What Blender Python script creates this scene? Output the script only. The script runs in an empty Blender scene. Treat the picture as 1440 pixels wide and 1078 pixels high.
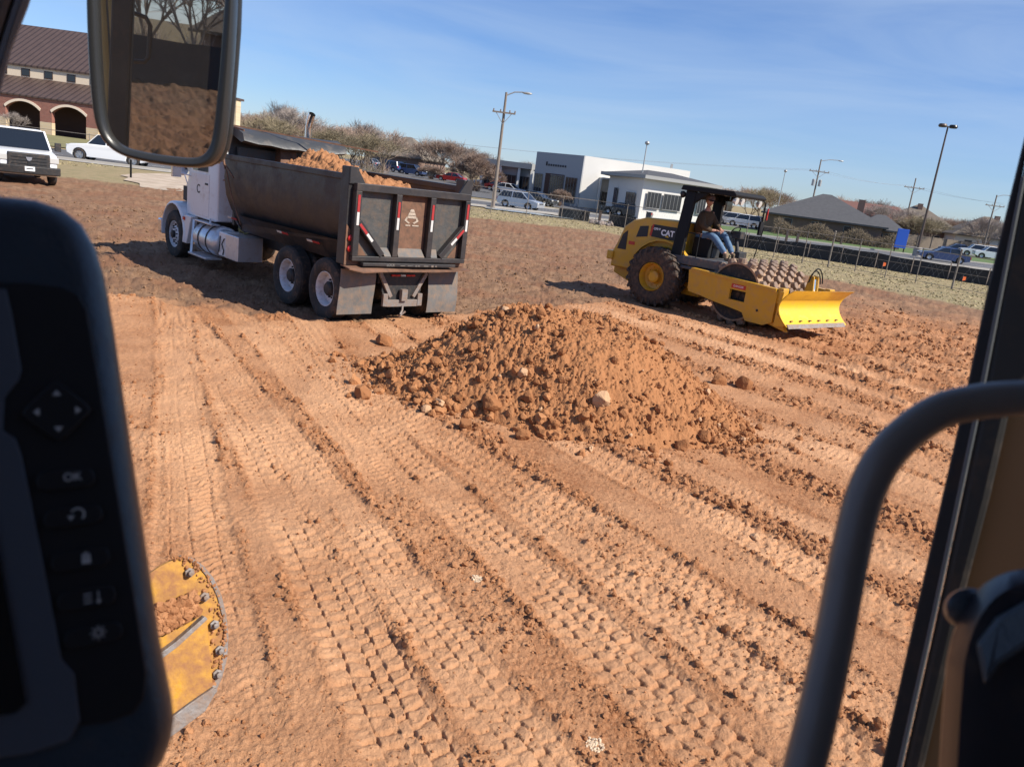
import bpy, bmesh, math, random
import numpy as np
from mathutils import Vector, Matrix, Quaternion
PI = math.pi
rad = math.radians
sc = bpy.context.scene
COL = sc.collection

# ------------------------------------------------------------------ camera
EYE = 2.8; FPX = 1100.0; PITCH = rad(14.74); ROLL = rad(7.5)
_R0 = Vector((1, 0, 0)); _U0 = Vector((0, math.sin(PITCH), math.cos(PITCH))); CF = Vector((0, math.cos(PITCH), -math.sin(PITCH)))
CR = math.cos(ROLL) * _R0 + math.sin(ROLL) * _U0
CU = -math.sin(ROLL) * _R0 + math.cos(ROLL) * _U0
CE = Vector((0, 0, EYE))
cd = bpy.data.cameras.new('camera'); cam = bpy.data.objects.new('camera', cd); COL.objects.link(cam)
cam.matrix_world = Matrix(((CR.x, CU.x, -CF.x, 0), (CR.y, CU.y, -CF.y, 0), (CR.z, CU.z, -CF.z, EYE), (0, 0, 0, 1)))
cd.sensor_fit = 'HORIZONTAL'; cd.sensor_width = 36; cd.lens = 36 * FPX / 1440
cd.clip_start = 0.02; cd.clip_end = 6000
cd.dof.use_dof = True; cd.dof.focus_distance = 13.0; cd.dof.aperture_fstop = 9.5
sc.camera = cam

def ray(px, py):
    return CF + CR * ((px - 720) / FPX) - CU * ((py - 539) / FPX)
def gp(px, py, z=0.0):
    d = ray(px, py); return CE + d * ((z - EYE) / d.z)
def ray_at(px, py, Y):
    d = ray(px, py); return CE + d * (Y / d.y)
def on_plane(px, py, p0, n):
    d = ray(px, py); t = (p0 - CE).dot(n) / d.dot(n); return CE + d * t

# ------------------------------------------------------------------ world, sun, exposure
SUN_EL = rad(42); SUN_AZ = math.atan2(0.93, -0.37)      # clockwise from +Y
sun_dir = Vector((math.sin(SUN_AZ) * math.cos(SUN_EL), math.cos(SUN_AZ) * math.cos(SUN_EL), math.sin(SUN_EL)))
w = bpy.data.worlds.new('World'); sc.world = w; w.use_nodes = True
nt = w.node_tree; bg = nt.nodes['Background']
sky = nt.nodes.new('ShaderNodeTexSky'); sky.sky_type = 'NISHITA'; sky.sun_disc = False
sky.sun_elevation = SUN_EL; sky.sun_rotation = SUN_AZ; sky.air_density = 1.0; sky.dust_density = 0.15; sky.ozone_density = 3.0
tcs = nt.nodes.new('ShaderNodeTexCoord')
# thin streaky cirrus: stretched noise on the sky directions
mp = nt.nodes.new('ShaderNodeMapping'); mp.inputs['Rotation'].default_value = (0.15, 0.35, 0.5); mp.inputs['Scale'].default_value = (1.2, 1.6, 9.0)
ns = nt.nodes.new('ShaderNodeTexNoise'); ns.inputs['Scale'].default_value = 1.6; ns.inputs['Detail'].default_value = 7; ns.inputs['Roughness'].default_value = 0.55
ns.inputs['Distortion'].default_value = 0.6
rp = nt.nodes.new('ShaderNodeValToRGB'); rp.color_ramp.elements[0].position = 0.36; rp.color_ramp.elements[1].position = 0.85
rp.color_ramp.elements[0].color = (0, 0, 0, 1); rp.color_ramp.elements[1].color = (0.62, 0.62, 0.62, 1)
mixs = nt.nodes.new('ShaderNodeMix'); mixs.data_type = 'RGBA'
mixs.inputs['B'].default_value = (5.4, 6.8, 8.8, 1)
nt.links.new(tcs.outputs['Generated'], mp.inputs['Vector']); nt.links.new(mp.outputs['Vector'], ns.inputs['Vector'])
nt.links.new(ns.outputs['Fac'], rp.inputs['Fac']); nt.links.new(rp.outputs['Color'], mixs.inputs['Factor'])
wb = nt.nodes.new('ShaderNodeMix'); wb.data_type = 'RGBA'; wb.blend_type = 'MULTIPLY'; wb.inputs['Factor'].default_value = 1.0; wb.inputs['B'].default_value = (0.80, 0.98, 1.36, 1)
nt.links.new(sky.outputs['Color'], wb.inputs['A']); nt.links.new(wb.outputs['Result'], mixs.inputs['A']); nt.links.new(mixs.outputs['Result'], bg.inputs['Color'])
bg.inputs['Strength'].default_value = 0.070
sl = bpy.data.lights.new('sun', 'SUN'); sl.energy = 5.0; sl.angle = rad(0.53); sl.color = (1.0, 0.93, 0.82)
so = bpy.data.objects.new('sun', sl); COL.objects.link(so); so.rotation_euler = sun_dir.to_track_quat('Z', 'Y').to_euler(); so.location = (20, -10, 30)
sc.view_settings.view_transform = 'Standard'; sc.view_settings.look = 'None'; sc.view_settings.gamma = 1.0
sc.view_settings.exposure = 0.5; sc.view_settings.use_curve_mapping = False
sc.render.engine = 'CYCLES'
sc.cycles.max_bounces = 6; sc.cycles.diffuse_bounces = 2; sc.cycles.glossy_bounces = 3

# ------------------------------------------------------------------ helpers
def tag(o, label=None, cat=None, group=None, kind=None):
    if label: o['label'] = label
    if cat: o['category'] = cat
    if group: o['group'] = group
    if kind: o['kind'] = kind
    return o
def empty(name, loc=(0, 0, 0), rz=0.0, label=None, cat=None, group=None):
    o = bpy.data.objects.new(name, None); COL.objects.link(o); o.location = loc; o.rotation_euler = (0, 0, rz); o.empty_display_size = 0.3
    return tag(o, label, cat, group)
def copy_tree(o, parent=None):
    c = o.copy(); COL.objects.link(c); c.parent = parent
    for ch in o.children: copy_tree(ch, c)
    return c

class MB:
    """collects shapes and links them as ONE mesh object"""
    def __init__(s): s.v = []; s.f = []; s.M = None
    def add(s, vs, fs):
        b = len(s.v)
        if s.M is not None: vs = [s.M @ Vector(p) for p in vs]
        s.v += [tuple(p) for p in vs]; s.f += [tuple(b + i for i in f) for f in fs]; return s
    def box(s, x0, x1, y0, y1, z0, z1, taper=0):
        t = taper
        vs = [(x0, y0, z0), (x1, y0, z0), (x1, y1, z0), (x0, y1, z0), (x0 + t, y0 + t, z1), (x1 - t, y0 + t, z1), (x1 - t, y1 - t, z1), (x0 + t, y1 - t, z1)]
        return s.add(vs, [(3, 2, 1, 0), (4, 5, 6, 7), (0, 1, 5, 4), (1, 2, 6, 5), (2, 3, 7, 6), (3, 0, 4, 7)])
    def bar(s, p, q, wd, ht, up=(0, 0, 1)):
        p = Vector(p); q = Vector(q); d = (q - p).normalized(); u = Vector(up); u = (u - d * u.dot(d))
        if u.length < 1e-5: u = Vector((0, 1, 0)); u = u - d * u.dot(d)
        u.normalize(); r = d.cross(u); vs = []
        for c in (p, q):
            for a, b in ((-1, -1), (1, -1), (1, 1), (-1, 1)): vs.append(c + r * (a * wd / 2) + u * (b * ht / 2))
        return s.add(vs, [(3, 2, 1, 0), (4, 5, 6, 7), (0, 1, 5, 4), (1, 2, 6, 5), (2, 3, 7, 6), (3, 0, 4, 7)])
    def prism(s, poly, axis, a, b):
        """extrude a 2D polygon. axis 'x': poly=(y,z); 'y': poly=(x,z); 'z': poly=(x,y)"""
        def m(u, w_, t): return {'x': (t, u, w_), 'y': (u, t, w_), 'z': (u, w_, t)}[axis]
        n = len(poly); vs = [m(u, w_, a) for u, w_ in poly] + [m(u, w_, b) for u, w_ in poly]
        fs = [tuple(range(n))[::-1], tuple(range(n, 2 * n))] + [(i, (i + 1) % n, n + (i + 1) % n, n + i) for i in range(n)]
        return s.add(vs, fs)
    def slab(s, poly3, off):
        """thick plate: planar 3D outline pushed along the vector off"""
        n = len(poly3); off = Vector(off); vs = [Vector(p) for p in poly3] + [Vector(p) + off for p in poly3]
        return s.add(vs, [tuple(range(n))[::-1], tuple(range(n, 2 * n))] + [(i, (i + 1) % n, n + (i + 1) % n, n + i) for i in range(n)])
    def tube(s, pts, r, n=8, cap=True):
        pts = [Vector(p) for p in pts]; m = len(pts); rr = r if isinstance(r, (list, tuple)) else [r] * m
        vs = []; prev = None
        for i, p in enumerate(pts):
            d = (pts[min(i + 1, m - 1)] - pts[max(i - 1, 0)]).normalized()
            if prev is None:
                u = Vector((0, 0, 1)) if abs(d.z) < 0.9 else Vector((1, 0, 0)); u = (u - d * u.dot(d)).normalized()
            else: u = (prev - d * prev.dot(d)).normalized()
            prev = u; w_ = d.cross(u)
            for k in range(n):
                a = 2 * PI * k / n; vs.append(p + (u * math.cos(a) + w_ * math.sin(a)) * rr[i])
        fs = [(i * n + k, i * n + (k + 1) % n, (i + 1) * n + (k + 1) % n, (i + 1) * n + k) for i in range(m - 1) for k in range(n)]
        if cap: fs += [tuple(range(n))[::-1], tuple((m - 1) * n + k for k in range(n))]
        return s.add(vs, fs)
    def lathe(s, prof, o=(0, 0, 0), ax=(0, 0, 1), n=24, closed=False, cap=True):
        """prof: list of (radius, distance along ax)"""
        o = Vector(o); ax = Vector(ax).normalized(); u = ax.orthogonal().normalized(); w_ = ax.cross(u); vs = []; m = len(prof)
        for r, t in prof:
            for k in range(n):
                a = 2 * PI * k / n; vs.append(o + ax * t + (u * math.cos(a) + w_ * math.sin(a)) * r)
        rng = m if closed else m - 1
        fs = [(i * n + k, i * n + (k + 1) % n, ((i + 1) % m) * n + (k + 1) % n, ((i + 1) % m) * n + k) for i in range(rng) for k in range(n)]
        if not closed and cap: fs += [tuple(range(n))[::-1], tuple((m - 1) * n + k for k in range(n))]
        return s.add(vs, fs)
    def ball(s, c, rx, ry=None, rz=None, nu=12, nv=8):
        ry = ry or rx; rz = rz or rx; vs = [(c[0], c[1], c[2] - rz)]
        for j in range(1, nv):
            b = -PI / 2 + PI * j / nv
            for i in range(nu):
                a = 2 * PI * i / nu; vs.append((c[0] + rx * math.cos(b) * math.cos(a), c[1] + ry * math.cos(b) * math.sin(a), c[2] + rz * math.sin(b)))
        vs.append((c[0], c[1], c[2] + rz)); L = len(vs) - 1
        fs = [(0, 1 + (i + 1) % nu, 1 + i) for i in range(nu)]
        for j in range(nv - 2):
            for i in range(nu):
                a = 1 + j * nu + i; b = 1 + j * nu + (i + 1) % nu; fs.append((a, b, b + nu, a + nu))
        t = 1 + (nv - 2) * nu; fs += [(t + i, t + (i + 1) % nu, L) for i in range(nu)]
        return s.add(vs, fs)
    def loft(s, rings, cap=True, closed=True):
        n = len(rings[0]); vs = [p for r in rings for p in r]; m = len(rings); k_ = n if closed else n - 1
        fs = [(i * n + k, i * n + (k + 1) % n, (i + 1) * n + (k + 1) % n, (i + 1) * n + k) for i in range(m - 1) for k in range(k_)]
        if cap: fs += [tuple(range(n))[::-1], tuple((m - 1) * n + k for k in range(n))]
        return s.add(vs, fs)
    def build(s, name, mat, parent=None, bevel=0.0, smooth=False, seg=2, loc=None):
        me = bpy.data.meshes.new(name); me.from_pydata(s.v, [], s.f); me.validate()
        bm = bmesh.new(); bm.from_mesh(me); bmesh.ops.recalc_face_normals(bm, faces=bm.faces); bm.to_mesh(me); bm.free()
        if smooth:
            me.polygons.foreach_set('use_smooth', [True] * len(me.polygons))
            me.set_sharp_from_angle(angle=rad(smooth if smooth is not True else 35))
        me.materials.append(mat); o = bpy.data.objects.new(name, me); COL.objects.link(o)
        if loc is not None: o.location = loc
        if parent: o.parent = parent
        if bevel:
            m = o.modifiers.new('bevel', 'BEVEL'); m.width = bevel; m.segments = seg; m.limit_method = 'ANGLE'; m.angle_limit = rad(35)
        return o

def text_mesh(name, s, size, mat, parent, M, depth=0.003, bold=0.0, align='CENTER', label=None):
    """raised lettering; M places the text plane (x right, y up, z out)"""
    cu = bpy.data.curves.new(name, 'FONT'); cu.body = s; cu.size = size; cu.extrude = depth; cu.offset = bold; cu.align_x = align; cu.align_y = 'CENTER'
    ob = bpy.data.objects.new(name, cu); COL.objects.link(ob)
    dg = bpy.context.evaluated_depsgraph_get(); me = bpy.data.meshes.new_from_object(ob.evaluated_get(dg))
    bpy.data.objects.remove(ob); bpy.data.curves.remove(cu)
    me.name = name; me.materials.clear(); me.materials.append(mat); me.transform(M)
    o = bpy.data.objects.new(name, me); COL.objects.link(o); o.parent = parent
    if label: o['label'] = label
    return o
def frame_M(o, x, y):
    x = Vector(x).normalized(); y = Vector(y).normalized(); z = x.cross(y)
    return Matrix(((x.x, y.x, z.x, o[0]), (x.y, y.y, z.y, o[1]), (x.z, y.z, z.z, o[2]), (0, 0, 0, 1)))

# ------------------------------------------------------------------ materials
def mat(name, col, rough=0.6, metal=0.0, var=0.0, dirt=None, dirt_amt=0.0, scale=6.0, bump=0.0, bscale=40.0, spec=0.5, coat=0.0, noise2=None):
    """Principled with mottled colour, patches of dirt and a little bump, all from object-space noise"""
    m = bpy.data.materials.new(name); m.use_nodes = True; n = m.node_tree; b = n.nodes['Principled BSDF']; L = n.links
    b.inputs['Roughness'].default_value = rough; b.inputs['Metallic'].default_value = metal; b.inputs['Specular IOR Level'].default_value = spec
    if coat: b.inputs['Coat Weight'].default_value = coat; b.inputs['Coat Roughness'].default_value = 0.08
    b.inputs['Base Color'].default_value = (*col, 1)
    tc = n.nodes.new('ShaderNodeTexCoord'); cur = None
    if var:
        t = n.nodes.new('ShaderNodeTexNoise'); t.inputs['Scale'].default_value = scale; t.inputs['Detail'].default_value = 6; L.new(tc.outputs['Object'], t.inputs['Vector'])
        mx = n.nodes.new('ShaderNodeMix'); mx.data_type = 'RGBA'
        mx.inputs['A'].default_value = (*[c * (1 - var) for c in col], 1); mx.inputs['B'].default_value = (*[min(1, c * (1 + var)) for c in col], 1)
        L.new(t.outputs['Fac'], mx.inputs['Factor']); cur = mx.outputs['Result']
    if dirt:
        t = n.nodes.new('ShaderNodeTexNoise'); t.inputs['Scale'].default_value = scale * 1.7; t.inputs['Detail'].default_value = 9; t.inputs['Roughness'].default_value = 0.65; L.new(tc.outputs['Object'], t.inputs['Vector'])
        r = n.nodes.new('ShaderNodeValToRGB'); r.color_ramp.elements[0].position = 0.62 - 0.35 * dirt_amt; r.color_ramp.elements[1].position = 0.80 - 0.2 * dirt_amt
        r.color_ramp.elements[1].color = (min(1, dirt_amt + 0.15),) * 3 + (1,)
        mx = n.nodes.new('ShaderNodeMix'); mx.data_type = 'RGBA'; mx.inputs['A'].default_value = (*col, 1); mx.inputs['B'].default_value = (*dirt, 1)
        if cur: L.new(cur, mx.inputs['A'])
        L.new(t.outputs['Fac'], r.inputs['Fac']); L.new(r.outputs['Color'], mx.inputs['Factor']); cur = mx.outputs['Result']
        mr = n.nodes.new('ShaderNodeMapRange'); mr.inputs['To Min'].default_value = rough; mr.inputs['To Max'].default_value = 0.95
        L.new(r.outputs['Color'], mr.inputs['Value']); L.new(mr.outputs['Result'], b.inputs['Roughness'])
    if cur: L.new(cur, b.inputs['Base Color'])
    if bump:
        t = n.nodes.new('ShaderNodeTexNoise'); t.inputs['Scale'].default_value = bscale; t.inputs['Detail'].default_value = 5; L.new(tc.outputs['Object'], t.inputs['Vector'])
        bp = n.nodes.new('ShaderNodeBump'); bp.inputs['Strength'].default_value = bump; bp.inputs['Distance'].default_value = 0.02
        L.new(t.outputs['Fac'], bp.inputs['Height']); L.new(bp.outputs['Normal'], b.inputs['Normal'])
    return m
DUST = (0.40, 0.24, 0.14)
M = dict(
    white=mat('white_paint', (0.74, 0.75, 0.77), 0.3, 0, 0.04, DUST, 0.25, 2.5, coat=0.4),
    carwhite=mat('car_white', (0.78, 0.79, 0.8), 0.25, coat=0.5),
    carsilver=mat('car_silver', (0.55, 0.57, 0.6), 0.3, 0.5, coat=0.5),
    carblue=mat('car_blue', (0.03, 0.06, 0.16), 0.3, coat=0.6),
    cardark=mat('car_dark', (0.025, 0.03, 0.035), 0.3, coat=0.6),
    carred=mat('car_red', (0.35, 0.02, 0.02), 0.3, coat=0.5),
    cartan=mat('car_tan', (0.28, 0.24, 0.18), 0.35, coat=0.4),
    glass=mat('dark_glass', (0.012, 0.016, 0.022), 0.06, 0, spec=0.8),
    rubber=mat('tyre_rubber', (0.028, 0.026, 0.025), 0.85, 0, 0.2, (0.22, 0.13, 0.08), 0.35, 7, 0.3, 60),
    rubber_mud=mat('muddy_tyre_rubber', (0.035, 0.030, 0.027), 0.9, 0, 0.3, (0.15, 0.09, 0.058), 0.62, 6, 0.6, 30),
    rimwhite=mat('white_wheel_rim', (0.62, 0.63, 0.66), 0.45, 0, 0.05, (0.25, 0.15, 0.1), 0.4, 8),
    rimmetal=mat('alloy_rim', (0.55, 0.56, 0.58), 0.3, 0.8),
    chrome=mat('chrome', (0.75, 0.75, 0.76), 0.18, 1.0, 0.05, DUST, 0.2, 6),
    alu=mat('tank_aluminium', (0.62, 0.64, 0.68), 0.3, 0.55, 0.06, DUST, 0.3, 4),
    black=mat('black_frame_steel', (0.02, 0.02, 0.021), 0.6, 0, 0.3, (0.14, 0.09, 0.06), 0.35, 6),
    bodyblack=mat('dump_body_black', (0.026, 0.024, 0.025), 0.42, 0.0, 0.3, (0.060, 0.038, 0.027), 0.42, 1.6, 0.45, 4.5),
    gatepanel=mat('tailgate_panel_paint', (0.060, 0.060, 0.058), 0.5, 0, 0.4, (0.12, 0.08, 0.055), 0.5, 5, 0.2, 30),
    rust=mat('rusty_panel', (0.17, 0.085, 0.05), 0.8, 0, 0.4, (0.06, 0.045, 0.035), 0.5, 6, 0.2, 40),
    flap=mat('grey_rubber_flap', (0.13, 0.125, 0.12), 0.8, 0, 0.3, (0.26, 0.17, 0.11), 0.55, 5, 0.2, 30),
    tarp=mat('black_tarp_vinyl', (0.045, 0.047, 0.05), 0.42, 0, 0.2, (0.16, 0.12, 0.09), 0.3, 3, 0.4, 9),
    steel=mat('worn_steel', (0.22, 0.20, 0.19), 0.6, 0.25, 0.2, (0.25, 0.15, 0.09), 0.6, 9, 0.3, 50),
    tapewhite=mat('reflector_white', (0.58, 0.57, 0.55), 0.5, 0, 0.2, (0.3, 0.2, 0.14), 0.3, 20), tapered=mat('reflector_red', (0.36, 0.02, 0.022), 0.5, 0, 0.2, (0.16, 0.08, 0.05), 0.35, 20),
    lampred=mat('red_lamp_lens', (0.5, 0.02, 0.02), 0.2), lampclear=mat('clear_lamp_lens', (0.6, 0.6, 0.58), 0.12, 0.2), amber=mat('amber_lens', (0.7, 0.25, 0.02), 0.25),
    yellow=mat('machine_yellow', (0.58, 0.31, 0.02), 0.38, 0, 0.06, (0.42, 0.25, 0.12), 0.42, 3.5, 0.05, 20, coat=0.2),
    yellowblade=mat('blade_yellow', (0.80, 0.47, 0.03), 0.35, 0, 0.05, (0.5, 0.31, 0.14), 0.3, 3, coat=0.2),
    yellowworn=mat('worn_moldboard_yellow', (0.52, 0.26, 0.018), 0.45, 0, 0.35, (0.28, 0.13, 0.055), 0.85, 7, 0.2, 40),
    decal=mat('decal_black', (0.012, 0.013, 0.02), 0.4), decalwhite=mat('decal_white', (0.8, 0.8, 0.8), 0.45), decalred=mat('decal_red', (0.5, 0.04, 0.02), 0.4),
    ropsblack=mat('canopy_black', (0.010, 0.010, 0.011), 0.65, spec=0.25), deck=mat('deck_grey', (0.075, 0.08, 0.09), 0.55, 0, 0.1, DUST, 0.35, 5),
    drum=mat('muddy_drum_steel', (0.26, 0.16, 0.10), 0.85, 0, 0.25, (0.42, 0.27, 0.17), 0.7, 8, 0.5, 25),
    pad=mat('drum_pad_steel', (0.24, 0.17, 0.125), 0.5, 0.3, 0.4, (0.24, 0.14, 0.085), 0.6, 14, 0.2, 40),
    skin=mat('skin', (0.50, 0.26, 0.18), 0.55), jacket=mat('brown_jacket', (0.075, 0.045, 0.022), 0.95, 0, 0.25, scale=14, bump=0.5, bscale=18),
    jeans=mat('blue_denim', (0.10, 0.17, 0.27), 0.95, 0, 0.45, scale=12, bump=0.5, bscale=22), boot=mat('tan_boot', (0.22, 0.15, 0.09), 0.85, 0, 0.2), capm=mat('grey_cap', (0.16, 0.12, 0.13), 0.9, 0, 0.2),
    capbrim=mat('cap_brim', (0.10, 0.05, 0.05), 0.9), hair=mat('brown_hair', (0.06, 0.035, 0.02), 0.9),
    plastic=mat('dark_plastic', (0.034, 0.052, 0.068), 0.34, 0, 0.15, (0.075, 0.07, 0.065), 0.22, 30, bump=0.08, bscale=300), plasticgrey=mat('grey_plastic_face', (0.075, 0.090, 0.108), 0.5, 0, 0.06, bump=0.05, bscale=300),
    buttonm=mat('button_rubber', (0.006, 0.007, 0.008), 0.55), screen=mat('screen_glass', (0.008, 0.009, 0.01), 0.12), icon=mat('icon_grey', (0.50, 0.51, 0.49), 0.6),
    mirrorframe=mat('mirror_housing', (0.020, 0.021, 0.022), 0.32, 0, 0.1, bump=0.03, bscale=200), mirror=mat('mirror_glass', (0.68, 0.66, 0.63), 0.012, 1.0),
    handle=mat('grab_handle_grey', (0.135, 0.128, 0.115), 0.36, 0, 0.15, (0.1, 0.08, 0.06), 0.2, 20), gasket=mat('door_gasket_black', (0.010, 0.009, 0.009), 0.55, 0, 0.2, (0.10, 0.06, 0.04), 0.25, 14),
    tanpanel=mat('tan_cab_panel', (0.19, 0.105, 0.045), 0.6, 0, 0.15, (0.2, 0.12, 0.06), 0.4, 8), cabgrey=mat('cab_grey', (0.10, 0.11, 0.12), 0.5),
    emblem=mat('worn_pale_paint', (0.42, 0.35, 0.28), 0.8, 0, 0.3, (0.2, 0.12, 0.08), 0.45, 20),
    latchblack=mat('latch_black', (0.016, 0.019, 0.025), 0.34, 0, 0.2, (0.06, 0.045, 0.03), 0.25, 25),
    hose=mat('hydraulic_hose_yellow', (0.30, 0.24, 0.08), 0.5),
    galv=mat('galvanised_steel', (0.42, 0.42, 0.41), 0.5, 0.5, 0.15, scale=8), polewood=mat('pole_wood', (0.22, 0.18, 0.15), 0.85, 0, 0.2, scale=5), polesteel=mat('bronze_pole', (0.10, 0.07, 0.055), 0.5, 0.2),
    siltf=mat('black_silt_fabric', (0.022, 0.024, 0.027), 0.8, 0, 0.35, scale=1.2, bump=0.4, bscale=2.5), wire=mat('wire', (0.30, 0.31, 0.33), 0.6, 0.3), fencewire=mat('rusty_fence_steel', (0.22, 0.19, 0.16), 0.7, 0.3, 0.3, scale=3),
    concrete=mat('concrete', (0.36, 0.335, 0.30), 0.85, 0, 0.12, scale=0.8), bluesign=mat('blue_sign', (0.02, 0.09, 0.45), 0.4), orange=mat('orange_flag', (0.8, 0.15, 0.03), 0.6),
)
def _mirror_dust():
    m = M['mirror']; n = m.node_tree; b = n.nodes['Principled BSDF']
    tc = n.nodes.new('ShaderNodeTexCoord'); t = n.nodes.new('ShaderNodeTexNoise'); t.inputs['Scale'].default_value = 260; t.inputs['Detail'].default_value = 3
    t2 = n.nodes.new('ShaderNodeTexNoise'); t2.inputs['Scale'].default_value = 9; mu = n.nodes.new('ShaderNodeMath'); mu.operation = 'MULTIPLY'
    r = n.nodes.new('ShaderNodeValToRGB'); r.color_ramp.elements[0].position = 0.22; r.color_ramp.elements[1].position = 0.42; r.color_ramp.elements[0].color = (0.05, 0.05, 0.05, 1); r.color_ramp.elements[1].color = (0.09, 0.09, 0.09, 1)
    d = n.nodes.new('ShaderNodeBsdfDiffuse'); d.inputs['Color'].default_value = (0.35, 0.30, 0.26, 1); mx = n.nodes.new('ShaderNodeMixShader')
    for q in (t, t2): n.links.new(tc.outputs['Object'], q.inputs['Vector'])
    n.links.new(t.outputs['Fac'], mu.inputs[0]); n.links.new(t2.outputs['Fac'], mu.inputs[1]); n.links.new(mu.outputs[0], r.inputs['Fac'])
    n.links.new(r.outputs['Color'], mx.inputs[0]); n.links.new(b.outputs[0], mx.inputs[1]); n.links.new(d.outputs[0], mx.inputs[2])
    n.links.new(mx.outputs[0], n.nodes['Material Output'].inputs['Surface'])
_mirror_dust()
# ------------------------------------------------------------------ numpy noise
def _h(ix, iy, s):
    h = (ix.astype(np.int64) * 374761393 + iy.astype(np.int64) * 668265263 + s * 974634777) & 0xFFFFFFFF
    h = ((h ^ (h >> 13)) * 1274126177) & 0xFFFFFFFF
    return (h ^ (h >> 16)) & 0xFFFFFFFF
def hashf(ix, iy, s): return _h(ix, iy, s) / 4294967295.0
def noise(x, y, s=0):
    ix = np.floor(x); iy = np.floor(y); fx = x - ix; fy = y - iy; ix = ix.astype(np.int64); iy = iy.astype(np.int64)
    u = fx * fx * fx * (fx * (fx * 6 - 15) + 10); v = fy * fy * fy * (fy * (fy * 6 - 15) + 10)
    def g(dx, dy):
        a = hashf(ix + dx, iy + dy, s) * (2 * PI); return np.cos(a) * (fx - dx) + np.sin(a) * (fy - dy)
    a = g(0, 0); b = g(1, 0); c = g(0, 1); d = g(1, 1)
    return ((a + (b - a) * u) * (1 - v) + (c + (d - c) * u) * v) * 1.5      # about -1..1
def fbm(x, y, s=0, o=4, gain=0.5):
    t = 0; a = 1.0
    for i in range(o): t = t + a * noise(x, y, s + i * 17); x = x * 2.03 + 11.3; y = y * 2.03 - 7.1; a *= gain
    return t
def clods(x, y, s=0, r=0.45, thin=0.35):
    """rounded lumps on a jittered grid, cell size 1, value 0..1"""
    ix = np.floor(x).astype(np.int64); iy = np.floor(y).astype(np.int64); best = np.zeros_like(x)
    for dx in (-1, 0, 1):
        for dy in (-1, 0, 1):
            jx = ix + dx; jy = iy + dy; a = hashf(jx, jy, s); b = hashf(jx, jy, s + 5); c = hashf(jx, jy, s + 9)
            rr = r * (0.45 + 0.75 * c * c) * (c > thin)
            d2 = (x - jx - a) ** 2 + (y - jy - b) ** 2
            q = np.clip(1 - d2 / np.maximum(rr * rr, 1e-6), 0, 1)
            best = np.maximum(best, np.sqrt(q) * rr / r)
    return best
def sstep(a, b, x): t = np.clip((x - a) / (b - a), 0, 1); return t * t * (3 - 2 * t)
def poly_side(x, y, pts):
    """signed offset in y above a polyline given as x-sorted points"""
    px = [p[0] for p in pts]; py = [p[1] for p in pts]
    return y - np.interp(x, px, py)

# ------------------------------------------------------------------ terrain
def rise(x, y):
    x = np.asarray(x, float); y = np.asarray(y, float)
    return 0.9 * sstep(62, 80, y) * sstep(-20, -40, x) + 0.75 * sstep(85, 140, y) * sstep(15, -10, x)
SOIL_EDGE = [(-60, 3), (-14, 10.6), (-6.7, 12.9), (-4.9, 13.0), (-3.3, 12.9), (-1.3, 15.3), (1.0, 18.5), (5, 23.5), (12, 26.5), (22, 24), (60, 10)]
GRASS_EDGE = [(-90, 30), (-40, 34), (-22.5, 37.5), (-17, 41), (-12, 45), (-6.4, 47.6), (-2.2, 50), (4.9, 53.0), (8, 46), (10.9, 40.5), (13.8, 37.8), (16, 34.9), (18.5, 32.1), (30, 20), (60, -10)]
# wheel tracks: start, end, sideways bow, half width, tread depth, kind (0 chevron lugs, 1 bars, 2 smooth rib)
TR = [((-5.6, 12.6), (-0.02, 2.75), 0.10, 0.24, 0.034, 0), ((-3.9, 12.4), (1.75, 2.9), -0.12, 0.25, 0.036, 0),
      ((-2.0, 9.6), (2.55, 2.9), 0.05, 0.22, 0.030, 0), ((-4.7, 11.2), (0.75, 2.7), 0.0, 0.22, 0.028, 0), ((-1.25, 8.6), (3.4, 2.9), 0.06, 0.25, 0.036, 0), ((1.6, 8.4), (5.6, 4.2), 0.0, 0.24, 0.026, 0), ((0.2, 8.9), (4.6, 3.4), 0.02, 0.26, 0.030, 0),
      ((-6.6, 14.3), (-1.75, 4.1), 0.05, 0.20, 0.028, 1), ((-5.9, 13.2), (-1.15, 3.3), -0.05, 0.20, 0.030, 1), ((-8.6, 15.6), (-3.4, 5.0), 0.05, 0.24, 0.026, 1),
      ((1.9, 11.6), (6.2, 6.7), 0.05, 0.40, 0.012, 1), ((1.2, 18.6), (9.4, 9.4), 0.3, 0.42, 0.016, 1), ((3.6, 18.0), (11.5, 9.5), 0.2, 0.36, 0.016, 1),
      ((-2.9, 14.2), (-0.9, 10.6), -0.05, 0.24, 0.014, 2), ((-3.7, 13.2), (-2.0, 9.6), -0.05, 0.24, 0.014, 2), ((-4.8, 13.0), (-0.9, 6.4), 0.0, 0.22, 0.022, 1),
      ((-16, 33), (-9, 19.5), 0.8, 0.26, 0.03, 1), ((-14, 30), (-7, 20), 1.2, 0.26, 0.03, 1), ((-3, 34), (0.5, 18), 0.6, 0.3, 0.03, 1), ((0.5, 36), (3, 24), 0.4, 0.3, 0.03, 1)]
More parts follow.
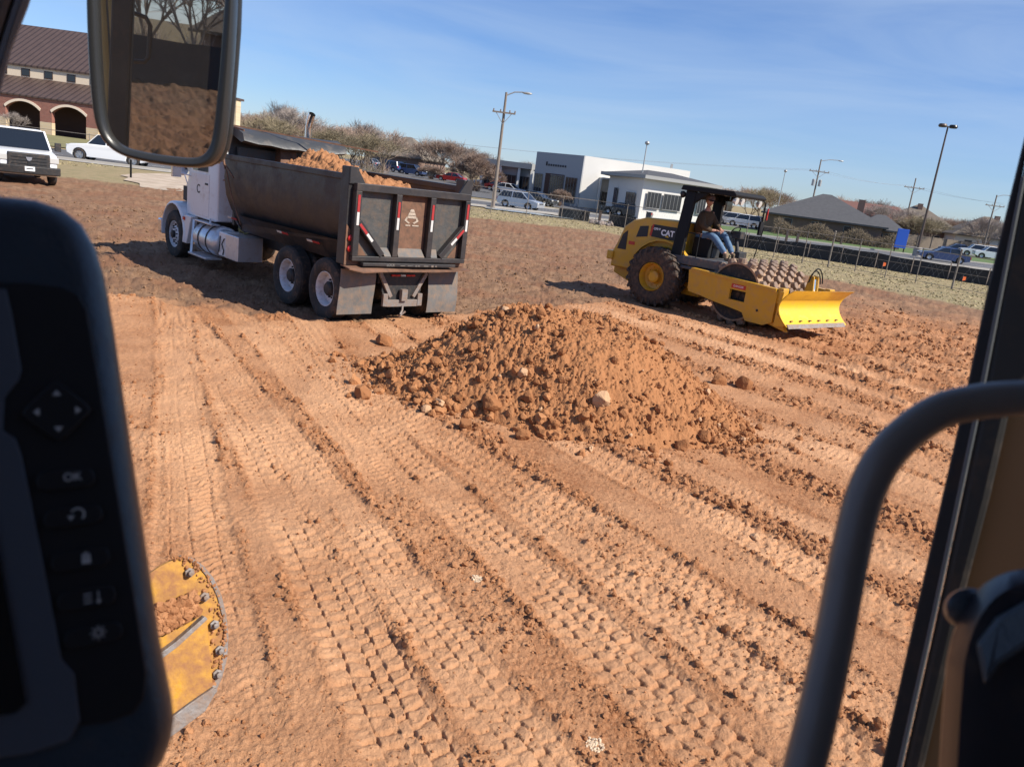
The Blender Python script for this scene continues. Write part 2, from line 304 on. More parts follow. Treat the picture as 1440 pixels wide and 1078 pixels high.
def track_eval(x, y):
    hgt = np.zeros_like(x); rough = np.zeros_like(x); pale = np.zeros_like(x)
    brk = fbm(x * 1.1, y * 1.1, 91, 3); wob = noise(x * 0.6, y * 0.6, 77) * 0.03; crumble = fbm(x * 9, y * 9, 55, 2)
    for k, (a, b, bow, hw, dep, kind) in enumerate(TR):
        ax, ay = a; dx = b[0] - ax; dy = b[1] - ay; Ln = math.hypot(dx, dy); dx /= Ln; dy /= Ln
        s = (x - ax) * dx + (y - ay) * dy; t = -(x - ax) * dy + (y - ay) * dx
        t = t - bow * 4 * (s / Ln) * (1 - s / Ln) + wob
        m = (s > -0.4) & (s < Ln + 0.4) & (np.abs(t) < hw * 2.2)
        if not m.any(): continue
        S = s[m]; T = t[m] / hw; A = np.abs(T); ends = sstep(-0.4, 0.3, S) * sstep(Ln + 0.4, Ln - 0.3, S)
        jt = noise(S * 3.1 + k * 9, T * 0.8 + k, 41 + k) * 0.022 + noise(S * 9 + k, T * 2.5 + k, 46 + k) * 0.020; S = S + jt; A = np.clip(A + noise(S * 2.2, T + k, 43) * 0.06, 0, 9)
        inside = sstep(1.10, 0.82, A) * ends * (0.65 + 0.35 * sstep(-0.6, 0.0, brk[m]))
        pitch = 0.118 if kind == 0 else 0.075; dep = dep * 0.64
        if kind == 0:       # interlocking lugs, each side stepped against the other
            ph = (S + A * 0.13 + (T > 0) * pitch * 0.5) / pitch; fr = ph - np.floor(ph)
            cell = np.floor(A * 1.9 + 0.4 * (T > 0)); ph = (S + cell * 0.055 + (T > 0) * pitch * 0.5 + A * 0.03) / pitch; fr = ph - np.floor(ph)
            lug = sstep(0.0, 0.45, fr) * sstep(1.0, 0.93, fr); ce = (A * 1.9 + 0.4 * (T > 0)) % 1.0; lug = lug * (1 - 0.85 * sstep(0.07, 0.0, np.minimum(ce, 1 - ce)))
        elif kind == 1:
            ph = (S + 0.03 * np.sin(T * 4) + A * 0.03) / pitch; fr = ph - np.floor(ph)
            lug = sstep(0.0, 0.2, fr) * sstep(0.75, 0.5, fr) * sstep(0.0, 0.1, np.abs(A - 0.45) + 0.02)
        else:
            lug = 0.5 + 0.5 * np.cos(T * 14)
        vis = sstep(-0.95, 0.15, brk[m]) * (0.35 + 0.65 * sstep(-0.55, 0.15, crumble[m]))
        hgt[m] = hgt[m] * (1 - inside * 0.85) + inside * (-0.55 * dep + (lug - 0.5) * dep * vis)
        berm = np.exp(-((A - 1.18) / 0.16) ** 2) * ends
        bk = sstep(-0.5, 0.5, noise(S * 0.9 + k * 3, np.sign(T) * 4.0 + 0 * S, 71 + k)); hgt[m] += berm * bk * (0.005 + 0.016 * np.clip(crumble[m] + 0.1, 0, 1)) * (0.6 if kind == 2 else 1)
        rough[m] = rough[m] * (1 - 0.6 * inside) + berm * bk * 0.7
        pale[m] = np.maximum(pale[m] * (1 - inside), inside * (0.75 + 0.2 * lug))
    return hgt, rough, pale
def terrain(x, y):
    """height, orange, grass, pale, rough"""
    r = np.hypot(x, y); z = rise(x, y)
    n1 = fbm(x * 0.35, y * 0.35, 1, 3); n2 = fbm(x * 1.6, y * 1.6, 2, 3)
    e = -poly_side(x, y, SOIL_EDGE) + 0.25 * n2
    orange = sstep(-0.12, 0.12, e) * sstep(3.2, 1.5, x) + sstep(-4, 3, e + 2.5 * n1) * sstep(1.5, 3.2, x)
    orange = orange * sstep(-18, -8, x)
    ge = poly_side(x, y, GRASS_EDGE) + 1.2 * n1 + 0.5 * n2
    grass = sstep(-1.2, 1.2, ge)
    # loose windrows between the passes
    b = (x * 0.80 + y * 0.60)                       # across the main travel direction
    band = 0.5 + 0.5 * np.cos(b * 2 * PI / 1.55 + 1.1 + 0.9 * n1)
    rough = sstep(0.25, 1.0, band + 0.35 * n2) * orange * sstep(2.0, 4.0, b) + 0.40 * sstep(-0.1, 0.6, n1) * orange
    rough = np.maximum(rough, sstep(5.5, 10, x) * sstep(8, 13, y) * orange * (0.6 + 0.4 * n2))
    rough = np.maximum(rough, (1 - orange) * (1 - grass) * (0.35 + 0.3 * n2))
    rough = np.clip(rough, 0, 1)
    th, tr, tp = track_eval(x, y)
    near = sstep(40, 20, r)
    insd = np.clip(tp * 1.25, 0, 1); rough = np.clip(rough * (1 - insd * 0.85) + tr, 0, 1)
    soft = (1 - grass)
    z = z + 0.035 * n1 * sstep(80, 50, r) + 0.012 * n2 * soft
    z = z + 0.05 * sstep(-0.15, 0.12, e) * sstep(3.2, 1.0, x) * sstep(-12, -8, x)          # lip of the placed layer
    f = near * soft
    z = z + f * (th * 1.1 + 0.0045 * fbm(x * 6, y * 6, 5, 3) + (0.005 + 0.009 * rough) * fbm(x * 17, y * 17, 8, 5, 0.6))
    cl = clods(x * 8.5, y * 8.5, 3, 0.42, 0.45); c2 = clods(x * 19, y * 19, 4, 0.42, 0.35); c3 = clods(x * 42, y * 42, 6, 0.42, 0.3)
    z = z + f * (rough ** 1.5 * 0.036 * cl + (0.12 + rough) * 0.015 * c2 * sstep(26, 14, r) + (0.25 + 0.75 * rough) * 0.006 * c3 * sstep(12, 7, r))
    brn = (1 - orange) * soft * sstep(60, 45, r)
    z = z + brn * (0.035 * fbm(x * 1.3, y * 1.3, 21, 3) + 0.05 * clods(x * 2.3, y * 2.3, 22, 0.5, 0.25) + 0.03 * clods(x * 5, y * 5, 23, 0.5, 0.25))
    # drum-pad dimples and ruts where the compactor works
    pad = sstep(4.5, 7, x) * sstep(9, 12, y) * sstep(30, 25, y) * sstep(26, 18, x) * orange
    u = (x * 0.64 - y * 0.77); v = (x * 0.77 + y * 0.64)
    z = z - pad * (0.06 * clods(u * 3.0, v * 4.2, 12, 0.55, 0.1) + 0.03 * np.sin(v * 5.2 + n2) - 0.03 * clods(x * 4.1, y * 4.1, 13, 0.5, 0.4))
    z = z - 0.05 * sstep(56, 60, y)
    pale = np.clip(0.42 + 0.45 * n1 + 0.25 * n2 + 0.32 * tp - 0.45 * rough, 0, 1)
    return z, orange, grass, pale, rough

def grid_object(name, X, Y, Z, mat_, wrap=False, attr=None, kind=None):
    nr, nc = X.shape; co = np.stack([X, Y, Z], -1).reshape(-1, 3).astype(np.float32)
    i = np.arange(nr - 1)[:, None]; j = np.arange(nc if wrap else nc - 1)[None, :]; j2 = (j + 1) % nc
    q = np.stack([i * nc + j, i * nc + j2 + 0 * i, (i + 1) * nc + j2, (i + 1) * nc + j], -1).reshape(-1, 4).astype(np.int32)
    me = bpy.data.meshes.new(name); me.vertices.add(len(co)); me.vertices.foreach_set('co', co.ravel())
    me.loops.add(q.size); me.loops.foreach_set('vertex_index', q.ravel()); me.polygons.add(len(q))
    me.polygons.foreach_set('loop_start', np.arange(0, q.size, 4, dtype=np.int32)); me.polygons.foreach_set('use_smooth', np.ones(len(q), bool))
    me.update(calc_edges=True)
    if attr is not None:
        a = me.color_attributes.new('soil', 'FLOAT_COLOR', 'POINT'); a.data.foreach_set('color', attr.reshape(-1).astype(np.float32))
    me.materials.append(mat_); o = bpy.data.objects.new(name, me); COL.objects.link(o)
    if kind: o['kind'] = kind
    return o

def soil_material():
    m = bpy.data.materials.new('earth_and_grass'); m.use_nodes = True; n = m.node_tree; L = n.links; b = n.nodes['Principled BSDF']
    b.inputs['Roughness'].default_value = 0.95; b.inputs['Specular IOR Level'].default_value = 0.15
    at = n.nodes.new('ShaderNodeVertexColor'); at.layer_name = 'soil'; sp = n.nodes.new('ShaderNodeSeparateColor'); L.new(at.outputs['Color'], sp.inputs[0])
    geo = n.nodes.new('ShaderNodeNewGeometry')
    def nz(scale, det=6, rg=0.6):
        t = n.nodes.new('ShaderNodeTexNoise'); t.inputs['Scale'].default_value = scale; t.inputs['Detail'].default_value = det; t.inputs['Roughness'].default_value = rg
        L.new(geo.outputs['Position'], t.inputs['Vector']); return t.outputs['Fac']
    def mix(f, a, c):
        x = n.nodes.new('ShaderNodeMix'); x.data_type = 'RGBA'
        for s, v in (('Factor', f), ('A', a), ('B', c)):
            if isinstance(v, tuple): x.inputs[s].default_value = (*v, 1)
            elif isinstance(v, float): x.inputs[s].default_value = v
            else: L.new(v, x.inputs[s])
        return x.outputs['Result']
    def ramp(f, lo, hi):
        r = n.nodes.new('ShaderNodeMapRange'); r.interpolation_type = 'SMOOTHSTEP'; r.inputs['From Min'].default_value = lo; r.inputs['From Max'].default_value = hi; L.new(f, r.inputs['Value']); return r.outputs['Result']
    med = nz(2.2, 8); fine = nz(28, 8, 0.7); big = nz(0.5, 4); grit = nz(110, 3, 0.6)
    o1 = mix(ramp(med, 0.35, 0.65), (0.315, 0.130, 0.056), (0.430, 0.205, 0.098))
    o2 = mix(ramp(fine, 0.38, 0.62), (0.235, 0.092, 0.038), (0.520, 0.265, 0.132))
    org = mix(0.5, o1, o2)
    org = mix(sp.outputs[2], org, (0.590, 0.325, 0.176))       # dry compacted surface is paler
    org = mix(ramp(grit, 0.66, 0.74), org, (0.66, 0.48, 0.33))
    br = mix(ramp(med, 0.35, 0.65), (0.140, 0.074, 0.042), (0.255, 0.148, 0.086))
    br = mix(ramp(fine, 0.40, 0.60), br, mix(0.5, br, (0.34, 0.215, 0.135)))
    rb = mix(ramp(big, 0.42, 0.66), br, (0.225, 0.115, 0.066))
    soil = mix(sp.outputs[0], rb, org)
    gr = mix(ramp(nz(1.1, 5), 0.42, 0.60), (0.310, 0.235, 0.135), (0.235, 0.195, 0.100))
    gr = mix(ramp(fine, 0.35, 0.65), mix(0.25, gr, (0.12, 0.10, 0.05)), mix(0.45, gr, (0.40, 0.33, 0.20)))
    c = mix(sp.outputs[1], soil, gr)
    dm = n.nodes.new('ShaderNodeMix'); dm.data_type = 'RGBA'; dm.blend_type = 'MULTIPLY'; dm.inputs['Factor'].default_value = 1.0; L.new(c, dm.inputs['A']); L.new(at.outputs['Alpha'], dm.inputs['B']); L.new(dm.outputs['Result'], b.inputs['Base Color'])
    bp = n.nodes.new('ShaderNodeBump'); bp.inputs['Strength'].default_value = 0.85; bp.inputs['Distance'].default_value = 0.018; L.new(nz(70, 6, 0.7), bp.inputs['Height'])
    b2 = n.nodes.new('ShaderNodeBump'); b2.inputs['Strength'].default_value = 0.45; b2.inputs['Distance'].default_value = 0.06; L.new(nz(6, 8, 0.7), b2.inputs['Height'])
    L.new(bp.outputs['Normal'], b2.inputs['Normal']); L.new(b2.outputs['Normal'], b.inputs['Normal'])
    return m
M['soil'] = soil_material()
def clod_material(name, lo, hi):
    m = mat(name, lo, 0.95, bump=0.6, bscale=60); n = m.node_tree; b = n.nodes['Principled BSDF']; b.inputs['Specular IOR Level'].default_value = 0.1
    g = n.nodes.new('ShaderNodeNewGeometry'); t = n.nodes.new('ShaderNodeTexNoise'); t.inputs['Scale'].default_value = 9; t.inputs['Detail'].default_value = 7; n.links.new(g.outputs['Position'], t.inputs['Vector'])
    ad = n.nodes.new('ShaderNodeMath'); ad.operation = 'MULTIPLY_ADD'; ad.inputs[1].default_value = 0.5; n.links.new(g.outputs['Random Per Island'], ad.inputs[0])
    m2 = n.nodes.new('ShaderNodeMath'); m2.operation = 'MULTIPLY'; m2.inputs[1].default_value = 0.55; n.links.new(t.outputs['Fac'], m2.inputs[0]); n.links.new(m2.outputs[0], ad.inputs[2])
    mx = n.nodes.new('ShaderNodeMix'); mx.data_type = 'RGBA'; mx.inputs['A'].default_value = (*lo, 1); mx.inputs['B'].default_value = (*hi, 1)
    n.links.new(ad.outputs[0], mx.inputs['Factor']); n.links.new(mx.outputs['Result'], b.inputs['Base Color'])
    return m
M['clod'] = clod_material('loose_soil', (0.200, 0.078, 0.032), (0.47, 0.235, 0.115))
M['pile'] = clod_material('piled_soil', (0.200, 0.077, 0.031), (0.46, 0.220, 0.100))
M['clodpale'] = clod_material('pale_caliche', (0.42, 0.24, 0.13), (0.62, 0.40, 0.24))
M['caliche'] = mat('white_caliche', (0.60, 0.46, 0.32), 0.95, 0, 0.2, scale=20, bump=0.5)

def make_ground():
    az = np.concatenate([np.linspace(-180, -161, 220)[:-1], np.linspace(-161, -38, 60)[:-1], np.linspace(-38, 38, 1300), np.linspace(38, 180, 70)[1:-1]]) * PI / 180
    rs = [0.05, 0.6, 1.2, 1.8, 2.3]
    r = 2.6
    while r < 3200: rs.append(r); r += max(0.0085, min(r * r / 2300, r * 0.07))
    rs = np.array(rs); A, Rr = np.meshgrid(az, rs)
    X = Rr * np.sin(A); Y = Rr * np.cos(A)
    z, o, g, p, ro = terrain(X, Y)
    beh = sstep(0, -8, Y)          # behind the machine: red-brown fill climbing to the back fence
    o = o * (1 - 0.75 * beh); g = np.where(Y < 0, sstep(-42, -46, Y + 1.2 * noise(X * 0.3, Y * 0.3, 8)), g); p = p * (1 - 0.7 * beh)
    z = z + np.where(Y < -3, 0.12 * noise(X * 0.9, Y * 0.9, 31) + 0.09 * clods(X * 2.1, Y * 2.1, 33, 0.45, 0.3) + 0.06 * noise(X * 3.3, Y * 3.3, 32) + 0.05 * clods(X * 5, Y * 5, 34, 0.45, 0.3), 0)
    o = np.where(Y < -3, 0.5 * sstep(-34, -22, Y + 2 * noise(X * .3, Y * .3, 9)), o); attr = np.stack([o, g, p, 1 - 0.62 * sstep(-2, -6, Y)], -1)  # alpha darkens the soil behind, in place of the mirror's dim tint
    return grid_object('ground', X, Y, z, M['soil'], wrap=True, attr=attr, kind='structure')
ground = make_ground()
ZC = {}
def zg(x, y):
    return float(terrain(np.array([float(x)]), np.array([float(y)]))[0][0])

# ------------------------------------------------------------------ lumps
def clod_variants(n=10, sub=2, seed=3):
    out = []; rng = np.random.RandomState(seed)
    for k in range(n):
        bm = bmesh.new(); bmesh.ops.create_icosphere(bm, subdivisions=sub, radius=1.0)
        co = np.array([v.co[:] for v in bm.verts]); fa = np.array([[v.index for v in f.verts] for f in bm.faces]); bm.free()
        for q in range(7):        # random flat chops give the broken-clod facets
            d = rng.normal(size=3); d /= np.linalg.norm(d); h = 0.55 + 0.35 * rng.rand(); t = co @ d; ex = np.clip(t - h, 0, None); co = co - ex[:, None] * d * 0.9
        co *= (1 + 0.10 * rng.normal(size=(len(co), 1))); co *= np.array([1, 0.75 + 0.3 * rng.rand(), 0.6 + 0.3 * rng.rand()])
        out.append((co, fa))
    return out
CLV = clod_variants(); CLV1 = clod_variants(8, 1, 5)
def scatter_mesh(name, P, S, mat_, parent=None, var=None, seed=0, sink=0.25, smooth=False):
    var = var or CLV; rng = np.random.RandomState(seed); n = len(P); V = []; Fc = []; base = 0; kind = rng.randint(len(var), size=n)
    for k, (co, fa) in enumerate(var):
        idx = np.where(kind == k)[0]
        if not len(idx): continue
        q = rng.normal(size=(len(idx), 4)); q /= np.linalg.norm(q, axis=1)[:, None]; a, b, c, d = q.T
        Rm = np.stack([np.stack([1 - 2 * (c * c + d * d), 2 * (b * c - a * d), 2 * (b * d + a * c)], -1), np.stack([2 * (b * c + a * d), 1 - 2 * (b * b + d * d), 2 * (c * d - a * b)], -1), np.stack([2 * (b * d - a * c), 2 * (c * d + a * b), 1 - 2 * (b * b + c * c)], -1)], 1)
        v = np.einsum('nij,vj->nvi', Rm, co) * S[idx][:, None, None] + P[idx][:, None, :]; v[:, :, 2] += S[idx][:, None] * (0.5 - sink)
        V.append(v.reshape(-1, 3)); f = fa[None] + (np.arange(len(idx)) * len(co))[:, None, None] + base; Fc.append(f.reshape(-1, 3)); base += len(idx) * len(co)
    V = np.concatenate(V).astype(np.float32); Fc = np.concatenate(Fc).astype(np.int32)
    me = bpy.data.meshes.new(name); me.vertices.add(len(V)); me.vertices.foreach_set('co', V.ravel()); me.loops.add(Fc.size); me.loops.foreach_set('vertex_index', Fc.ravel())
    me.polygons.add(len(Fc)); me.polygons.foreach_set('loop_start', np.arange(0, Fc.size, 3, dtype=np.int32)); me.polygons.foreach_set('use_smooth', np.full(len(Fc), smooth)); me.update(calc_edges=True)
    me.materials.append(mat_); o = bpy.data.objects.new(name, me); COL.objects.link(o); o.parent = parent; return o

# soil pile ---------------------------------------------------------
PC = (0.72, 10.40)
def pile_h(x, y):
    dx = (x - PC[0]) / np.where(x < PC[0], 2.6, 2.65); dy = (y - PC[1] + 0.10 * (x - PC[0]) * 0) / np.where(y < PC[1], 2.20, 2.1)
    n = fbm(x * 0.8, y * 0.8, 61, 3); a = np.arctan2(dy, dx); r = np.hypot(dx, dy) * (1 + 0.07 * np.sin(a * 3 + 1) + 0.10 * n + 0.10 * np.exp(-((a + 0.75) / 0.35) ** 2))
    h = 0.97 * sstep(1.05, 0.24, r) ** 0.93
    h = h + 0.10 * np.exp(-((x - 0.2) ** 2 + (y - 10.3) ** 2) / 0.25) - 0.05 * np.exp(-((x - 1.3) ** 2 + (y - 10.2) ** 2) / 0.3)
    edge = sstep(0.0, 0.15, h)
    # big rounded lumps on the left flank and foot, finer slide of soil to the right of the crest
    slide = np.exp(-(((x - 1.35) / 1.0) ** 2 + ((y - 9.8) / 0.85) ** 2) ** 2); lum = 1 - 0.92 * slide
    h = h + edge * (0.055 * n + 0.03 * fbm(x * 4, y * 4, 63, 3) + lum * (0.040 * clods(x * 4.2, y * 4.2, 64, 0.45, 0.6) + 0.032 * clods(x * 8.5, y * 8.5, 65, 0.45, 0.3)) + 0.024 * clods(x * 19, y * 19, 66, 0.45, 0.2) + 0.010 * clods(x * 41, y * 41, 68, 0.45, 0.2) + 0.014 * fbm(x * 22, y * 22, 67, 4, 0.6))
    return h, r
def make_pile():
    gx = np.arange(-2.6, 4.4, 0.0105); gy = np.arange(7.2, 13.4, 0.012); X, Y = np.meshgrid(gx, gy); h, r = pile_h(X, Y)
    z = terrain(X, Y)[0]; Z = z + h - 0.03 * sstep(0.05, 0.0, h) - 0.01
    t = empty('dirt_pile', (0, 0, 0), 0, 'heap of loose orange-brown soil dumped between the dump truck and the compactor', 'dirt pile')
    o = grid_object('soil_heap', X, Y, Z, M['pile']); o.parent = t
    rng = np.random.RandomState(11); n = 26000; P = np.stack([rng.uniform(-2.7, 4.4, n), rng.uniform(7.3, 13, n), np.zeros(n)], -1)
    h, r = pile_h(P[:, 0], P[:, 1]); slide = np.exp(-(((P[:, 0] - 1.35) / 1.0) ** 2 + ((P[:, 1] - 9.8) / 0.85) ** 2) ** 2)
    keep = (rng.rand(n) < np.where(r < 1.0, 0.60 * (1 - 0.9 * slide) * (0.5 + 0.9 * sstep(-0.5, 0.6, noise(P[:, 0] * 1.7, P[:, 1] * 1.7, 88))), 0.6 * np.exp(-(r - 1.0) / 0.045))) & (r < 1.25); P = P[keep]; h = h[keep]; r = r[keep]
    S = 0.005 + 0.012 * rng.rand(len(P)) + 0.060 * rng.rand(len(P)) ** 12
    foot = (r > 0.72); S = np.where(foot & (P[:, 1] < 10.8) & (rng.rand(len(P)) < np.where(P[:, 0] < 0.9, 0.085, 0.03)), 0.03 + 0.055 * rng.rand(len(P)), S)
    P[:, 2] = terrain(P[:, 0], P[:, 1])[0] + np.maximum(h, 0)
    c = scatter_mesh('loose_clods', P, S, M['pile'], t, seed=2); c['kind'] = 'stuff'
    sel = rng.rand(len(P)) < 0.02; c2 = scatter_mesh('pale_stones', P[sel] + np.array([0.01, -0.02, 0.015]), S[sel] * 0.9, M['clodpale'], t, seed=4); c2['kind'] = 'stuff'
    return t
make_pile()
def surf(x, y):
    a = np.array([float(x)]); b = np.array([float(y)]); return float(terrain(a, b)[0][0] + max(0.0, pile_h(a, b)[0][0]))

# loose crumbs over the placed soil (past counting: one object)
def make_crumbs():
    rng = np.random.RandomState(5); n = 170000; A = rng.uniform(-36, 34, n) * PI / 180; r = 2.7 + 29 * rng.rand(n) ** 1.8
    x = r * np.sin(A); y = r * np.cos(A); z, o, g, p, ro = terrain(x, y)
    keep = (rng.rand(n) < (0.03 + 0.75 * ro ** 1.4) * np.where(o > 0.5, 1, 0.9)) & (g < 0.3); P = np.stack([x, y, z], -1)[keep]; rr = r[keep]; ro = ro[keep]
    S = (0.0025 + 0.006 * rng.rand(len(P)) ** 1.5 + 0.022 * rng.rand(len(P)) ** 9 * (0.5 + ro)) * (1 + rr * 0.055)
    og = o[keep] > 0.5
    o1 = scatter_mesh('loose_soil_crumbs', P[og], S[og], M['clod'], seed=9, var=CLV1); tag(o1, kind='stuff', label='crumbs and small clods of orange soil lying over the graded dirt', cat='soil crumbs')
    o2 = scatter_mesh('brown_soil_clods', P[~og], S[~og], clod_material('brown_clods', (0.130, 0.068, 0.038), (0.300, 0.180, 0.108)), seed=10, var=CLV1); tag(o2, kind='stuff', label='small brown clods over the churned dirt behind the truck and compactor', cat='soil clods')
make_crumbs()

BIG = [(508, 560, .135, 'egg-shaped orange clod standing alone left of the pile, near its lower left foot'), (538, 484, .15, 'low rounded clod lying behind the left tip of the pile, nearest the truck'),
       (655, 602, .115, 'blocky brown clod on the ground in front of the left foot of the pile'), (690, 574, .16, 'broad brown clod at the front foot of the pile above the blocky one'),
       (848, 568, .14, 'pale angular clod on the front face of the pile right of centre'), (735, 617, .12, 'flat-topped clod at the lowest front edge of the pile'),
       (990, 617, .115, 'round clod lying alone off the right front foot of the pile'), (1047, 546, .17, 'craggy clod at the far right tip of the pile'), (1010, 540, .15, 'smooth leaning slab of soil beside the craggy clod on the right end of the pile'),
       (735, 527, .085, 'small pale stone-like clod on the middle of the pile face'), (930, 485, .085, 'dark clod high on the right shoulder of the pile'), (905, 450, .11, 'pointed clod on the right end of the pile crest'),
       (665, 492, .09, 'brown clod high on the left flank of the pile'), (628, 568, .085, 'smaller rounded clod third from the left along the front foot of the pile'), (1062, 757, .05, 'small pale clod in the loose strip at right of the wheel tracks'), (940, 655, .07, 'dull clod on the ground just in front of the right half of the pile')]
def big_clods():
    for i, (px, py, s, lab) in enumerate(BIG):
        d = ray(px, py); t0 = 2.5; P = None         # walk the sight line down to the surface to read off the world position
        t = 2.5
        while t < 30:
            q = CE + d * t
            if q.z < surf(q.x, q.y): break
            t += 0.03
        P = q; rng = random.Random(40 + i)
        bm = bmesh.new(); bmesh.ops.create_icosphere(bm, subdivisions=4, radius=1.0); me = bpy.data.meshes.new('dirt_clod')
        pl = []
        for k in range(17):
            v = Vector((rng.gauss(0, 1), rng.gauss(0, 1), rng.gauss(0, 1))).normalized(); pl.append((v, 0.55 + 0.3 * rng.random()))
        co = np.array([v.co[:] for v in bm.verts]); nn = fbm(co[:, 0] * 2 + i, co[:, 1] * 2 + co[:, 2] * 1.7, 7, 4)
        sx, sy, sz = 1.0, 0.8 + 0.2 * rng.random(), 0.7 + 0.25 * rng.random()
        if i == 0: sx, sy, sz = 0.85, 0.8, 1.15
        if i == 1: sx, sy, sz = 1.3, 0.9, 0.75
        if i == 8: sx, sy, sz = 1.1, 0.7, 0.95
        for v, q in zip(bm.verts, nn):
            for d_, h in pl:
                ex = v.co.dot(d_) - h
                if ex > 0: v.co -= d_ * ex * 0.97
            v.co *= 1 + 0.085 * q + 0.02 * math.sin(v.co.x * 31) * math.sin(v.co.y * 27); v.co = Vector((v.co.x * sx, v.co.y * sy, v.co.z * sz)) * s
        for f in bm.faces: f.smooth = True
        bm.to_mesh(me); bm.free(); me.materials.append(M['clodpale'] if i in (4, 9, 14) else M['pile'])
        o = bpy.data.objects.new('dirt_clod', me); COL.objects.link(o); o.location = (P.x, P.y, P.z + s * 0.35); o.rotation_euler = (rng.random() * 0.5, rng.random() * 0.5, rng.random() * 6) if i else (0, 0, 0.4)
        tag(o, lab, 'dirt clod', 'large clods on and around the dirt pile')
big_clods()
def caliche_spots():
    for px, py, s, lab in ((670, 823, .045, 'white crushed stone chip pressed into the left-hand wheel track'), (834, 1058, .055, 'white crushed stone chip near the bottom centre of the view')):
        p = gp(px, py); rng = np.random.RandomState(px); n = 110; a = rng.rand(n) * 6.28; r = s * rng.rand(n) ** 0.7 * 0.9
        P = np.stack([p.x + r * np.cos(a), p.y + r * np.sin(a), np.zeros(n)], -1); P[:, 2] = terrain(P[:, 0], P[:, 1])[0] + 0.002
        o = scatter_mesh('crushed_stone', P, 0.003 + 0.007 * rng.rand(n), M['caliche'], var=CLV, seed=px, sink=0.55); tag(o, lab, 'crushed stone', 'white stone chips in the dirt')
caliche_spots()
# ------------------------------------------------------------------ wheels
def tyre_prof(R, r, wd, bulge=0.03, sh=0.05):
    h = wd / 2
    return [(r, -h * 0.72), (r + 0.03, -h * 0.95), ((R + r) / 2, -h - bulge * 0.4), (R - sh, -h * 0.97), (R - sh * 0.25, -h * 0.86), (R, -h * 0.7), (R, h * 0.7), (R - sh * 0.25, h * 0.86), (R - sh, h * 0.97), ((R + r) / 2, h + bulge * 0.4), (r + 0.03, h * 0.95), (r, h * 0.72)]
def road_wheel(parent, x, y, R, wd, side, style, zc=None, name='wheel', rubber='rubber'):
    """side +1: outer face to +y. style: 'dual' deep dish, 'steer' holes, 'car'"""
    zc = R if zc is None else zc
    w_ = empty(name, (x, y, zc)); w_.parent = parent; s = side; rr = R * (0.56 if style != 'car' else 0.62)
    m = MB().lathe(tyre_prof(R, rr, wd), ax=(0, s, 0), n=48, closed=True)
    if style != 'car':
        for k in range(4):
            t = (-0.5 + (k + 0.5) / 4) * wd * 0.62; m.lathe([(R - 0.001, t - .006), (R + .006, t - .035), (R + .006, t + 0.02), (R - .001, t + .026)], ax=(0, s, 0), n=48, closed=True)
    m.build('tyre', M[rubber], w_, smooth=True)
    h = wd / 2; r2 = rr + 0.004
    if style == 'dual':
        MB().lathe([(r2, h * 0.78), (r2 - 0.012, h * 0.80), (r2 - 0.035, h * 0.45), (r2 - 0.045, -h * 0.25), (0.16, -h * 0.35), (0.12, -h * 0.35), (0.12, -h * 0.9), (r2, -h * 0.9)], ax=(0, s, 0), n=40, cap=False).build('rim', M['rimwhite'], w_, smooth=True)
        hb = MB().lathe([(0.125, -h * 0.3), (0.12, h * 0.35), (0.09, h * 0.55), (0.05, h * 0.58), (0, h * 0.58)], ax=(0, s, 0), n=20)
        for k in range(10):
            a = k * PI / 5; c = (math.cos(a) * 0.155, 0, math.sin(a) * 0.155); hb.lathe([(0.018, -h * 0.3), (0.018, -h * 0.05), (0, -h * 0.05)], o=c, ax=(0, s, 0), n=6)
        hb.build('hub', M['black'], w_, smooth=True)
    elif style == 'steer':
        m = MB().lathe([(r2, h * 0.80), (r2 - 0.014, h * 0.82), (r2 - 0.03, h * 0.45), (r2 - 0.07, h * 0.30), (0.13, h * 0.75), (0.10, h * 0.78), (0, h * 0.78)], ax=(0, s, 0), n=40, cap=False); m.build('rim', M['rimwhite'], w_, smooth=True)
        hb = MB().lathe([(0.085, h * 0.4), (0.08, h * 1.15), (0.05, h * 1.25), (0, h * 1.25)], ax=(0, s, 0), n=20)
        for k in range(10):
            a = k * PI / 5 + 0.2; hb.lathe([(0.022, h * 0.30), (0.022, h * 0.62), (0, h * 0.62)], o=(math.cos(a) * 0.215, 0, math.sin(a) * 0.215), ax=(0, s, 0), n=8)
            hb.lathe([(0.014, h * 0.5), (0.014, h * 0.86), (0, h * 0.86)], o=(math.cos(a + .3) * 0.14, 0, math.sin(a + .3) * 0.14), ax=(0, s, 0), n=6)
        hb.build('hub', M['black'], w_, smooth=True)
    else:
        m = MB().lathe([(r2, h * 0.75), (r2 - 0.012, h * 0.78), (r2 - 0.03, h * 0.35), (r2 - 0.03, h * 0.1), (0, h * 0.1)], ax=(0, s, 0), n=32, cap=False)
        for k in range(6):
            a = k * PI / 3; m.bar((0, s * h * 0.45, 0), (math.cos(a) * (r2 - .02), s * h * 0.55, math.sin(a) * (r2 - .02)), R * 0.17, 0.03, up=(0, 1, 0))
        m.lathe([(R * 0.16, h * 0.3), (R * 0.15, h * 0.7), (0, h * 0.72)], ax=(0, s, 0), n=16).build('rim', M['rimmetal'], w_, smooth=True)
    return w_

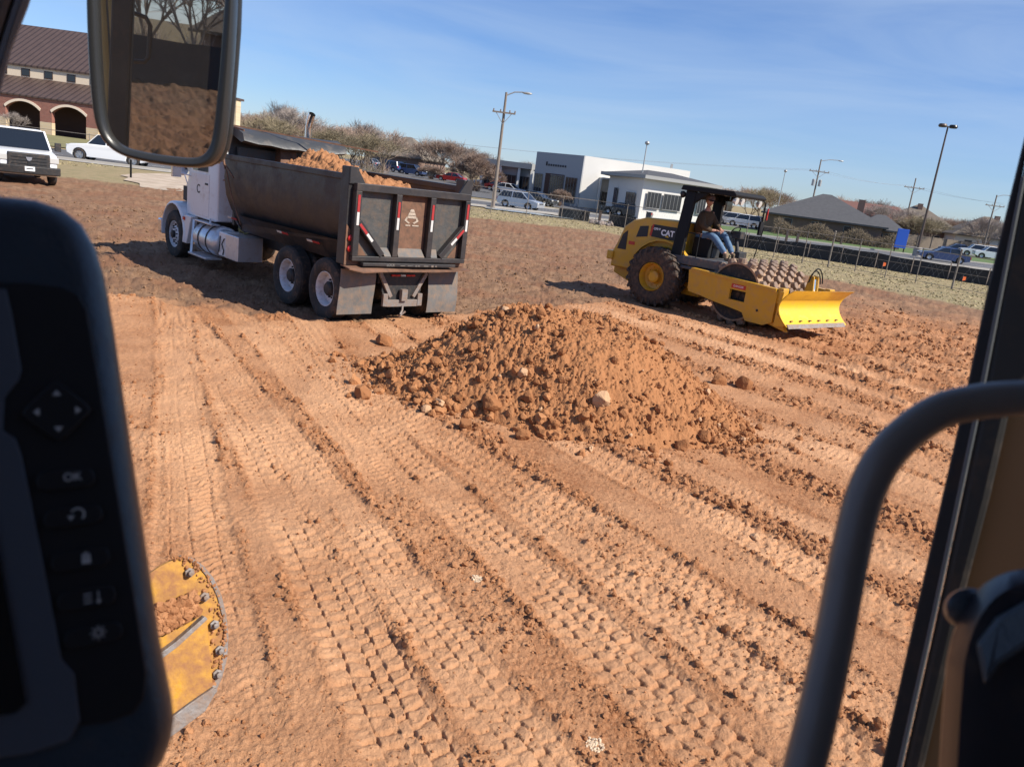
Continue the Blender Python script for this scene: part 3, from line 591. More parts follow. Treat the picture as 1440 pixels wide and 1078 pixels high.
# ------------------------------------------------------------------ dump truck (x forward, y left)
def tape(parent, p, q, wdt, nrm, n=2, label=None):
    """red and white reflective tape from p (red end) to q"""
    p = Vector(p); q = Vector(q); d = q - p
    r_ = MB().bar(p, p + d * 0.56, wdt * .75, 0.006, up=nrm).build('reflector_tape', M['tapered'], parent)
    MB().bar(p + d * 0.57, q, wdt * .75, 0.006, up=nrm).build('reflector_tape', M['tapewhite'], parent)
def dump_truck():
    T = empty('dump_truck', (-2.58, 14.16, 0.0), rad(135.4), 'black tandem-axle dump truck with a white cab, its bed heaped with orange soil', 'dump truck')
    # frame and axles
    m = MB()
    for s in (-1, 1): m.box(-0.55, 7.2, s * 0.43 - 0.045, s * 0.43 + 0.045, 0.72, 0.98)
    for x in (-0.5, 0.66, 2.3, 3.6, 5.0): m.box(x - .06, x + .06, -0.43, 0.43, 0.76, 0.94)
    for x in (0, 1.32): m.lathe([(0.09, -0.95), (0.09, -0.25), (0.2, -0.15), (0.2, 0.15), (0.09, 0.25), (0.09, 0.95)], o=(x, 0, 0.53), ax=(0, 1, 0), n=14)
    m.lathe([(0.06, -0.95), (0.06, 0.95)], o=(6.74, 0, 0.5), ax=(0, 1, 0), n=10)
    for s in (-1, 1):
        m.bar((-0.3, s * 0.5, 0.72), (0.66, s * 0.5, 0.62), 0.09, 0.1); m.bar((1.6, s * 0.5, 0.72), (0.66, s * 0.5, 0.62), 0.09, 0.1)
    m.build('chassis', M['black'], T, bevel=0.006)
    for x in (0, 1.32):
        for s in (-1, 1):
            road_wheel(T, x, s * 1.075, 0.53, 0.27, s, 'dual'); road_wheel(T, x, s * 0.755, 0.53, 0.27, s, 'dual')
    for s in (-1, 1): road_wheel(T, 6.74, s * 1.03, 0.53, 0.29, s, 'steer')
    # tub: half-round section
    sec = [(1.24, 2.42), (1.25, 2.05), (1.20, 1.70), (1.08, 1.42), (0.90, 1.21), (0.62, 1.08)]
    XR, XF = -0.62, 3.95
    out = [(y, z) for y, z in sec] + [(-y, z) for y, z in sec[::-1]]
    inn = [(y - 0.05 * (1 if y > 0 else -1), z + (0.05 if z < 1.5 else 0)) for y, z in out]
    ring = lambda x: [(x, y, z) for y, z in out] + [(x, y, z) for y, z in inn[::-1]]
    fr = [(y * 0.93, z + 0.02 * (2.42 - z)) for y, z in out]; m = MB()
    m.loft([ring(XR), ring(XF)])
    m.build('body_shell', M['bodyblack'], T, smooth=25, bevel=0.004)
    # front wall curving up, headboard
    m = MB(); m.prism([(y * 0.995, z) for y, z in out], 'x', XF - 0.06, XF - 0.005)
    m.prism([(1.19, 2.42), (1.19, 2.86), (1.05, 2.93), (-1.05, 2.93), (-1.19, 2.86), (-1.19, 2.42)], 'x', XF - 0.07, XF)
    m.build('headboard', M['bodyblack'], T, bevel=0.01)
    MB().box(XF - 0.16, XF - 0.085, 0.25, 1.05, 2.42, 2.66).build('inner_panel', M['gatepanel'], T)
    MB().add([(XF - 0.45, -0.15, 2.3), (XF - 0.45, 0.28, 2.3), (XF - 0.32, 0.22, 2.83), (XF - 0.32, -0.10, 2.83), (XF - .1, -.15, 2.3), (XF - .1, .28, 2.3), (XF - .1, .22, 2.83), (XF - .1, -.1, 2.83)],
             [(0, 1, 2, 3), (7, 6, 5, 4), (0, 4, 5, 1), (3, 2, 6, 7), (1, 5, 6, 2), (0, 3, 7, 4)]).build('hoist_cover', M['rust'], T, bevel=0.01)
    # top rails, corner posts, lower rail
    for s in (-1, 1):
        MB().box(XR, XF, s * 1.22 - 0.055, s * 1.22 + 0.055, 2.40, 2.50).build('top_rail', M['bodyblack'], T, bevel=0.012)
        a, b = sorted((s * 1.10, s * 1.285)); MB().box(XR - 0.07, XR + 0.16, a, b, 1.06, 2.62).build('corner_post', M['bodyblack'], T, bevel=0.012)
    for s in (-1, 1):       # skirt below the round side and the side apron the reflectors sit on
        m = MB()
        m.add([(XR + .1, s * 0.95, 1.02), (3.7, s * 0.95, 1.02), (3.9, s * 1.0, 1.16), (XR + .1, s * 1.21, 1.42), (3.6, s * 1.19, 1.36), (XR + .1, s * .9, 1.3), (3.6, s * .9, 1.3)], [(0, 1, 2, 4, 3), (0, 3, 5), (3, 4, 6, 5), (1, 6, 4, 2), (0, 5, 6, 1)])
        m.box(XR, 3.9, s * 0.55 - .04, s * 0.55 + .04, 0.99, 1.08)
        m.build('body_apron', M['bodyblack'], T)
    for x in (0.25, 1.35, 3.45): tape(T, (x, 1.19, 1.27), (x + 0.42, 1.19, 1.27), 0.055, (0, 0.8, -0.5))
    # rear gusset wings above the gate
    for s in (-1, 1):
        MB().prism([(s * 1.28, 2.62), (s * 1.28, 2.36), (s * 0.98, 2.36), (s * 1.16, 2.62)], 'x', XR - 0.10, XR - 0.06).build('gate_gusset', M['bodyblack'], T)
    # tailgate: frame proud of three recessed panels
    G = empty('tailgate', (XR - 0.06, 0, 0)); G.parent = T
    x0, x1 = -0.13, -0.012
    m = MB(); m.box(x0, x1, -1.20, 1.20, 2.26, 2.38); m.box(x0, x1, -1.20, 1.20, 1.14, 1.22)
    for y in (-1.15, -0.36, 0.36, 1.15): m.box(x0 - 0.002, x1, y - 0.055, y + 0.055, 1.222, 2.258)
    m.build('gate_frame', M['bodyblack'], G, bevel=0.008)
    for s in (-1, 1): MB().bar(((x0 + x1) / 2 - .006, s * 1.12, 1.78), ((x0 + x1) / 2 - .006, s * 0.62, 1.24), 0.10, 0.125, up=(1, 0, 0)).build('gate_brace', M['bodyblack'], G, bevel=0.006)
    MB().box(-0.016, 0.0, 0.40, 1.10, 1.22, 2.26).build('gate_panel', M['gatepanel'], G); MB().box(-0.016, 0.0, -1.10, -0.40, 1.22, 2.26).build('gate_panel', M['gatepanel'], G)
    c_ = MB().box(-0.016, 0.0, -0.31, 0.31, 1.22, 2.26).build('gate_panel', M['rust'], G); c_['label'] = 'rust-brown middle panel with a pale emblem'
    # emblem: a ribbed dome over a bar
    m = MB()
    for z0_, z1_, w0_, w1_ in ((1.985, 2.03, .055, .03), (1.93, 1.975, .085, .06), (1.875, 1.92, .10, .088)): m.prism([(-w0_, z0_), (w0_, z0_), (w1_, z1_), (-w1_, z1_)], 'x', -0.024, -0.018)
    for s in (-1, 1): m.prism([(s * .15, 1.835), (s * .11, 1.90), (s * .085, 1.89), (s * .10, 1.84), (s * .03, 1.80), (s * .06, 1.785)], 'x', -0.024, -0.018)
    m.box(-0.024, -0.018, -.16, -.02, 1.745, 1.765); m.box(-0.024, -0.018, .02, .12, 1.745, 1.765); m.build('emblem', M['emblem'], G)
    for y, a, b in ((1.15, 2.20, 1.72), (0.36, 2.14, 1.68), (-0.36, 2.14, 1.68), (-1.15, 2.20, 1.72)): tape(G, (x0 - .008, y, a), (x0 - .008, y, b), 0.06, (1, 0, 0))
    for s in (-1, 1): tape(G, (x0 - .012, s * 1.10, 1.74), (x0 - .012, s * 0.84, 1.47), 0.06, (1, 0, 0))
    for y0, y1 in ((-0.28, 0.28),): MB().add([(x0 + .01, y0, 1.225), (x0 + .01, y1, 1.225), (-0.02, y1 - .02, 1.36), (-0.02, y0 + .02, 1.36)], [(0, 1, 2, 3)]).build('gate_ledge', M['flap'], G)
    for s in (-1, 1): MB().add([(x0 + .01, s * .43, 1.225), (x0 + .01, s * .56, 1.225), (-0.02, s * .60, 1.36), (-0.02, s * .43, 1.36)], [(0, 1, 2, 3)]).build('gate_ledge', M['flap'], G)
    # rear corner plates with lamps, bumper lip
    for s in (-1, 1): MB().prism([(s * 1.28, 1.72), (s * 1.28, 1.06), (s * 0.75, 1.06), (s * 0.80, 1.14)], 'x', XR - 0.085, XR - 0.062).build('corner_plate', M['rust'], T)
    for s in (-1, 1):
        for z in (1.50, 1.33):
            MB().lathe([(0.058, 0), (0.058, 0.03), (0.03, 0.045), (0, 0.047)], o=(XR - 0.086, s * 1.19, z), ax=(-1, 0, 0), n=18).build('tail_lamp', M['lampred'], T, smooth=True)
    m = MB(); pts = []
    m.add([(XR - 0.30, -1.27, 1.035), (XR - 0.27, -0.5, 1.00), (XR - 0.27, 0.4, 1.0), (XR - 0.32, 1.05, 0.985), (XR - 0.28, 1.29, 1.03), (XR, 1.29, 1.06), (XR, -1.27, 1.06),
           (XR - 0.30, -1.27, 1.015), (XR - 0.27, -0.5, 0.98), (XR - 0.27, 0.4, 0.98), (XR - 0.32, 1.05, 0.965), (XR - 0.28, 1.29, 1.01), (XR, 1.29, 1.04), (XR, -1.27, 1.04)],
          [(0, 1, 2, 3, 4, 5, 6), (13, 12, 11, 10, 9, 8, 7)] + [(i, (i + 1) % 7, 7 + (i + 1) % 7, 7 + i) for i in range(7)])
    m.build('spill_apron', M['rust'], T)
    m = MB().box(XR - 0.25, XR - 0.14, -0.95, 1.02, 1.065, 1.12); m.build('gate_latch_bar', M['bodyblack'], T, bevel=0.008)
    TM = frame_M((XR - 0.252, 0.05, 1.092), (0, -1, 0), (0, 0, 1)); text_mesh('latch_bar_lettering', 'LOCK', 0.062, M['flap'], T, frame_M((XR - 0.252, 0.47, 1.092), (0, -1, 0), (0, 0, 1)), 0.001, 0.002)
    m = MB()
    for y_, l_, h_ in ((0.22, .10, .012), (0.06, .12, .010), (-0.06, .03, .030), (-0.12, .05, .022), (-0.28, .10, .016), (-0.42, .05, .03), (-0.50, .04, .02)): m.box(XR - .253, XR - .25, y_ - l_ / 2, y_ + l_ / 2, 1.085 - h_ / 2, 1.085 + h_ / 2)
    m.build('worn_lettering', M['flap'], T)
    # flaps, light bar, hitch
    for s in (-1, 1):
        a, b = sorted((s * 0.58, s * 1.27)); f = MB(); n = 6
        rings = []
        for k in range(7): z = 0.98 - k * 0.13; xx = XR + 0.02 - 0.03 * math.sin(k * 0.6 + s); rings.append([(xx, a, z), (xx + .014, a, z), (xx + .014, b, z), (xx, b, z)])
        f.loft(rings).build('mud_flap', M['flap'], T, smooth=True)
    m = MB(); m.prism([(0.42, 0.97), (0.42, 0.60), (0.33, 0.42), (-0.33, 0.42), (-0.42, 0.60), (-0.42, 0.97)], 'x', XR + 0.02, XR + 0.06); m.build('hitch_plate', M['black'], T)
    m = MB()
    for s in (-1, 1): m.bar((XR - 0.0, s * 0.50, 0.93), (XR - 0.0, s * 0.24, 0.50), 0.07, 0.05, up=(1, 0, 0)); 
    m.box(XR - 0.04, XR + 0.015, -0.36, 0.36, 0.33, 0.45); m.box(XR - 0.05, XR + 0.01, -0.42, -0.32, 0.34, 0.56); m.box(XR - 0.05, XR + 0.01, 0.32, 0.42, 0.34, 0.56)
    m.build('hitch_bracket', M['steel'], T, bevel=0.005)
    m = MB().box(XR - 0.09, XR - 0.01, -0.06, 0.06, 0.44, 0.64)
    m.tube([(XR - 0.05, 0.0, 0.34), (XR - 0.12, 0.05, 0.28), (XR - 0.14, 0.10, 0.22), (XR - 0.10, 0.10, 0.17), (XR - 0.06, 0.02, 0.19), (XR - 0.08, -0.05, 0.25)], 0.018, 8); m.build('tow_hook', M['steel'], T, smooth=True)
    for y in (-0.20, -0.04, 0.0, 0.04, 0.20)[::2] + (-.12, .12): MB().box(XR - 0.005, XR + 0.018, y - 0.05, y + 0.05, 0.86, 0.89).build('marker_lamp', M['lampred'] if y else M['tapewhite'], T)
    # tarp roller housing over the headboard
    m = MB(); rings = []
    for k in range(9):
        y = 1.15 - k * (2.30 / 8); sag = 0.05 * math.sin(k / 8 * PI) + (0.02 if k % 2 else 0)
        rings.append([(XF - 0.62, y, 2.80 - sag), (XF - 0.55, y, 2.93 - sag), (XF - 0.2, y, 3.04 - sag * .4), (XF + 0.12, y, 3.03), (XF + 0.2, y, 2.93), (XF + 0.14, y, 2.84), (XF - 0.1, y, 2.88), (XF - 0.5, y, 2.76 - sag)])
    m.loft(rings).build('tarp_cover', M['tarp'], T, smooth=50)
    MB().tube([(XF + 0.05, -1.2, 2.95), (XF + 0.05, 1.2, 2.95)], 0.07, 12).build('tarp_roller', M['black'], T, smooth=True)
    m = MB(); m.box(XF - 0.05, XF + 0.15, 1.15, 1.27, 2.86, 3.03); m.build('roller_motor', M['black'], T, bevel=0.01)
    m = MB()
    m.bar((XF + 0.1, 1.36, 3.0), (XF - 0.28, 1.36, 2.22), 0.03, 0.03); m.bar((XF + 0.2, 1.40, 3.0), (XF - 0.05, 1.38, 2.30), 0.025, 0.025); m.bar((XF - 0.28, 1.36, 2.3), (XF - .62, 1.34, 2.08), 0.025, 0.02)
    m.bar((XF + .35, 1.38, 3.12), (XF - 1.0, 1.34, 2.98), 0.02, 0.03); m.bar((XF + .3, 1.4, 3.08), (XF - 1.5, -1.34, 2.92), 0.02, 0.03)
    m.tube([(XF - 0.2, 1.3, 2.2), (XF - 0.38, 1.27, 1.75), (XF - 0.62, 1.24, 1.40), (XF - .7, 1.2, 1.2)], 0.012, 6); m.build('tarp_arm', M['rust'], T)
    # cab (x 4.75 .. 6.2), hood, fenders
    C_ = empty('cab', (0, 0, 0)); C_.parent = T
    m = MB()
    def cr(x, hw, zb, zt, top, r=0.12): return [(x, -hw, zb), (x, hw, zb), (x, hw, zt - .35), (x, hw - .03, zt - r), (x, hw - r - .03, zt), (x, -hw + r + .03, zt), (x, -hw + .03, zt - r), (x, -hw, zt - .35)]
    m.loft([cr(4.72, 1.02, 1.08, 2.72, 0), cr(4.80, 1.06, 1.05, 2.84, 0), cr(5.6, 1.06, 1.05, 2.88, 0), cr(5.95, 1.06, 1.05, 2.82, 0), cr(6.32, 1.04, 1.05, 1.98, 0)])
    m.build('cab_shell', M['white'], C_, smooth=40, bevel=0.02)
    for s in (-1, 1):
        MB().add([(5.15, s * 1.068, 2.05), (5.95, s * 1.068, 2.05), (5.86, s * 1.04, 2.58), (5.18, s * 1.04, 2.62)], [(0, 1, 2, 3)]).build('side_window', M['glass'], C_)
        dr = MB().box(5.08, 6.02, s * 1.064 - .006, s * 1.064 + .006, 1.12, 2.00).build('door', M['white'], C_, bevel=0.006)
        MB().box(5.14, 5.26, s * 1.075 - .012, s * 1.075 + .012, 1.78, 1.82).build('handle', M['black'], dr)
    text_mesh('door_lettering', 'C', 0.26, M['decal'], C_, frame_M((5.62, 1.074, 1.66), (-1, 0, 0), (0, 0, 1)), 0.001, 0.004)
    m = MB(); m.add([(5.99, -0.95, 2.78), (5.99, 0.95, 2.78), (6.34, 0.96, 2.0), (6.34, -0.96, 2.0)], [(0, 1, 2, 3)]); m.build('windshield', M['glass'], C_)
    m = MB(); hd = lambda x, hw, zb, zt: [(x, -hw, zb), (x, hw, zb), (x, hw * 1.0, zt - .22), (x, hw * 0.82, zt - .03), (x, 0, zt), (x, -hw * 0.82, zt - .03), (x, -hw, zt - .22)]
    m.loft([hd(6.30, 0.92, 1.0, 2.02), hd(6.9, 0.80, 1.0, 1.92), hd(7.55, 0.60, 0.95, 1.74), hd(7.62, 0.55, 0.95, 1.66)]); m.build('hood', M['white'], C_, smooth=30, bevel=0.02)
    m = MB()
    for k in range(3): m.box(6.5 + k * 0.2, 6.62 + k * 0.2, 0.93 - k * 0.045 - .04, 0.93 - k * 0.045 + .004, 1.30, 1.62)
    m.build('hood_vent', M['black'], C_)
    for s in (-1, 1):       # fender arch over the steer wheel, skirt behind it
        m = MB(); rings = []
        for k in range(13):
            a = rad(-8 + k * 196 / 12); r_ = 0.64; rings.append([(6.74 + r_ * math.cos(a), s * y_, 0.55 + r_ * math.sin(a) * 1.05) for y_ in (0.62, 1.20)] + [(6.74 + (r_ + .06) * math.cos(a), s * y_, 0.55 + (r_ + .06) * math.sin(a) * 1.05) for y_ in (1.17, 0.62)])
        m.loft(rings); m.prism([(6.12, 1.05), (6.22, 0.42), (5.98, 0.42), (5.75, 1.05)], 'y', s * 1.0, s * 1.17); m.build('fender', M['white'], C_, smooth=40, bevel=0.015)
        MB().box(6.06, 6.16, s * 1.18 - .01, s * 1.18 + .012, 0.93, 1.0).build('marker_lamp', M['lampred'], C_)
    m = MB().box(7.6, 7.75, -1.15, 1.15, 0.45, 0.78); m.build('bumper', M['chrome'], C_, bevel=0.03)
    MB().box(7.60, 7.64, -0.48, 0.48, 0.95, 1.6).build('grille', M['black'], C_)
    for s in (-1, 1): MB().box(7.50, 7.6, s * 0.78 - .14, s * 0.78 + .14, 0.95, 1.12).build('headlight', M['lampclear'], C_, bevel=0.02)
    m = MB(); m.bar((5.98, 1.08, 2.3), (6.12, 1.32, 2.34), 0.025, 0.025); m.bar((5.98, 1.08, 1.9), (6.12, 1.32, 1.95), 0.025, 0.025); m.box(6.08, 6.16, 1.26, 1.46, 1.85, 2.45); m.build('side_mirror', M['chrome'], C_, bevel=0.01)
    m = MB(); m.lathe([(0.10, 0), (0.11, 0.05), (0.05, 0.08), (0, 0.08)], o=(6.5, 1.05, 1.98), ax=(1, 0, 0), n=14); m.tube([(6.3, 0.98, 1.55), (6.5, 1.05, 1.95)], 0.012, 6); m.build('fender_mirror', M['chrome'], C_, smooth=True)
    # tank, battery box, steps, stack
    m = MB().lathe([(0.0, 0), (0.20, 0.015), (0.30, 0.06), (0.325, 0.12), (0.325, 1.03), (0.30, 1.09), (0.20, 1.135), (0, 1.15)], o=(4.42, 0.92, 0.66), ax=(1, 0, 0), n=36); m.build('fuel_tank', M['alu'], T, smooth=50)
    m = MB()
    for x in (4.75, 5.15): m.lathe([(0.329, 0), (0.335, 0.0), (0.335, 0.05), (0.329, 0.05)], o=(x, 0.92, 0.66), ax=(1, 0, 0), n=36, closed=True)
    m.build('tank_strap', M['black'], T)
    m = MB(); m.box(4.62, 5.55, 0.95, 1.30, 0.27, 0.31); m.box(4.62, 5.5, 1.0, 1.2, 0.99, 1.02); m.bar((5.5, 1.25, 0.3), (5.62, 1.15, 1.0), 0.05, 0.04); m.bar((4.66, 1.2, 1.0), (4.9, 1.1, 1.1), 0.04, 0.03); m.build('cab_step', M['alu'], T, bevel=0.006)
    MB().lathe([(0.0, 0), (0.20, 0.015), (0.30, 0.06), (0.325, 0.12), (0.325, 0.8), (0.2, 0.87), (0, 0.88)], o=(4.42, -0.92, 0.66), ax=(1, 0, 0), n=24).build('fuel_tank', M['alu'], T, smooth=50)
    m = MB().box(3.42, 4.0, 0.62, 1.16, 0.42, 0.92); m.build('battery_box', M['alu'], T, bevel=0.015)
    m = MB().box(4.02, 4.36, 0.70, 1.14, 0.42, 0.92); m.build('tool_box', M['white'], T, bevel=0.02)
    m = MB(); m.tube([(4.08, 1.15, 0.8), (4.14, 1.17, 0.68), (4.07, 1.16, 0.55), (4.13, 1.15, 0.46)], 0.012, 6); m.tube([(4.28, 1.15, 0.83), (4.24, 1.17, 0.66), (4.3, 1.16, 0.5)], 0.012, 6); m.build('box_latch', M['black'], T)
    m = MB(); xs, ys = 4.62, -0.93
    m.tube([(xs, ys, 0.9), (xs, ys, 3.22), (xs - 0.02, ys, 3.34), (xs - 0.07, ys - 0.0, 3.46), (xs - 0.13, ys, 3.54)], 0.075, 16, cap=False); m.build('exhaust_stack', M['chrome'], T, smooth=True)
    m = MB(); m.box(XF + .02, XF + .12, -1.0, 1.0, 1.1, 2.6); m.build('cab_guard', M['black'], T)
    m = MB()
    for k, (a, b) in enumerate((((3.9, .9, 1.0), (4.6, .6, 1.04)), ((4.4, .7, .98), (3.6, .8, 1.02)), ((3.3, .5, 1.0), (4.7, .3, 1.1)))): m.tube([a, ((a[0] + b[0]) / 2, (a[1] + b[1]) / 2, .93), b], 0.016, 6)
    m.build('air_hose', M['hose'], T, smooth=True)
    return T
truck = dump_truck()
def soil_load():
    """the load lies in the bed: a thing of its own"""
    Mx = Matrix.Translation((-2.58, 14.16, 0)) @ Matrix.Rotation(rad(135.4), 4, 'Z')
    gx = np.linspace(-0.60, 4.25, 240); gy = np.linspace(-1.15, 1.15, 130); X, Y = np.meshgrid(gx, gy); 
    def f(X, Y):
        h = 1.95 + 0.80 * np.exp(-((X - 2.35) / 1.15) ** 2 - ((Y + 0.05) / 0.95) ** 2) + 0.42 * np.exp(-((X - 0.75) / 0.75) ** 2 - ((Y - 0.5) / 0.6) ** 2) + 0.40 * np.exp(-((X + 0.1) / 0.5) ** 2 - ((Y + .15) / 0.45) ** 2) + 0.2 * np.exp(-((X - 0.1) / 0.5) ** 2 - ((Y - .6) / 0.5) ** 2)
        h = h + 0.05 * fbm(X * 1.7, Y * 1.7, 4, 3) + 0.08 * clods(X * 3.4, Y * 3.4, 5, 0.45, 0.3) + 0.06 * clods(X * 8, Y * 8, 6, 0.45, 0.3) + 0.035 * fbm(X * 12, Y * 12, 7, 5, 0.65)
        return np.minimum(h, 2.9)
    o = grid_object('soil_load', X, Y, f(X, Y), M['clod']); o.matrix_world = Mx
    tag(o, 'mound of orange soil heaped in the bed of the black dump truck', 'soil load')
soil_load()
# ------------------------------------------------------------------ padfoot compactor (two articulated halves)
def compactor():
    th = rad(-40); R = empty('soil_compactor', (4.0, 21.35, -0.03), th, 'yellow padfoot soil compactor with a dozer blade and black canopy, driven by a seated man', 'compactor')
    Y = M['yellow']
    # engine hood, rear frame
    prof = [(-1.62, 0.80), (-1.60, 1.25), (-1.52, 1.42), (-1.34, 1.92), (-1.10, 2.10), (-0.7, 2.23), (0.42, 2.26), (0.42, 1.42), (0.1, 1.52), (-0.45, 1.50), (-0.85, 1.22), (-1.0, 0.80)]
    m = MB().prism(prof, 'y', -0.80, 0.80); m.build('engine_hood', Y, R, bevel=0.05, seg=3)
    m = MB().prism([(-1.66, 0.98), (-1.66, 0.62), (-1.05, 0.42), (1.05, 0.42), (1.05, 1.0), (-1.1, 1.0)], 'y', -0.52, 0.52); m.box(-1.74, -1.54, -0.86, 0.86, 0.98, 1.22)
    m.build('rear_frame', Y, R, bevel=0.03)
    m = MB()        # side flare over the tyre
    for s in (-1, 1):
        rings = []
        for k in range(9):
            a = rad(25 + k * 125 / 8); r_ = 0.92; c = (0, 0.78)
            rings.append([(c[0] + r_ * math.cos(a), s * 0.78, c[1] + r_ * math.sin(a)), (c[0] + r_ * math.cos(a), s * 0.92, c[1] + r_ * math.sin(a)), (c[0] + (r_ + .05) * math.cos(a), s * 0.92, c[1] + (r_ + .05) * math.sin(a)), (c[0] + (r_ + .05) * math.cos(a), s * 0.78, c[1] + (r_ + .05) * math.sin(a))])
        m.loft(rings)
    m.build('wheel_arch', Y, R, smooth=40)
    for s in (-1, 1):
        MB().prism([(-0.92, 1.68), (-0.84, 1.98), (-0.58, 2.02), (-0.58, 1.74)], 'y', s * 0.806 - .004, s * 0.806 + .004).build('vent_screen', M['decal'], R)
        MB().prism([(-1.46, 1.30), (-1.34, 1.70), (-1.20, 1.82), (-1.18, 1.30)], 'y', s * 0.806 - .003, s * 0.806 + .003).build('vent_screen', M['black'], R)
        d = MB().prism([(-0.50, 1.80), (-0.50, 2.02), (-0.44, 2.08), (0.26, 2.08), (0.26, 1.74), (-0.44, 1.76)], 'y', s * 0.808 - .003, s * 0.808 + .003).build('brand_decal', M['decal'], R)
        MB().prism([(-0.52, 1.80), (-0.46, 2.08), (-0.42, 2.08), (-0.46, 1.76)], 'y', s * 0.812 - .003, s * 0.812 + .003).build('decal_stripe', M['decalred'], d)
        MB().prism([(-1.12, 1.46), (-1.12, 1.55), (-0.93, 1.55), (-0.93, 1.46)], 'y', s * 0.806 - .003, s * 0.806 + .003).build('warning_decal', M['decalred'], R)
    fx = frame_M((0.02, -0.8135, 1.90), (1, 0, 0), (0, 0, 1))
    text_mesh('brand_lettering', 'CAT', 0.20, M['decalwhite'], R, fx, 0.001, 0.008)
    text_mesh('model_lettering', 'CP56B', 0.075, M['decalwhite'], R, frame_M((-0.31, -0.8135, 1.97), (1, 0, 0), (0, 0, 1)), 0.001, 0.003)
    MB().prism([(-0.04, 1.80), (0.08, 1.80), (0.02, 1.85)], 'y', -0.818, -0.813).build('decal_triangle', M['yellowblade'], R)
    # rear tyres with lugs
    for s in (-1, 1):
        W = empty('wheel', (0, s * 0.98, 0.78)); W.parent = R; Rt = 0.77; wd = 0.56
        m = MB().lathe(tyre_prof(Rt - 0.03, 0.36, wd, 0.05, 0.10), ax=(0, s, 0), n=56, closed=True)
        for k in range(22):
            for q in (-1, 1):
                a = 2 * PI * (k + (0.5 if q > 0 else 0)) / 22; a2 = a + 0.22
                p0 = Vector((math.cos(a) * (Rt - 0.02), q * 0.02, math.sin(a) * (Rt - 0.02))); p1 = Vector((math.cos(a2) * (Rt - 0.03), q * wd * 0.47, math.sin(a2) * (Rt - 0.03))); p2 = Vector((math.cos(a2 + .03) * (Rt - 0.16), q * wd * 0.50, math.sin(a2 + .03) * (Rt - 0.16)))
                m.bar(p0, p1, 0.055, 0.06, up=(math.cos(a + .1), 0, math.sin(a + .1))); m.bar(p1, p2, 0.055, 0.04, up=(0, q, 0))
        m.build('tyre', M['rubber_mud'], W, smooth=30)
        m = MB().lathe([(0.37, 0.24), (0.355, 0.26), (0.33, 0.20), (0.31, 0.06), (0.18, 0.02), (0.16, 0.04), (0.15, 0.16), (0.11, 0.19), (0, 0.19)], ax=(0, s, 0), n=36, cap=False)
        for k in range(10): a = k * PI / 5; m.lathe([(0.018, 0.02), (0.018, 0.06), (0, 0.06)], o=(math.cos(a) * .235, 0, math.sin(a) * .235), ax=(0, s, 0), n=6)
        m.build('rim', M['yellow'], W, smooth=35)
    # platform, canopy
    m = MB().box(0.28, 1.70, -0.98, 0.98, 1.22, 1.44); m.box(0.40, 1.62, -0.99, 0.99, 1.12, 1.20); m.box(1.62, 1.78, -1.0, -0.3, 1.12, 1.46); m.build('platform', M['deck'], R, bevel=0.02)
    m = MB(); m.box(0.44, 1.4, -0.7, 0.7, 0.75, 1.3); m.build('platform_support', M['black'], R, bevel=0.02)
    for s in (-1, 1):
        m = MB()
        m.add([(0.30, s * 0.98, 1.40), (0.60, s * 0.98, 1.40), (0.62, s * 0.80, 3.02), (0.34, s * 0.80, 3.10), (0.30, s * 0.86, 1.40), (0.60, s * 0.86, 1.40), (0.62, s * 0.68, 3.02), (0.34, s * 0.68, 3.10)], [(0, 1, 2, 3), (7, 6, 5, 4), (0, 4, 5, 1), (1, 5, 6, 2), (2, 6, 7, 3), (3, 7, 4, 0)])
        m.prism([(0.60, 2.74), (0.62, 3.02), (1.0, 3.04)], 'y', s * .80, s * .70)
        m.build('canopy_post', M['ropsblack'], R, bevel=0.015)
    m = MB().prism([(0.20, 3.04), (0.24, 3.16), (1.66, 3.15), (1.74, 3.08), (1.72, 3.02), (0.5, 3.03)], 'y', -0.86, 0.86); m.build('canopy_roof', M['ropsblack'], R, bevel=0.02)
    m = MB(); m.box(0.36, 0.50, -0.7, 0.7, 2.86, 3.02); m.build('canopy_crossbar', M['ropsblack'], R, bevel=0.01)
    for x, y in ((1.66, -0.70), (1.66, -0.38), (1.66, 0.62), (0.24, -0.74)):
        L_ = MB().lathe([(0.05, -0.05), (0.085, 0.0), (0.085, 0.05), (0, 0.052)], o=(x, y, 2.93), ax=(1 if x > 1 else -1, 0, -0.25), n=16); L_.build('work_lamp', M['lampclear'] if x > 1 else M['black'], R, smooth=True)
    m = MB(); m.tube([(1.62, 0.84, 3.05), (1.70, 0.95, 2.97), (1.70, 0.97, 2.45)], 0.022, 8); m.box(1.66, 1.72, 0.86, 1.05, 2.15, 2.50); m.build('side_mirror', M['ropsblack'], R, bevel=0.01)
    m = MB(); m.tube([(1.42, -0.50, 3.05), (1.42, -0.50, 2.92)], 0.015, 6); m.box(1.39, 1.44, -0.66, -0.36, 2.66, 2.90); m.build('interior_mirror', M['glass'], R, bevel=0.02)
    m = MB().box(1.72, 1.75, 1.08, 1.11, 2.55, 2.85); m.build('flag', M['lampred'], R)
    # seat and steering column with instrument pod
    m = MB().box(0.62, 1.12, -0.28, 0.28, 1.70, 1.86); m.build('seat', M['black'], R, bevel=0.05, seg=3)
    m = MB().add([(0.60, -.26, 1.84), (0.74, -.26, 1.84), (0.74, .26, 1.84), (0.60, .26, 1.84), (0.48, -.22, 2.36), (0.60, -.22, 2.38), (0.60, .22, 2.38), (0.48, .22, 2.36)], [(3, 2, 1, 0), (4, 5, 6, 7), (0, 1, 5, 4), (1, 2, 6, 5), (2, 3, 7, 6), (3, 0, 4, 7)]); m.build('backrest', M['black'], R, bevel=0.04, seg=3)
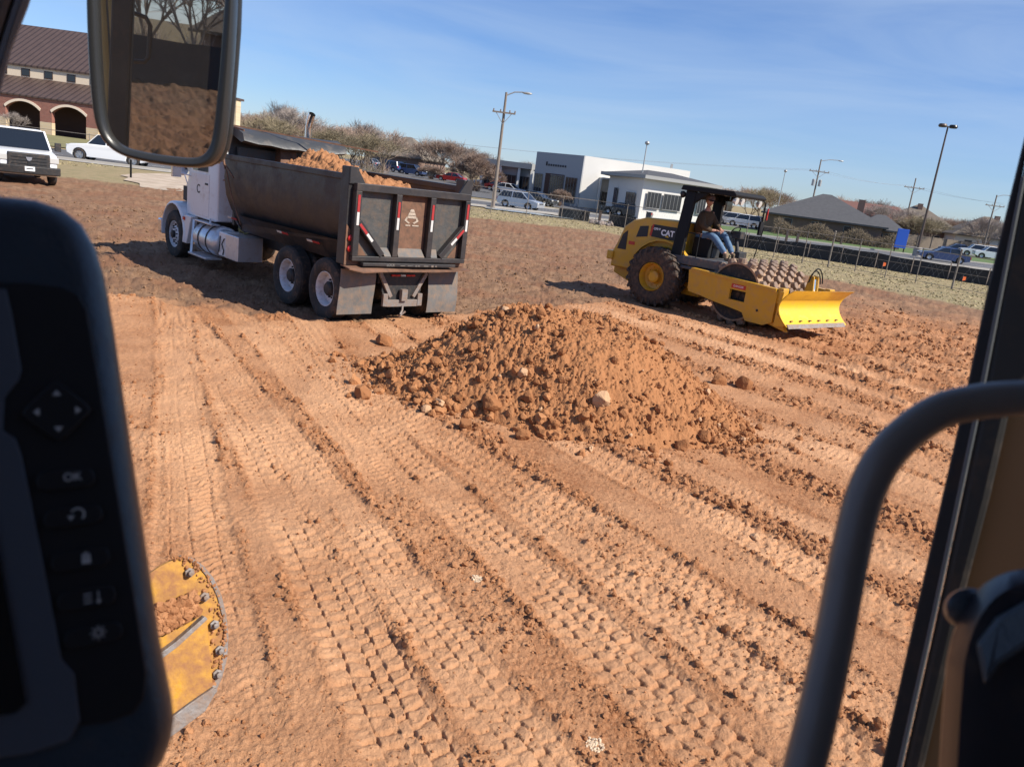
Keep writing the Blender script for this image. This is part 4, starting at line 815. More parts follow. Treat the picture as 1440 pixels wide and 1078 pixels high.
    m = MB().box(0.66, 1.05, -0.22, 0.22, 1.44, 1.70); m.build('seat_base', M['black'], R, bevel=0.02)
    for s in (-1, 1): MB().box(0.62, 1.10, s * 0.42 - .08, s * 0.42 + .08, 1.44, 1.92).build('side_console', M['ropsblack'], R, bevel=0.03)
    m = MB(); m.tube([(1.68, 0.05, 1.44), (1.58, 0.05, 1.80), (1.50, 0.05, 2.06)], [0.09, 0.05, 0.04], 10); m.box(1.42, 1.66, -0.06, 0.2, 2.02, 2.20); m.box(1.62, 1.78, -0.16, 0.26, 1.44, 1.70); m.build('steering_column', M['black'], R, bevel=0.012)
    m = MB(); m.tube([(1.46 + 0.10 * math.cos(a) * 0.6, 0.05 + 0.20 * math.sin(a), 2.20 + 0.10 * math.cos(a)) for a in [k * PI / 12 for k in range(25)]], 0.016, 8, cap=False); m.build('steering_wheel', M['ropsblack'], R, smooth=True)
    m = MB()
    for a, b in (((0.66, -0.96, 1.42), (0.66, -0.96, 2.02)), ((1.02, -0.96, 1.42), (1.02, -0.96, 2.02)), ((0.66, -0.96, 2.02), (1.02, -0.96, 2.02)), ((1.68, 0.9, 1.42), (1.78, 0.95, 2.35)), ((1.70, -0.60, 1.44), (1.74, -0.60, 1.62)), ((1.70, -0.40, 1.44), (1.74, -0.40, 1.62))): m.tube([a, b], 0.014, 8)
    m.build('hand_rail', M['ropsblack'], R, smooth=True)
    m = MB().box(0.9, 1.4, -.25, .25, 0.45, 1.0); m.lathe([(0.12, 0), (0.12, 0.9)], o=(1.35, 0, 0.35), ax=(0, 0, 1), n=16); m.build('articulation_joint', M['yellow'], R, bevel=0.02)
    # ---- drum half, turned a little to the right at the joint
    D = empty('drum_frame', (1.08, 0, 0), rad(-9)); D.parent = R
    D_ = []
    fp = [(0.20, 0.62), (0.12, 1.22), (0.30, 1.30), (2.82, 1.22), (2.88, 1.12), (2.88, 0.36), (2.55, 0.25), (1.9, 0.25), (1.75, 0.42), (1.0, 0.52), (0.6, 0.62)]
    for s in (-1, 1):
        a, b = sorted((s * 1.10, s * 1.17)); m = MB()
        # side plate with a window: quads round the hole
        hx0, hx1, hz0, hz1 = 1.42, 1.86, 0.66, 0.90
        m.prism([(0.20, 0.62), (0.12, 1.14), (0.30, 1.20), (hx0, 1.15), (hx0, 0.48), (1.0, 0.52), (0.6, 0.58)], 'y', a, b)
        m.prism([(hx0, hz1), (hx0, 1.15), (hx1, 1.135), (hx1, hz1)], 'y', a, b); m.prism([(hx0, 0.48), (hx0, hz0), (hx1, hz0), (hx1, 0.42), (1.75, 0.44)], 'y', a, b)
        m.prism([(hx1, 0.42), (hx1, 1.135), (2.62, 1.11), (2.68, 1.04), (2.68, 0.36), (2.45, 0.25), (1.98, 0.25)], 'y', a, b)
        a2, b2 = sorted((s * 1.02, s * 1.19)); m.add([(0.2, a2, 1.14), (2.64, a2, 1.06), (2.64, b2, 1.06), (0.2, b2, 1.14), (0.2, a2, 1.205), (2.64, a2, 1.125), (2.64, b2, 1.125), (0.2, b2, 1.205)], [(3, 2, 1, 0), (4, 5, 6, 7), (0, 1, 5, 4), (1, 2, 6, 5), (2, 3, 7, 6), (3, 0, 4, 7)])
        m.build('side_frame', Y, D)
        MB().lathe([(0.03, 0), (0.03, 0.01), (0, 0.01)], o=(2.25, s * 1.171, 0.55), ax=(0, s, 0), n=12).build('bolt', M['decal'], D)
        lb = MB().box(1.44, 1.84, s * 1.174 - .003, s * 1.174 + .003, 0.94, 1.04).build('warning_decal', M['decalred'], D)
    text_mesh('warning_lettering', 'DANGER', 0.07, M['decalwhite'], D, frame_M((1.64, -1.1795, 0.99), (1, 0, 0), (0, 0, 1)), 0.0005)
    m = MB().box(2.50, 2.72, -1.098, 1.098, 0.62, 0.98); m.box(0.10, 0.26, -1.098, 1.098, 0.66, 1.18); m.box(2.66, 2.80, -1.14, -0.90, 0.80, 1.16); m.box(2.66, 2.80, 0.90, 1.14, 0.80, 1.16); m.build('cross_member', Y, D, bevel=0.02)
    # drum with pads
    dr = empty('drum', (1.42, 0, 0.83)); dr.parent = D
    MB().lathe([(0.0, -0.975), (0.655, -0.975), (0.655, -1.0), (0.70, -1.0), (0.70, 1.0), (0.655, 1.0), (0.655, .975), (0.0, 0.975)], ax=(0, 1, 0), n=56).build('drum_shell', M['drum'], dr, smooth=35)
    for s in (-1, 1): MB().lathe([(0.655, 0.985), (0.64, 1.003), (0.62, 0.99), (0.2, 0.985), (0.18, 1.01), (0.0, 1.01)], ax=(0, s, 0), n=40, cap=False).build('drum_end', M['rubber'], dr, smooth=30)  # near-black disc colours in the shade of the recessed drum end
    m = MB(); nr = 9; ncc = 16; r0, r1 = 0.69, 0.805
    for i in range(nr):
        yc = -0.90 + i * 1.8 / (nr - 1)
        for k in range(ncc):
            a = 2 * PI * (k + 0.5 * (i % 2)) / ncc
            u = Vector((math.cos(a), 0, math.sin(a))); v = Vector((-math.sin(a), 0, math.cos(a))); wv = Vector((0, 1, 0)); c = Vector((0, yc, 0))
            def rg(r, sx, sy): return [c + u * r + v * (sx * p) + wv * (sy * q) for p, q in ((-1, -.45), (-.45, -1), (.45, -1), (1, -.45), (1, .45), (.45, 1), (-.45, 1), (-1, .45))]
            m.loft([rg(r0 - .02, 0.108, 0.100), rg(r1 - .012, 0.088, 0.078), rg(r1, 0.076, 0.066)])
    pm = m.build('drum_pads', M['pad'], dr)
    # blade, lift bracket, gauge hoop
    m = MB(); rings = []; rin = []
    for k in range(11):
        a = k / 10; z = 0.36 + 0.82 * a; x = 3.16 - 0.30 * math.sin(a * PI) ** 0.9 + 0.02 * a; 
        rings.append([(x, -1.30, z), (x, 1.38, z), (x - 0.03, 1.38, z), (x - 0.03, -1.30, z)])
    m.loft(rings); m.build('blade', M['yellowblade'], D, smooth=50)
    m = MB(); m.prism([(3.172, 0.325), (3.12, 0.41), (3.145, 0.41), (3.20, 0.325)], 'y', -1.27, 1.27); m.build('cutting_edge', M['steel'], D)
    m = MB()
    for k in range(6): y = -1.0 + k * 0.4; m.box(3.05, 3.09, y - .035, y + .035, 0.46, 0.48)
    m.build('edge_bolt', M['black'], D)
    m = MB()
    for s in (-1, 1): m.prism([(2.5, 0.30), (3.04, 0.20), (2.84, 0.45), (2.8, 0.72), (2.5, 0.58)], 'y', s * 0.98, s * 1.09); m.prism([(2.8, 0.3), (3.08, 0.36), (2.84, 0.6), (2.90, 1.1), (2.8, 1.1)], 'y', s * 1.24, s * 1.27)
    m.box(2.68, 2.80, -1.0, 1.0, 0.32, 0.42); m.build('push_arm', Y, D, bevel=0.01)
    m = MB(); m.prism([(2.56, 0.97), (2.82, 0.97), (2.76, 1.45), (2.64, 1.47)], 'y', 0.10, 0.14); m.prism([(2.56, 0.97), (2.82, 0.97), (2.76, 1.45), (2.64, 1.47)], 'y', 0.30, 0.34); m.build('lift_bracket', Y, D, bevel=0.006)
    m = MB(); m.tube([(2.70, 0.22, 1.38), (2.80, 0.22, 0.55)], 0.055, 14); m.build('lift_cylinder', M['chrome'], D, smooth=True)
    m = MB(); m.tube([(2.68 + 0.02 * k, 0.22 - 0.17 * math.cos(k * PI / 8), 1.30 + 0.34 * math.sin(k * PI / 8)) for k in range(9)], 0.016, 8); m.tube([(2.62 + 0.02 * k, 0.26 - 0.15 * math.cos(k * PI / 8), 1.28 + 0.30 * math.sin(k * PI / 8)) for k in range(9)], 0.014, 8); m.build('hydraulic_hose', M['ropsblack'], D, smooth=True)
    return R
roller = compactor()

# ------------------------------------------------------------------ the operator
def skinned(name, chains, mat_, parent, root=0, sub=2):
    """chains: list of lists of (point, radius); chains that share a point are joined there"""
    pts = []; rr = []; ed = []; key = {}
    for ch in chains:
        prev = None
        for p, r_ in ch:
            k = tuple(round(c, 4) for c in p)
            if k not in key: key[k] = len(pts); pts.append(p); rr.append(r_)
            i = key[k]
            if prev is not None and prev != i: ed.append((prev, i))
            prev = i
    me = bpy.data.meshes.new(name); me.from_pydata(pts, ed, []); o = bpy.data.objects.new(name, me); COL.objects.link(o)
    s = o.modifiers.new('skin', 'SKIN'); s.use_smooth_shade = True
    for i, d in enumerate(me.skin_vertices[0].data):
        r_ = rr[i]; d.radius = r_ if isinstance(r_, tuple) else (r_, r_); d.use_root = (i == root)
    m = o.modifiers.new('sub', 'SUBSURF'); m.levels = sub; m.render_levels = sub
    dg = bpy.context.evaluated_depsgraph_get(); me2 = bpy.data.meshes.new_from_object(o.evaluated_get(dg)); bpy.data.objects.remove(o); bpy.data.meshes.remove(me)
    me2.name = name; me2.materials.clear(); me2.materials.append(mat_)
    o = bpy.data.objects.new(name, me2); COL.objects.link(o); o.parent = parent; return o
def operator():
    """seated, knees forward, leaning and looking to his right; local x forward"""
    Pn = skinned('person', [
        [((0.0, 0, 0.0), (0.15, 0.12)), ((-0.02, 0, 0.16), (0.14, 0.11)), ((0.03, -0.03, 0.34), (0.16, 0.12)), ((0.07, -0.05, 0.50), (0.10, 0.09)), ((0.09, -0.07, 0.58), (0.058, 0.056)), ((0.11, -0.09, 0.66), (0.060, 0.060))],
        [((0.07, -0.05, 0.50), (0.10, 0.09)), ((0.07, -0.20, 0.46), 0.062), ((0.20, -0.31, 0.22), 0.044), ((0.34, -0.20, 0.16), 0.034), ((0.43, -0.12, 0.17), 0.028)],
        [((0.07, -0.05, 0.50), (0.10, 0.09)), ((0.06, 0.15, 0.46), 0.062), ((0.18, 0.26, 0.24), 0.044), ((0.36, 0.12, 0.20), 0.034), ((0.44, 0.02, 0.20), 0.028)],
        [((0.0, 0, 0.0), (0.15, 0.12)), ((0.06, -0.10, -0.02), 0.085), ((0.45, -0.18, 0.02), 0.062), ((0.80, -0.22, -0.26), 0.042), ((0.83, -0.22, -0.29), 0.036)],
        [((0.0, 0, 0.0), (0.15, 0.12)), ((0.06, 0.10, -0.02), 0.085), ((0.48, 0.14, 0.10), 0.062), ((0.76, 0.12, -0.26), 0.042), ((0.79, 0.12, -0.30), 0.036)]], M['skin'], None, 0)
    Pn.scale = (1.18, 1.18, 1.18)
    Pn.location = (4.0 + 0.66 * math.cos(rad(-40)) - 0.20 * 0.64, 21.35 + 0.66 * math.sin(rad(-40)) - 0.20 * 0.77, -0.03 + 1.95); Pn.rotation_euler = (0, 0, rad(-46))
    tag(Pn, 'man in a brown jacket, jeans and cap sitting at the controls of the compactor', 'person')
    # head, facing forward-right and down a little
    hm = Matrix.Translation((0.13, -0.11, 0.755)) @ Matrix.Rotation(rad(-38), 4, 'Z') @ Matrix.Rotation(rad(10), 4, 'Y')
    bm = bmesh.new(); bmesh.ops.create_icosphere(bm, subdivisions=4, radius=1.0); me = bpy.data.meshes.new('head')
    for v in bm.verts:
        x, y, z = v.co; jaw = max(0, -z); X = x * (0.098 - 0.012 * jaw) ; Y_ = y * (0.076 - 0.020 * jaw ** 1.3); Z = z * 0.118
        if x > 0.3:
            X += 0.022 * math.exp(-((y / 0.16) ** 2) - ((z + 0.08) / 0.20) ** 2)          # nose
            X -= 0.012 * math.exp(-(((abs(y) - 0.36) / 0.16) ** 2) - ((z - 0.10) / 0.12) ** 2)  # eye sockets
            X += 0.006 * math.exp(-((y / 0.30) ** 2) - ((z + 0.47) / 0.06) ** 2) + 0.010 * math.exp(-((y / 0.3) ** 2) - ((z + 0.80) / 0.15) ** 2)
        v.co = hm @ Vector((X, Y_, Z))
    for f in bm.faces: f.smooth = True
    bm.to_mesh(me); bm.free(); me.materials.append(M['skin']); hd = bpy.data.objects.new('head', me); COL.objects.link(hd); hd.parent = Pn
    for s in (-1, 1):
        e = MB(); e.M = hm; e.ball((0.083, s * 0.029, 0.012), 0.011, 0.013, 0.008); e.build('eye', M['decalwhite'], hd, smooth=True)
        e = MB(); e.M = hm; e.ball((0.0915, s * 0.029, 0.012), 0.004, 0.005, 0.005, 8, 6); e.build('pupil', M['decal'], hd, smooth=True)
        e = MB(); e.M = hm; e.ball((-0.005, s * 0.076, -0.005), 0.018, 0.008, 0.030); e.build('ear', M['skin'], hd, smooth=True)
    e = MB(); e.M = hm; e.ball((0.088, 0, -0.052), 0.008, 0.024, 0.004); e.build('mouth', M['capbrim'], hd, smooth=True)
    e = MB(); e.M = hm; e.ball((-0.018, 0, 0.012), 0.093, 0.081, 0.098, 16, 10); e.build('hair', M['hair'], Pn, smooth=True)
    e = MB(); e.M = hm
    e.lathe([(0.094, 0.035), (0.096, 0.06), (0.090, 0.10), (0.07, 0.128), (0.03, 0.142), (0, 0.144)], ax=(0, 0, 1), n=28); e.build('cap', M['capm'], Pn, smooth=True)
    e = MB(); e.M = hm; n = 12; top = []; bot = []
    for k in range(n + 1):
        a = rad(-62 + 124 * k / n); top.append((0.09 * math.cos(a), 0.09 * math.sin(a), 0.050)); bot.append((0.09 * math.cos(a) + 0.075 * math.cos(a) ** 0.6, 0.075 * math.sin(a), 0.034))
    e.loft([[(p[0], p[1], p[2]), (q[0], q[1], q[2]), (q[0], q[1], q[2] - .006), (p[0], p[1], p[2] - .006)] for p, q in zip(top, bot)]); e.build('cap_brim', M['capbrim'], Pn, smooth=True)
    # clothing
    skinned('jacket', [
        [((0.0, 0, 0.02), (0.21, 0.185)), ((-0.02, 0, 0.16), (0.21, 0.185)), ((0.03, -0.03, 0.34), (0.215, 0.18)), ((0.07, -0.05, 0.50), (0.12, 0.11)), ((0.085, -0.065, 0.565), (0.075, 0.072))],
        [((0.07, -0.05, 0.50), (0.12, 0.11)), ((0.07, -0.21, 0.455), 0.085), ((0.20, -0.32, 0.22), 0.070), ((0.33, -0.21, 0.16), 0.052), ((0.37, -0.175, 0.162), 0.048)],
        [((0.07, -0.05, 0.50), (0.12, 0.11)), ((0.06, 0.16, 0.455), 0.085), ((0.18, 0.27, 0.24), 0.070), ((0.33, 0.145, 0.205), 0.052), ((0.37, 0.11, 0.202), 0.048)]], M['jacket'], Pn, 0)
    skinned('jeans', [
        [((0.0, 0, 0.05), (0.165, 0.14)), ((0.0, 0, -0.01), (0.165, 0.13)), ((0.07, -0.10, -0.02), 0.108), ((0.30, -0.15, 0.05), 0.092), ((0.45, -0.18, 0.03), 0.084), ((0.65, -0.205, -0.13), 0.076), ((0.81, -0.22, -0.27), 0.066)],
        [((0.0, 0, -0.01), (0.165, 0.13)), ((0.07, 0.10, -0.02), 0.108), ((0.30, 0.12, 0.06), 0.092), ((0.49, 0.14, 0.105), 0.080), ((0.65, 0.13, -0.11), 0.070), ((0.77, 0.12, -0.27), 0.062)]], M['jeans'], Pn, 0)
    for x, y, z in ((0.84, -0.22, -0.36), (0.81, 0.12, -0.36)):
        skinned('boot', [[((x, y, z + .12), 0.058), ((x, y, z + .02), 0.056), ((x + 0.02, y, z - .02), (0.05, 0.045)), ((x + 0.13, y, z - .035), (0.05, 0.036)), ((x + 0.21, y, z - .04), (0.042, 0.028))]], M['boot'], Pn, 0)
    # hands: palm and five fingers curled on the controls
    for px, py, pz, s in ((0.43, -0.12, 0.17, -1), (0.44, 0.02, 0.20, 1)):
        h = MB(); d = Vector((0.75, 0.55 * -s, -0.1)).normalized(); sd = Vector((0.5 * s, 0.75, 0)).normalized(); sd = (sd - d * sd.dot(d)).normalized(); up = d.cross(sd)
        c = Vector((px, py, pz)); chains = [[(tuple(c - d * 0.02), 0.024), (tuple(c + d * 0.03), (0.036, 0.016)), (tuple(c + d * 0.07), (0.040, 0.014))]]
        skinned('palm', chains, M['skin'], Pn, 0, 1)
        for k, ln in enumerate((0.068, 0.078, 0.072, 0.056)):
            b = c + d * 0.075 + sd * (0.024 - k * 0.017); dn = -up if up.z > 0 else up
            skinned('finger', [[(tuple(b), 0.0085), (tuple(b + d * ln * .4 + dn * .010), 0.0085), (tuple(b + d * ln * .5 + dn * ln * .45), 0.008), (tuple(b + d * ln * .25 + dn * ln * .7), 0.007)]], M['skin'], Pn, 0, 1)
        b = c + d * 0.02 + sd * 0.036; skinned('thumb', [[(tuple(b), 0.011), (tuple(b + d * 0.025 + sd * 0.018), 0.010), (tuple(b + d * 0.052 + sd * 0.010 - up * .01), 0.0085)]], M['skin'], Pn, 0, 1)
    return Pn
operator()
# ------------------------------------------------------------------ placement along the ground
def proj(P):
    v = Vector(P) - CE; f = v.dot(CF); return 720 + FPX * v.dot(CR) / f, 539 - FPX * v.dot(CU) / f
def fz(x, y): return float(rise(x, y)) - 0.03 * (y > 58)
def spot(px, Y):
    lo, hi = -2.0 * Y, 2.0 * Y
    for _ in range(40):
        m = (lo + hi) / 2
        if proj((m, Y, fz(m, Y)))[0] < px: lo = m
        else: hi = m
    return lo
# draped sheets: road, parking lot, pavement, gravel
def sheet(name, near, far, mat_, dz, nx=90, ny=8, label=None):
    x0, x1 = near[0][0], near[-1][0]; xs = np.linspace(x0, x1, nx); a = np.interp(xs, [p[0] for p in near], [p[1] for p in near]); b = np.interp(xs, [p[0] for p in far], [p[1] for p in far])
    X = np.repeat(xs[None], ny, 0); t = np.linspace(0, 1, ny)[:, None]; Y = a[None] + (b - a)[None] * t; Z = rise(X, Y) + dz
    return grid_object(name, X, Y, Z, mat_, kind='structure')
M['asphalt'] = mat('asphalt', (0.105, 0.105, 0.11), 0.9, 0, 0.2, scale=0.6, bump=0.3, bscale=30)
M['asphalt2'] = mat('pale_asphalt', (0.155, 0.15, 0.145), 0.9, 0, 0.18, scale=0.4, bump=0.3, bscale=30)
M['lawn'] = mat('green_lawn', (0.085, 0.135, 0.035), 0.95, 0, 0.35, scale=1.1, bump=0.6, bscale=8)
M['drylawn'] = mat('dry_lawn', (0.20, 0.185, 0.085), 0.95, 0, 0.35, scale=1.1, bump=0.6, bscale=8)
M['gravelm'] = mat('pale_caliche_gravel', (0.47, 0.38, 0.29), 0.95, 0, 0.35, (0.24, 0.16, 0.10), 0.5, 0.8, bump=0.6, bscale=20)
RN = [(-90, 50), (-38, 53), (-26, 56.5), (-10, 65), (2, 71), (12, 74), (22, 73.5), (40, 74), (60, 78), (130, 92)]
RF = [(-90, 64), (-38, 67), (-26, 70), (-10, 77), (2, 83), (12, 85), (22, 86), (40, 88), (60, 93), (130, 110)]
sheet('road', RN, RF, M['asphalt'], 0.01)
sheet('pavement', [(x, y - 1.5) for x, y in RN], [(x, y - 0.1) for x, y in RN], M['concrete'], 0.03, ny=3)
sheet('pavement', [(x, y + 0.1) for x, y in RF[3:]], [(x, y + 1.4) for x, y in RF[3:]], M['concrete'], 0.05, ny=3)
sheet('lawn', [(14, 87.5), (22, 88.6), (40, 90), (60, 95.5), (130, 112.5)], [(14, 88), (22, 104), (40, 112), (60, 118), (130, 140)], M['lawn'], 0.03, 60, 12)
sheet('cross_street', [(14, 88.2), (22, 104.5), (40, 112.5), (60, 118.5), (130, 141)], [(14, 92), (22, 116), (40, 124), (60, 130), (130, 155)], M['asphalt2'], 0.015, 60, 8)
sheet('parking_lot', [(-95, 80), (-50, 90), (-20, 86), (-3, 90), (8, 92)], [(-95, 81), (-50, 200), (-20, 210), (-3, 112), (8, 100)], M['asphalt'], 0.01, 60, 16)
sheet('lawn', [(-75, 66), (-38, 68.5), (-29, 70)], [(-75, 79), (-38, 79), (-29, 78)], M['drylawn'], 0.03, 30, 6)
sheet('gravel_drive', [(-24.6, 49), (-23.5, 45), (-22.6, 44.2), (-21.5, 41.5), (-20.2, 40.6), (-19, 38.2), (-17.8, 38), (-16.5, 40.2), (-15, 42)], [(-25.5, 53.4), (-21, 55.8), (-15.5, 58.2)], M['gravelm'], 0.035, 60, 20)
def kerb(pts, nm='kerb'):
    m = MB(); P = []
    for (x0, y0), (x1, y1) in zip(pts[:-1], pts[1:]):
        n = max(1, int(abs(x1 - x0) / 3))
        for k in range(n): P.append((x0 + (x1 - x0) * k / n, y0 + (y1 - y0) * k / n))
    P.append(pts[-1]); m.loft([[(x, y - .08, fz(x, y) - .1), (x, y + .08, fz(x, y) - .1), (x, y + .08, fz(x, y) + .17), (x, y - .08, fz(x, y) + .17)] for x, y in P]); o = m.build(nm, M['concrete']); o['kind'] = 'structure'; return o
kerb(RN); kerb(RF[3:])
# lane marking
m = MB()
for k in range(24):
    x = -60 + k * 7; y = (np.interp(x, [p[0] for p in RN], [p[1] for p in RN]) + np.interp(x, [p[0] for p in RF], [p[1] for p in RF])) / 2; x2 = x + 3; y2 = (np.interp(x2, [p[0] for p in RN], [p[1] for p in RN]) + np.interp(x2, [p[0] for p in RF], [p[1] for p in RF])) / 2
    m.add([(x, y - .07, fz(x, y) + .055), (x2, y2 - .07, fz(x2, y2) + .055), (x2, y2 + .07, fz(x2, y2) + .055), (x, y + .07, fz(x, y) + .055)], [(0, 1, 2, 3)])
o = m.build('road_marking', M['decalwhite']); o['kind'] = 'structure'

# ------------------------------------------------------------------ vehicles
SPEC = {'sedan': (4.7, 1.80, 1.45, 0.33), 'hatch': (4.2, 1.75, 1.52, 0.32), 'suv': (4.8, 1.92, 1.78, 0.38), 'pickup': (5.7, 2.0, 1.92, 0.41)}
def body_profile(kind, L, H, R):
    f, r = L / 2, -L / 2; wf, wr = f - 0.92, r + (1.2 if kind == 'pickup' else 0.95); zb = 0.26 if kind in ('sedan', 'hatch') else 0.40
    b = H * 0.60 if kind != 'pickup' else H * 0.60
    def arch(xc, ra): return [(xc + ra * math.cos(a), R + ra * math.sin(a) * 1.0) for a in [rad(-12 + k * 204 / 10) for k in range(11)][::-1]]
    ra = R + 0.07; pts = [(r + 0.05, zb + 0.1)] + arch(wr, ra) + arch(wf, ra) + [(f - 0.05, zb + 0.08), (f, zb + 0.35), (f - 0.06, b - 0.16), (f - 0.35, b - 0.05)]
    if kind == 'sedan': pts += [(f - 1.35, b + 0.02), (r + 0.85, b + 0.03), (r + 0.1, b + 0.02), (r, b - 0.2)]
    elif kind == 'hatch': pts += [(f - 1.05, b + 0.03), (r + 0.25, b + 0.05), (r + 0.02, b - 0.1), (r, b - 0.3)]
    elif kind == 'suv': pts += [(f - 1.15, b + 0.03), (r + 0.1, b + 0.05), (r, b - 0.2)]
    else: pts += [(f - 1.40, b + 0.06), (f - 3.55, b + 0.08), (f - 3.58, b + 0.02), (r + 0.06, b + 0.02), (r, b - 0.1)]
    return pts, wf, wr, b
def vehicle(kind, paint, label, cat, loc, rz, group=None, detail=False):
    L, W, H, R = SPEC[kind]; root = empty({'pickup': 'pickup_truck'}.get(kind, 'parked_car'), loc, rz, label, cat, group)
    prof, wf, wr, b = body_profile(kind, L, H, R); hw = W / 2; P = M[paint]
    m = MB(); n = len(prof)
    def pinch(x): e = max(0, abs(x) - L / 2 + 0.7) / 0.7; return 1 - 0.10 * e * e
    rings = []
    for yy, zf in ((-1, 0.96), (-0.93, 1.0), (0.93, 1.0), (1, 0.96)):
        rings.append([(x, yy * hw * pinch(x), 0.45 + (z - 0.45) * (zf if z > 0.45 else 1)) for x, z in prof])
    m.loft(rings); m.build('body', P, root, bevel=0.03 if detail else 0.0, smooth=40)
    f, r = L / 2, -L / 2
    cab = {'sedan': [(f - 1.30, 0), (f - 2.15, 1), (r + 1.35, 1), (r + 0.55, 0)], 'hatch': [(f - 1.0, 0), (f - 1.75, 1), (r + 0.55, 1), (r + 0.12, 0)], 'suv': [(f - 1.12, 0), (f - 1.75, 1), (r + 0.35, 1), (r + 0.10, 0)], 'pickup': [(f - 1.42, 0), (f - 2.12, 1), (f - 3.36, 1), (f - 3.50, 0)]}[kind]
    b0 = b + 0.01; tw = hw * 0.80; bw = hw * 0.94; xs = [c[0] for c in cab]
    gl = MB().add([(xs[0], -bw, b0), (xs[0], bw, b0), (xs[3], bw, b0), (xs[3], -bw, b0), (xs[1], -tw, H - .04), (xs[1], tw, H - .04), (xs[2], tw, H - .04), (xs[2], -tw, H - .04)], [(0, 1, 2, 3), (4, 5, 6, 7), (0, 4, 5, 1), (1, 5, 6, 2), (2, 6, 7, 3), (3, 7, 4, 0)]); gl.build('windows', M['glass'], root)
    rf = MB().add([(xs[1] + .06, -tw - .01, H - .05), (xs[1] + .06, tw + .01, H - .05), (xs[2] - .06, tw + .01, H - .05), (xs[2] - .06, -tw - .01, H - .05), (xs[1] - .1, -tw + .10, H), (xs[1] - .1, tw - .10, H), (xs[2] + .1, tw - .10, H), (xs[2] + .1, -tw + .10, H)], [(0, 1, 2, 3), (4, 5, 6, 7), (0, 4, 5, 1), (1, 5, 6, 2), (2, 6, 7, 3), (3, 7, 4, 0)])
    for s in (-1, 1):
        rf.bar((xs[0] + .02, s * bw, b0), (xs[1] + .02, s * (tw + .005), H - .03), 0.07, 0.05); rf.bar((xs[3] - .02, s * bw, b0), (xs[2] - .02, s * (tw + .005), H - .03), 0.12, 0.05)
        xm = (xs[1] + xs[2]) / 2 + .05; rf.bar((xm, s * (bw + .004), b0), (xm, s * (tw + .006), H - .03), 0.07, 0.03, up=(0, 1, 0))
    rf.build('roof', P, root, bevel=0.02 if detail else 0)
    for x in (wf, wr):
        for s in (-1, 1):
            if detail: road_wheel(root, x, s * (hw - 0.13), R, 0.24, s, 'car', rubber='rubber')
            else:
                w_ = MB().lathe(tyre_prof(R, R * .6, 0.22, 0.01, 0.04), o=(x, s * (hw - .12), R), ax=(0, s, 0), n=24, closed=True).build('wheel', M['rubber'], root, smooth=True)
                MB().lathe([(R * .61, 0.07), (R * .55, 0.09), (R * .2, 0.06), (0, 0.09)], o=(x, s * (hw - .12), R), ax=(0, s, 0), n=16).build('rim', M['rimmetal'], w_)
    for s in (-1, 1):
        MB().box(f - 0.16, f - 0.0, s * hw * 0.72 - .17, s * hw * 0.72 + .17, b - 0.27, b - 0.12).build('headlight', M['lampclear'], root, bevel=0.02)
        MB().box(r - 0.005, r + 0.08, s * hw * 0.80 - .10, s * hw * 0.80 + .10, b - 0.28, b - 0.04).build('tail_lamp', M['lampred'], root)
    if kind == 'pickup':
        MB().box(r + .08, f - 3.62, -hw + .12, hw - .12, b - 0.42, b + 0.024).build('cargo_bed', M['decal'], root)
        if not detail: MB().box(f - .02, f + .01, -hw * .45, hw * .45, b - .42, b - .12).build('grille', M['black'], root); MB().box(f - .02, f + .10, -hw * .95, hw * .95, .42, .62).build('bumper', M['steel'], root)
    elif not detail: MB().box(f - 0.06, f + 0.005, -hw * .5, hw * .5, b - .30, b - .18).build('grille', M['black'], root)
    return root
def pickup_front(root, L=5.7, W=2.0, H=1.92):
    """heavy work truck face: black grille in a surround, dark bumper, plate, mirrors"""
    f, hw, b = L / 2, W / 2, H * 0.60
    m = MB().box(f - 0.06, f + 0.06, -0.68, 0.68, b - 0.52, b - 0.03); m.build('grille', M['black'], root, bevel=0.04)
    m = MB()
    for k in range(3): m.box(f + .055, f + .075, -0.56, 0.56, b - 0.42 + k * .11, b - 0.40 + k * .11)
    m.box(f + .05, f + .08, -0.05, 0.05, b - .48, b - .1); m.build('grille_bar', M['mirrorframe'], root)
    MB().prism([(-0.10, b - .17), (0.10, b - .17), (0.07, b - .27), (0, b - .31), (-0.07, b - .27)], 'x', f + .078, f + .092).build('grille_emblem', M['rimmetal'], root)
    m = MB().loft([[(f - .05, y, .38), (f + .16 - .14 * abs(y) ** 2, y, .40), (f + .18 - .14 * abs(y) ** 2, y, .66), (f - .05, y, .68)] for y in (-1.02, -.8, -.4, 0, .4, .8, 1.02)]); m.build('bumper', M['black'], root, bevel=0.02, smooth=30)
    pl = MB().box(f + .19, f + .20, -0.16, 0.16, .50, .66).build('licence_plate', M['decalwhite'], root)
    MB().box(f + .20, f + .203, -0.11, 0.11, .565, .60).build('plate_lettering', M['decal'], pl)
    for s in (-1, 1):
        mm = MB(); mm.bar((f - 1.65, s * hw * .95, b + .12), (f - 1.62, s * (hw + .12), b + .16), .05, .04); mm.box(f - 1.66, f - 1.56, s * (hw + .2) - .11, s * (hw + .2) + .11, b + .06, b + .38); mm.build('side_mirror', M['black'], root, bevel=0.02)
        MB().box(f - .12, f + .02, s * .80 - .17, s * .80 + .17, b - .34, b - .12).build('headlight', M['lampclear'], root, bevel=0.03)
    MB().box(f - 1.42, f - 1.36, -.75, .75, b + .02, b + .06).build('wiper_cowl', M['black'], root)
pk = vehicle('pickup', 'carwhite', 'white work pickup with a dark grille facing us at the left edge of the lot', 'pickup truck', (spot(26, 34.0), 34.0, zg(spot(26, 34.0), 34.0)), rad(-50), detail=True)
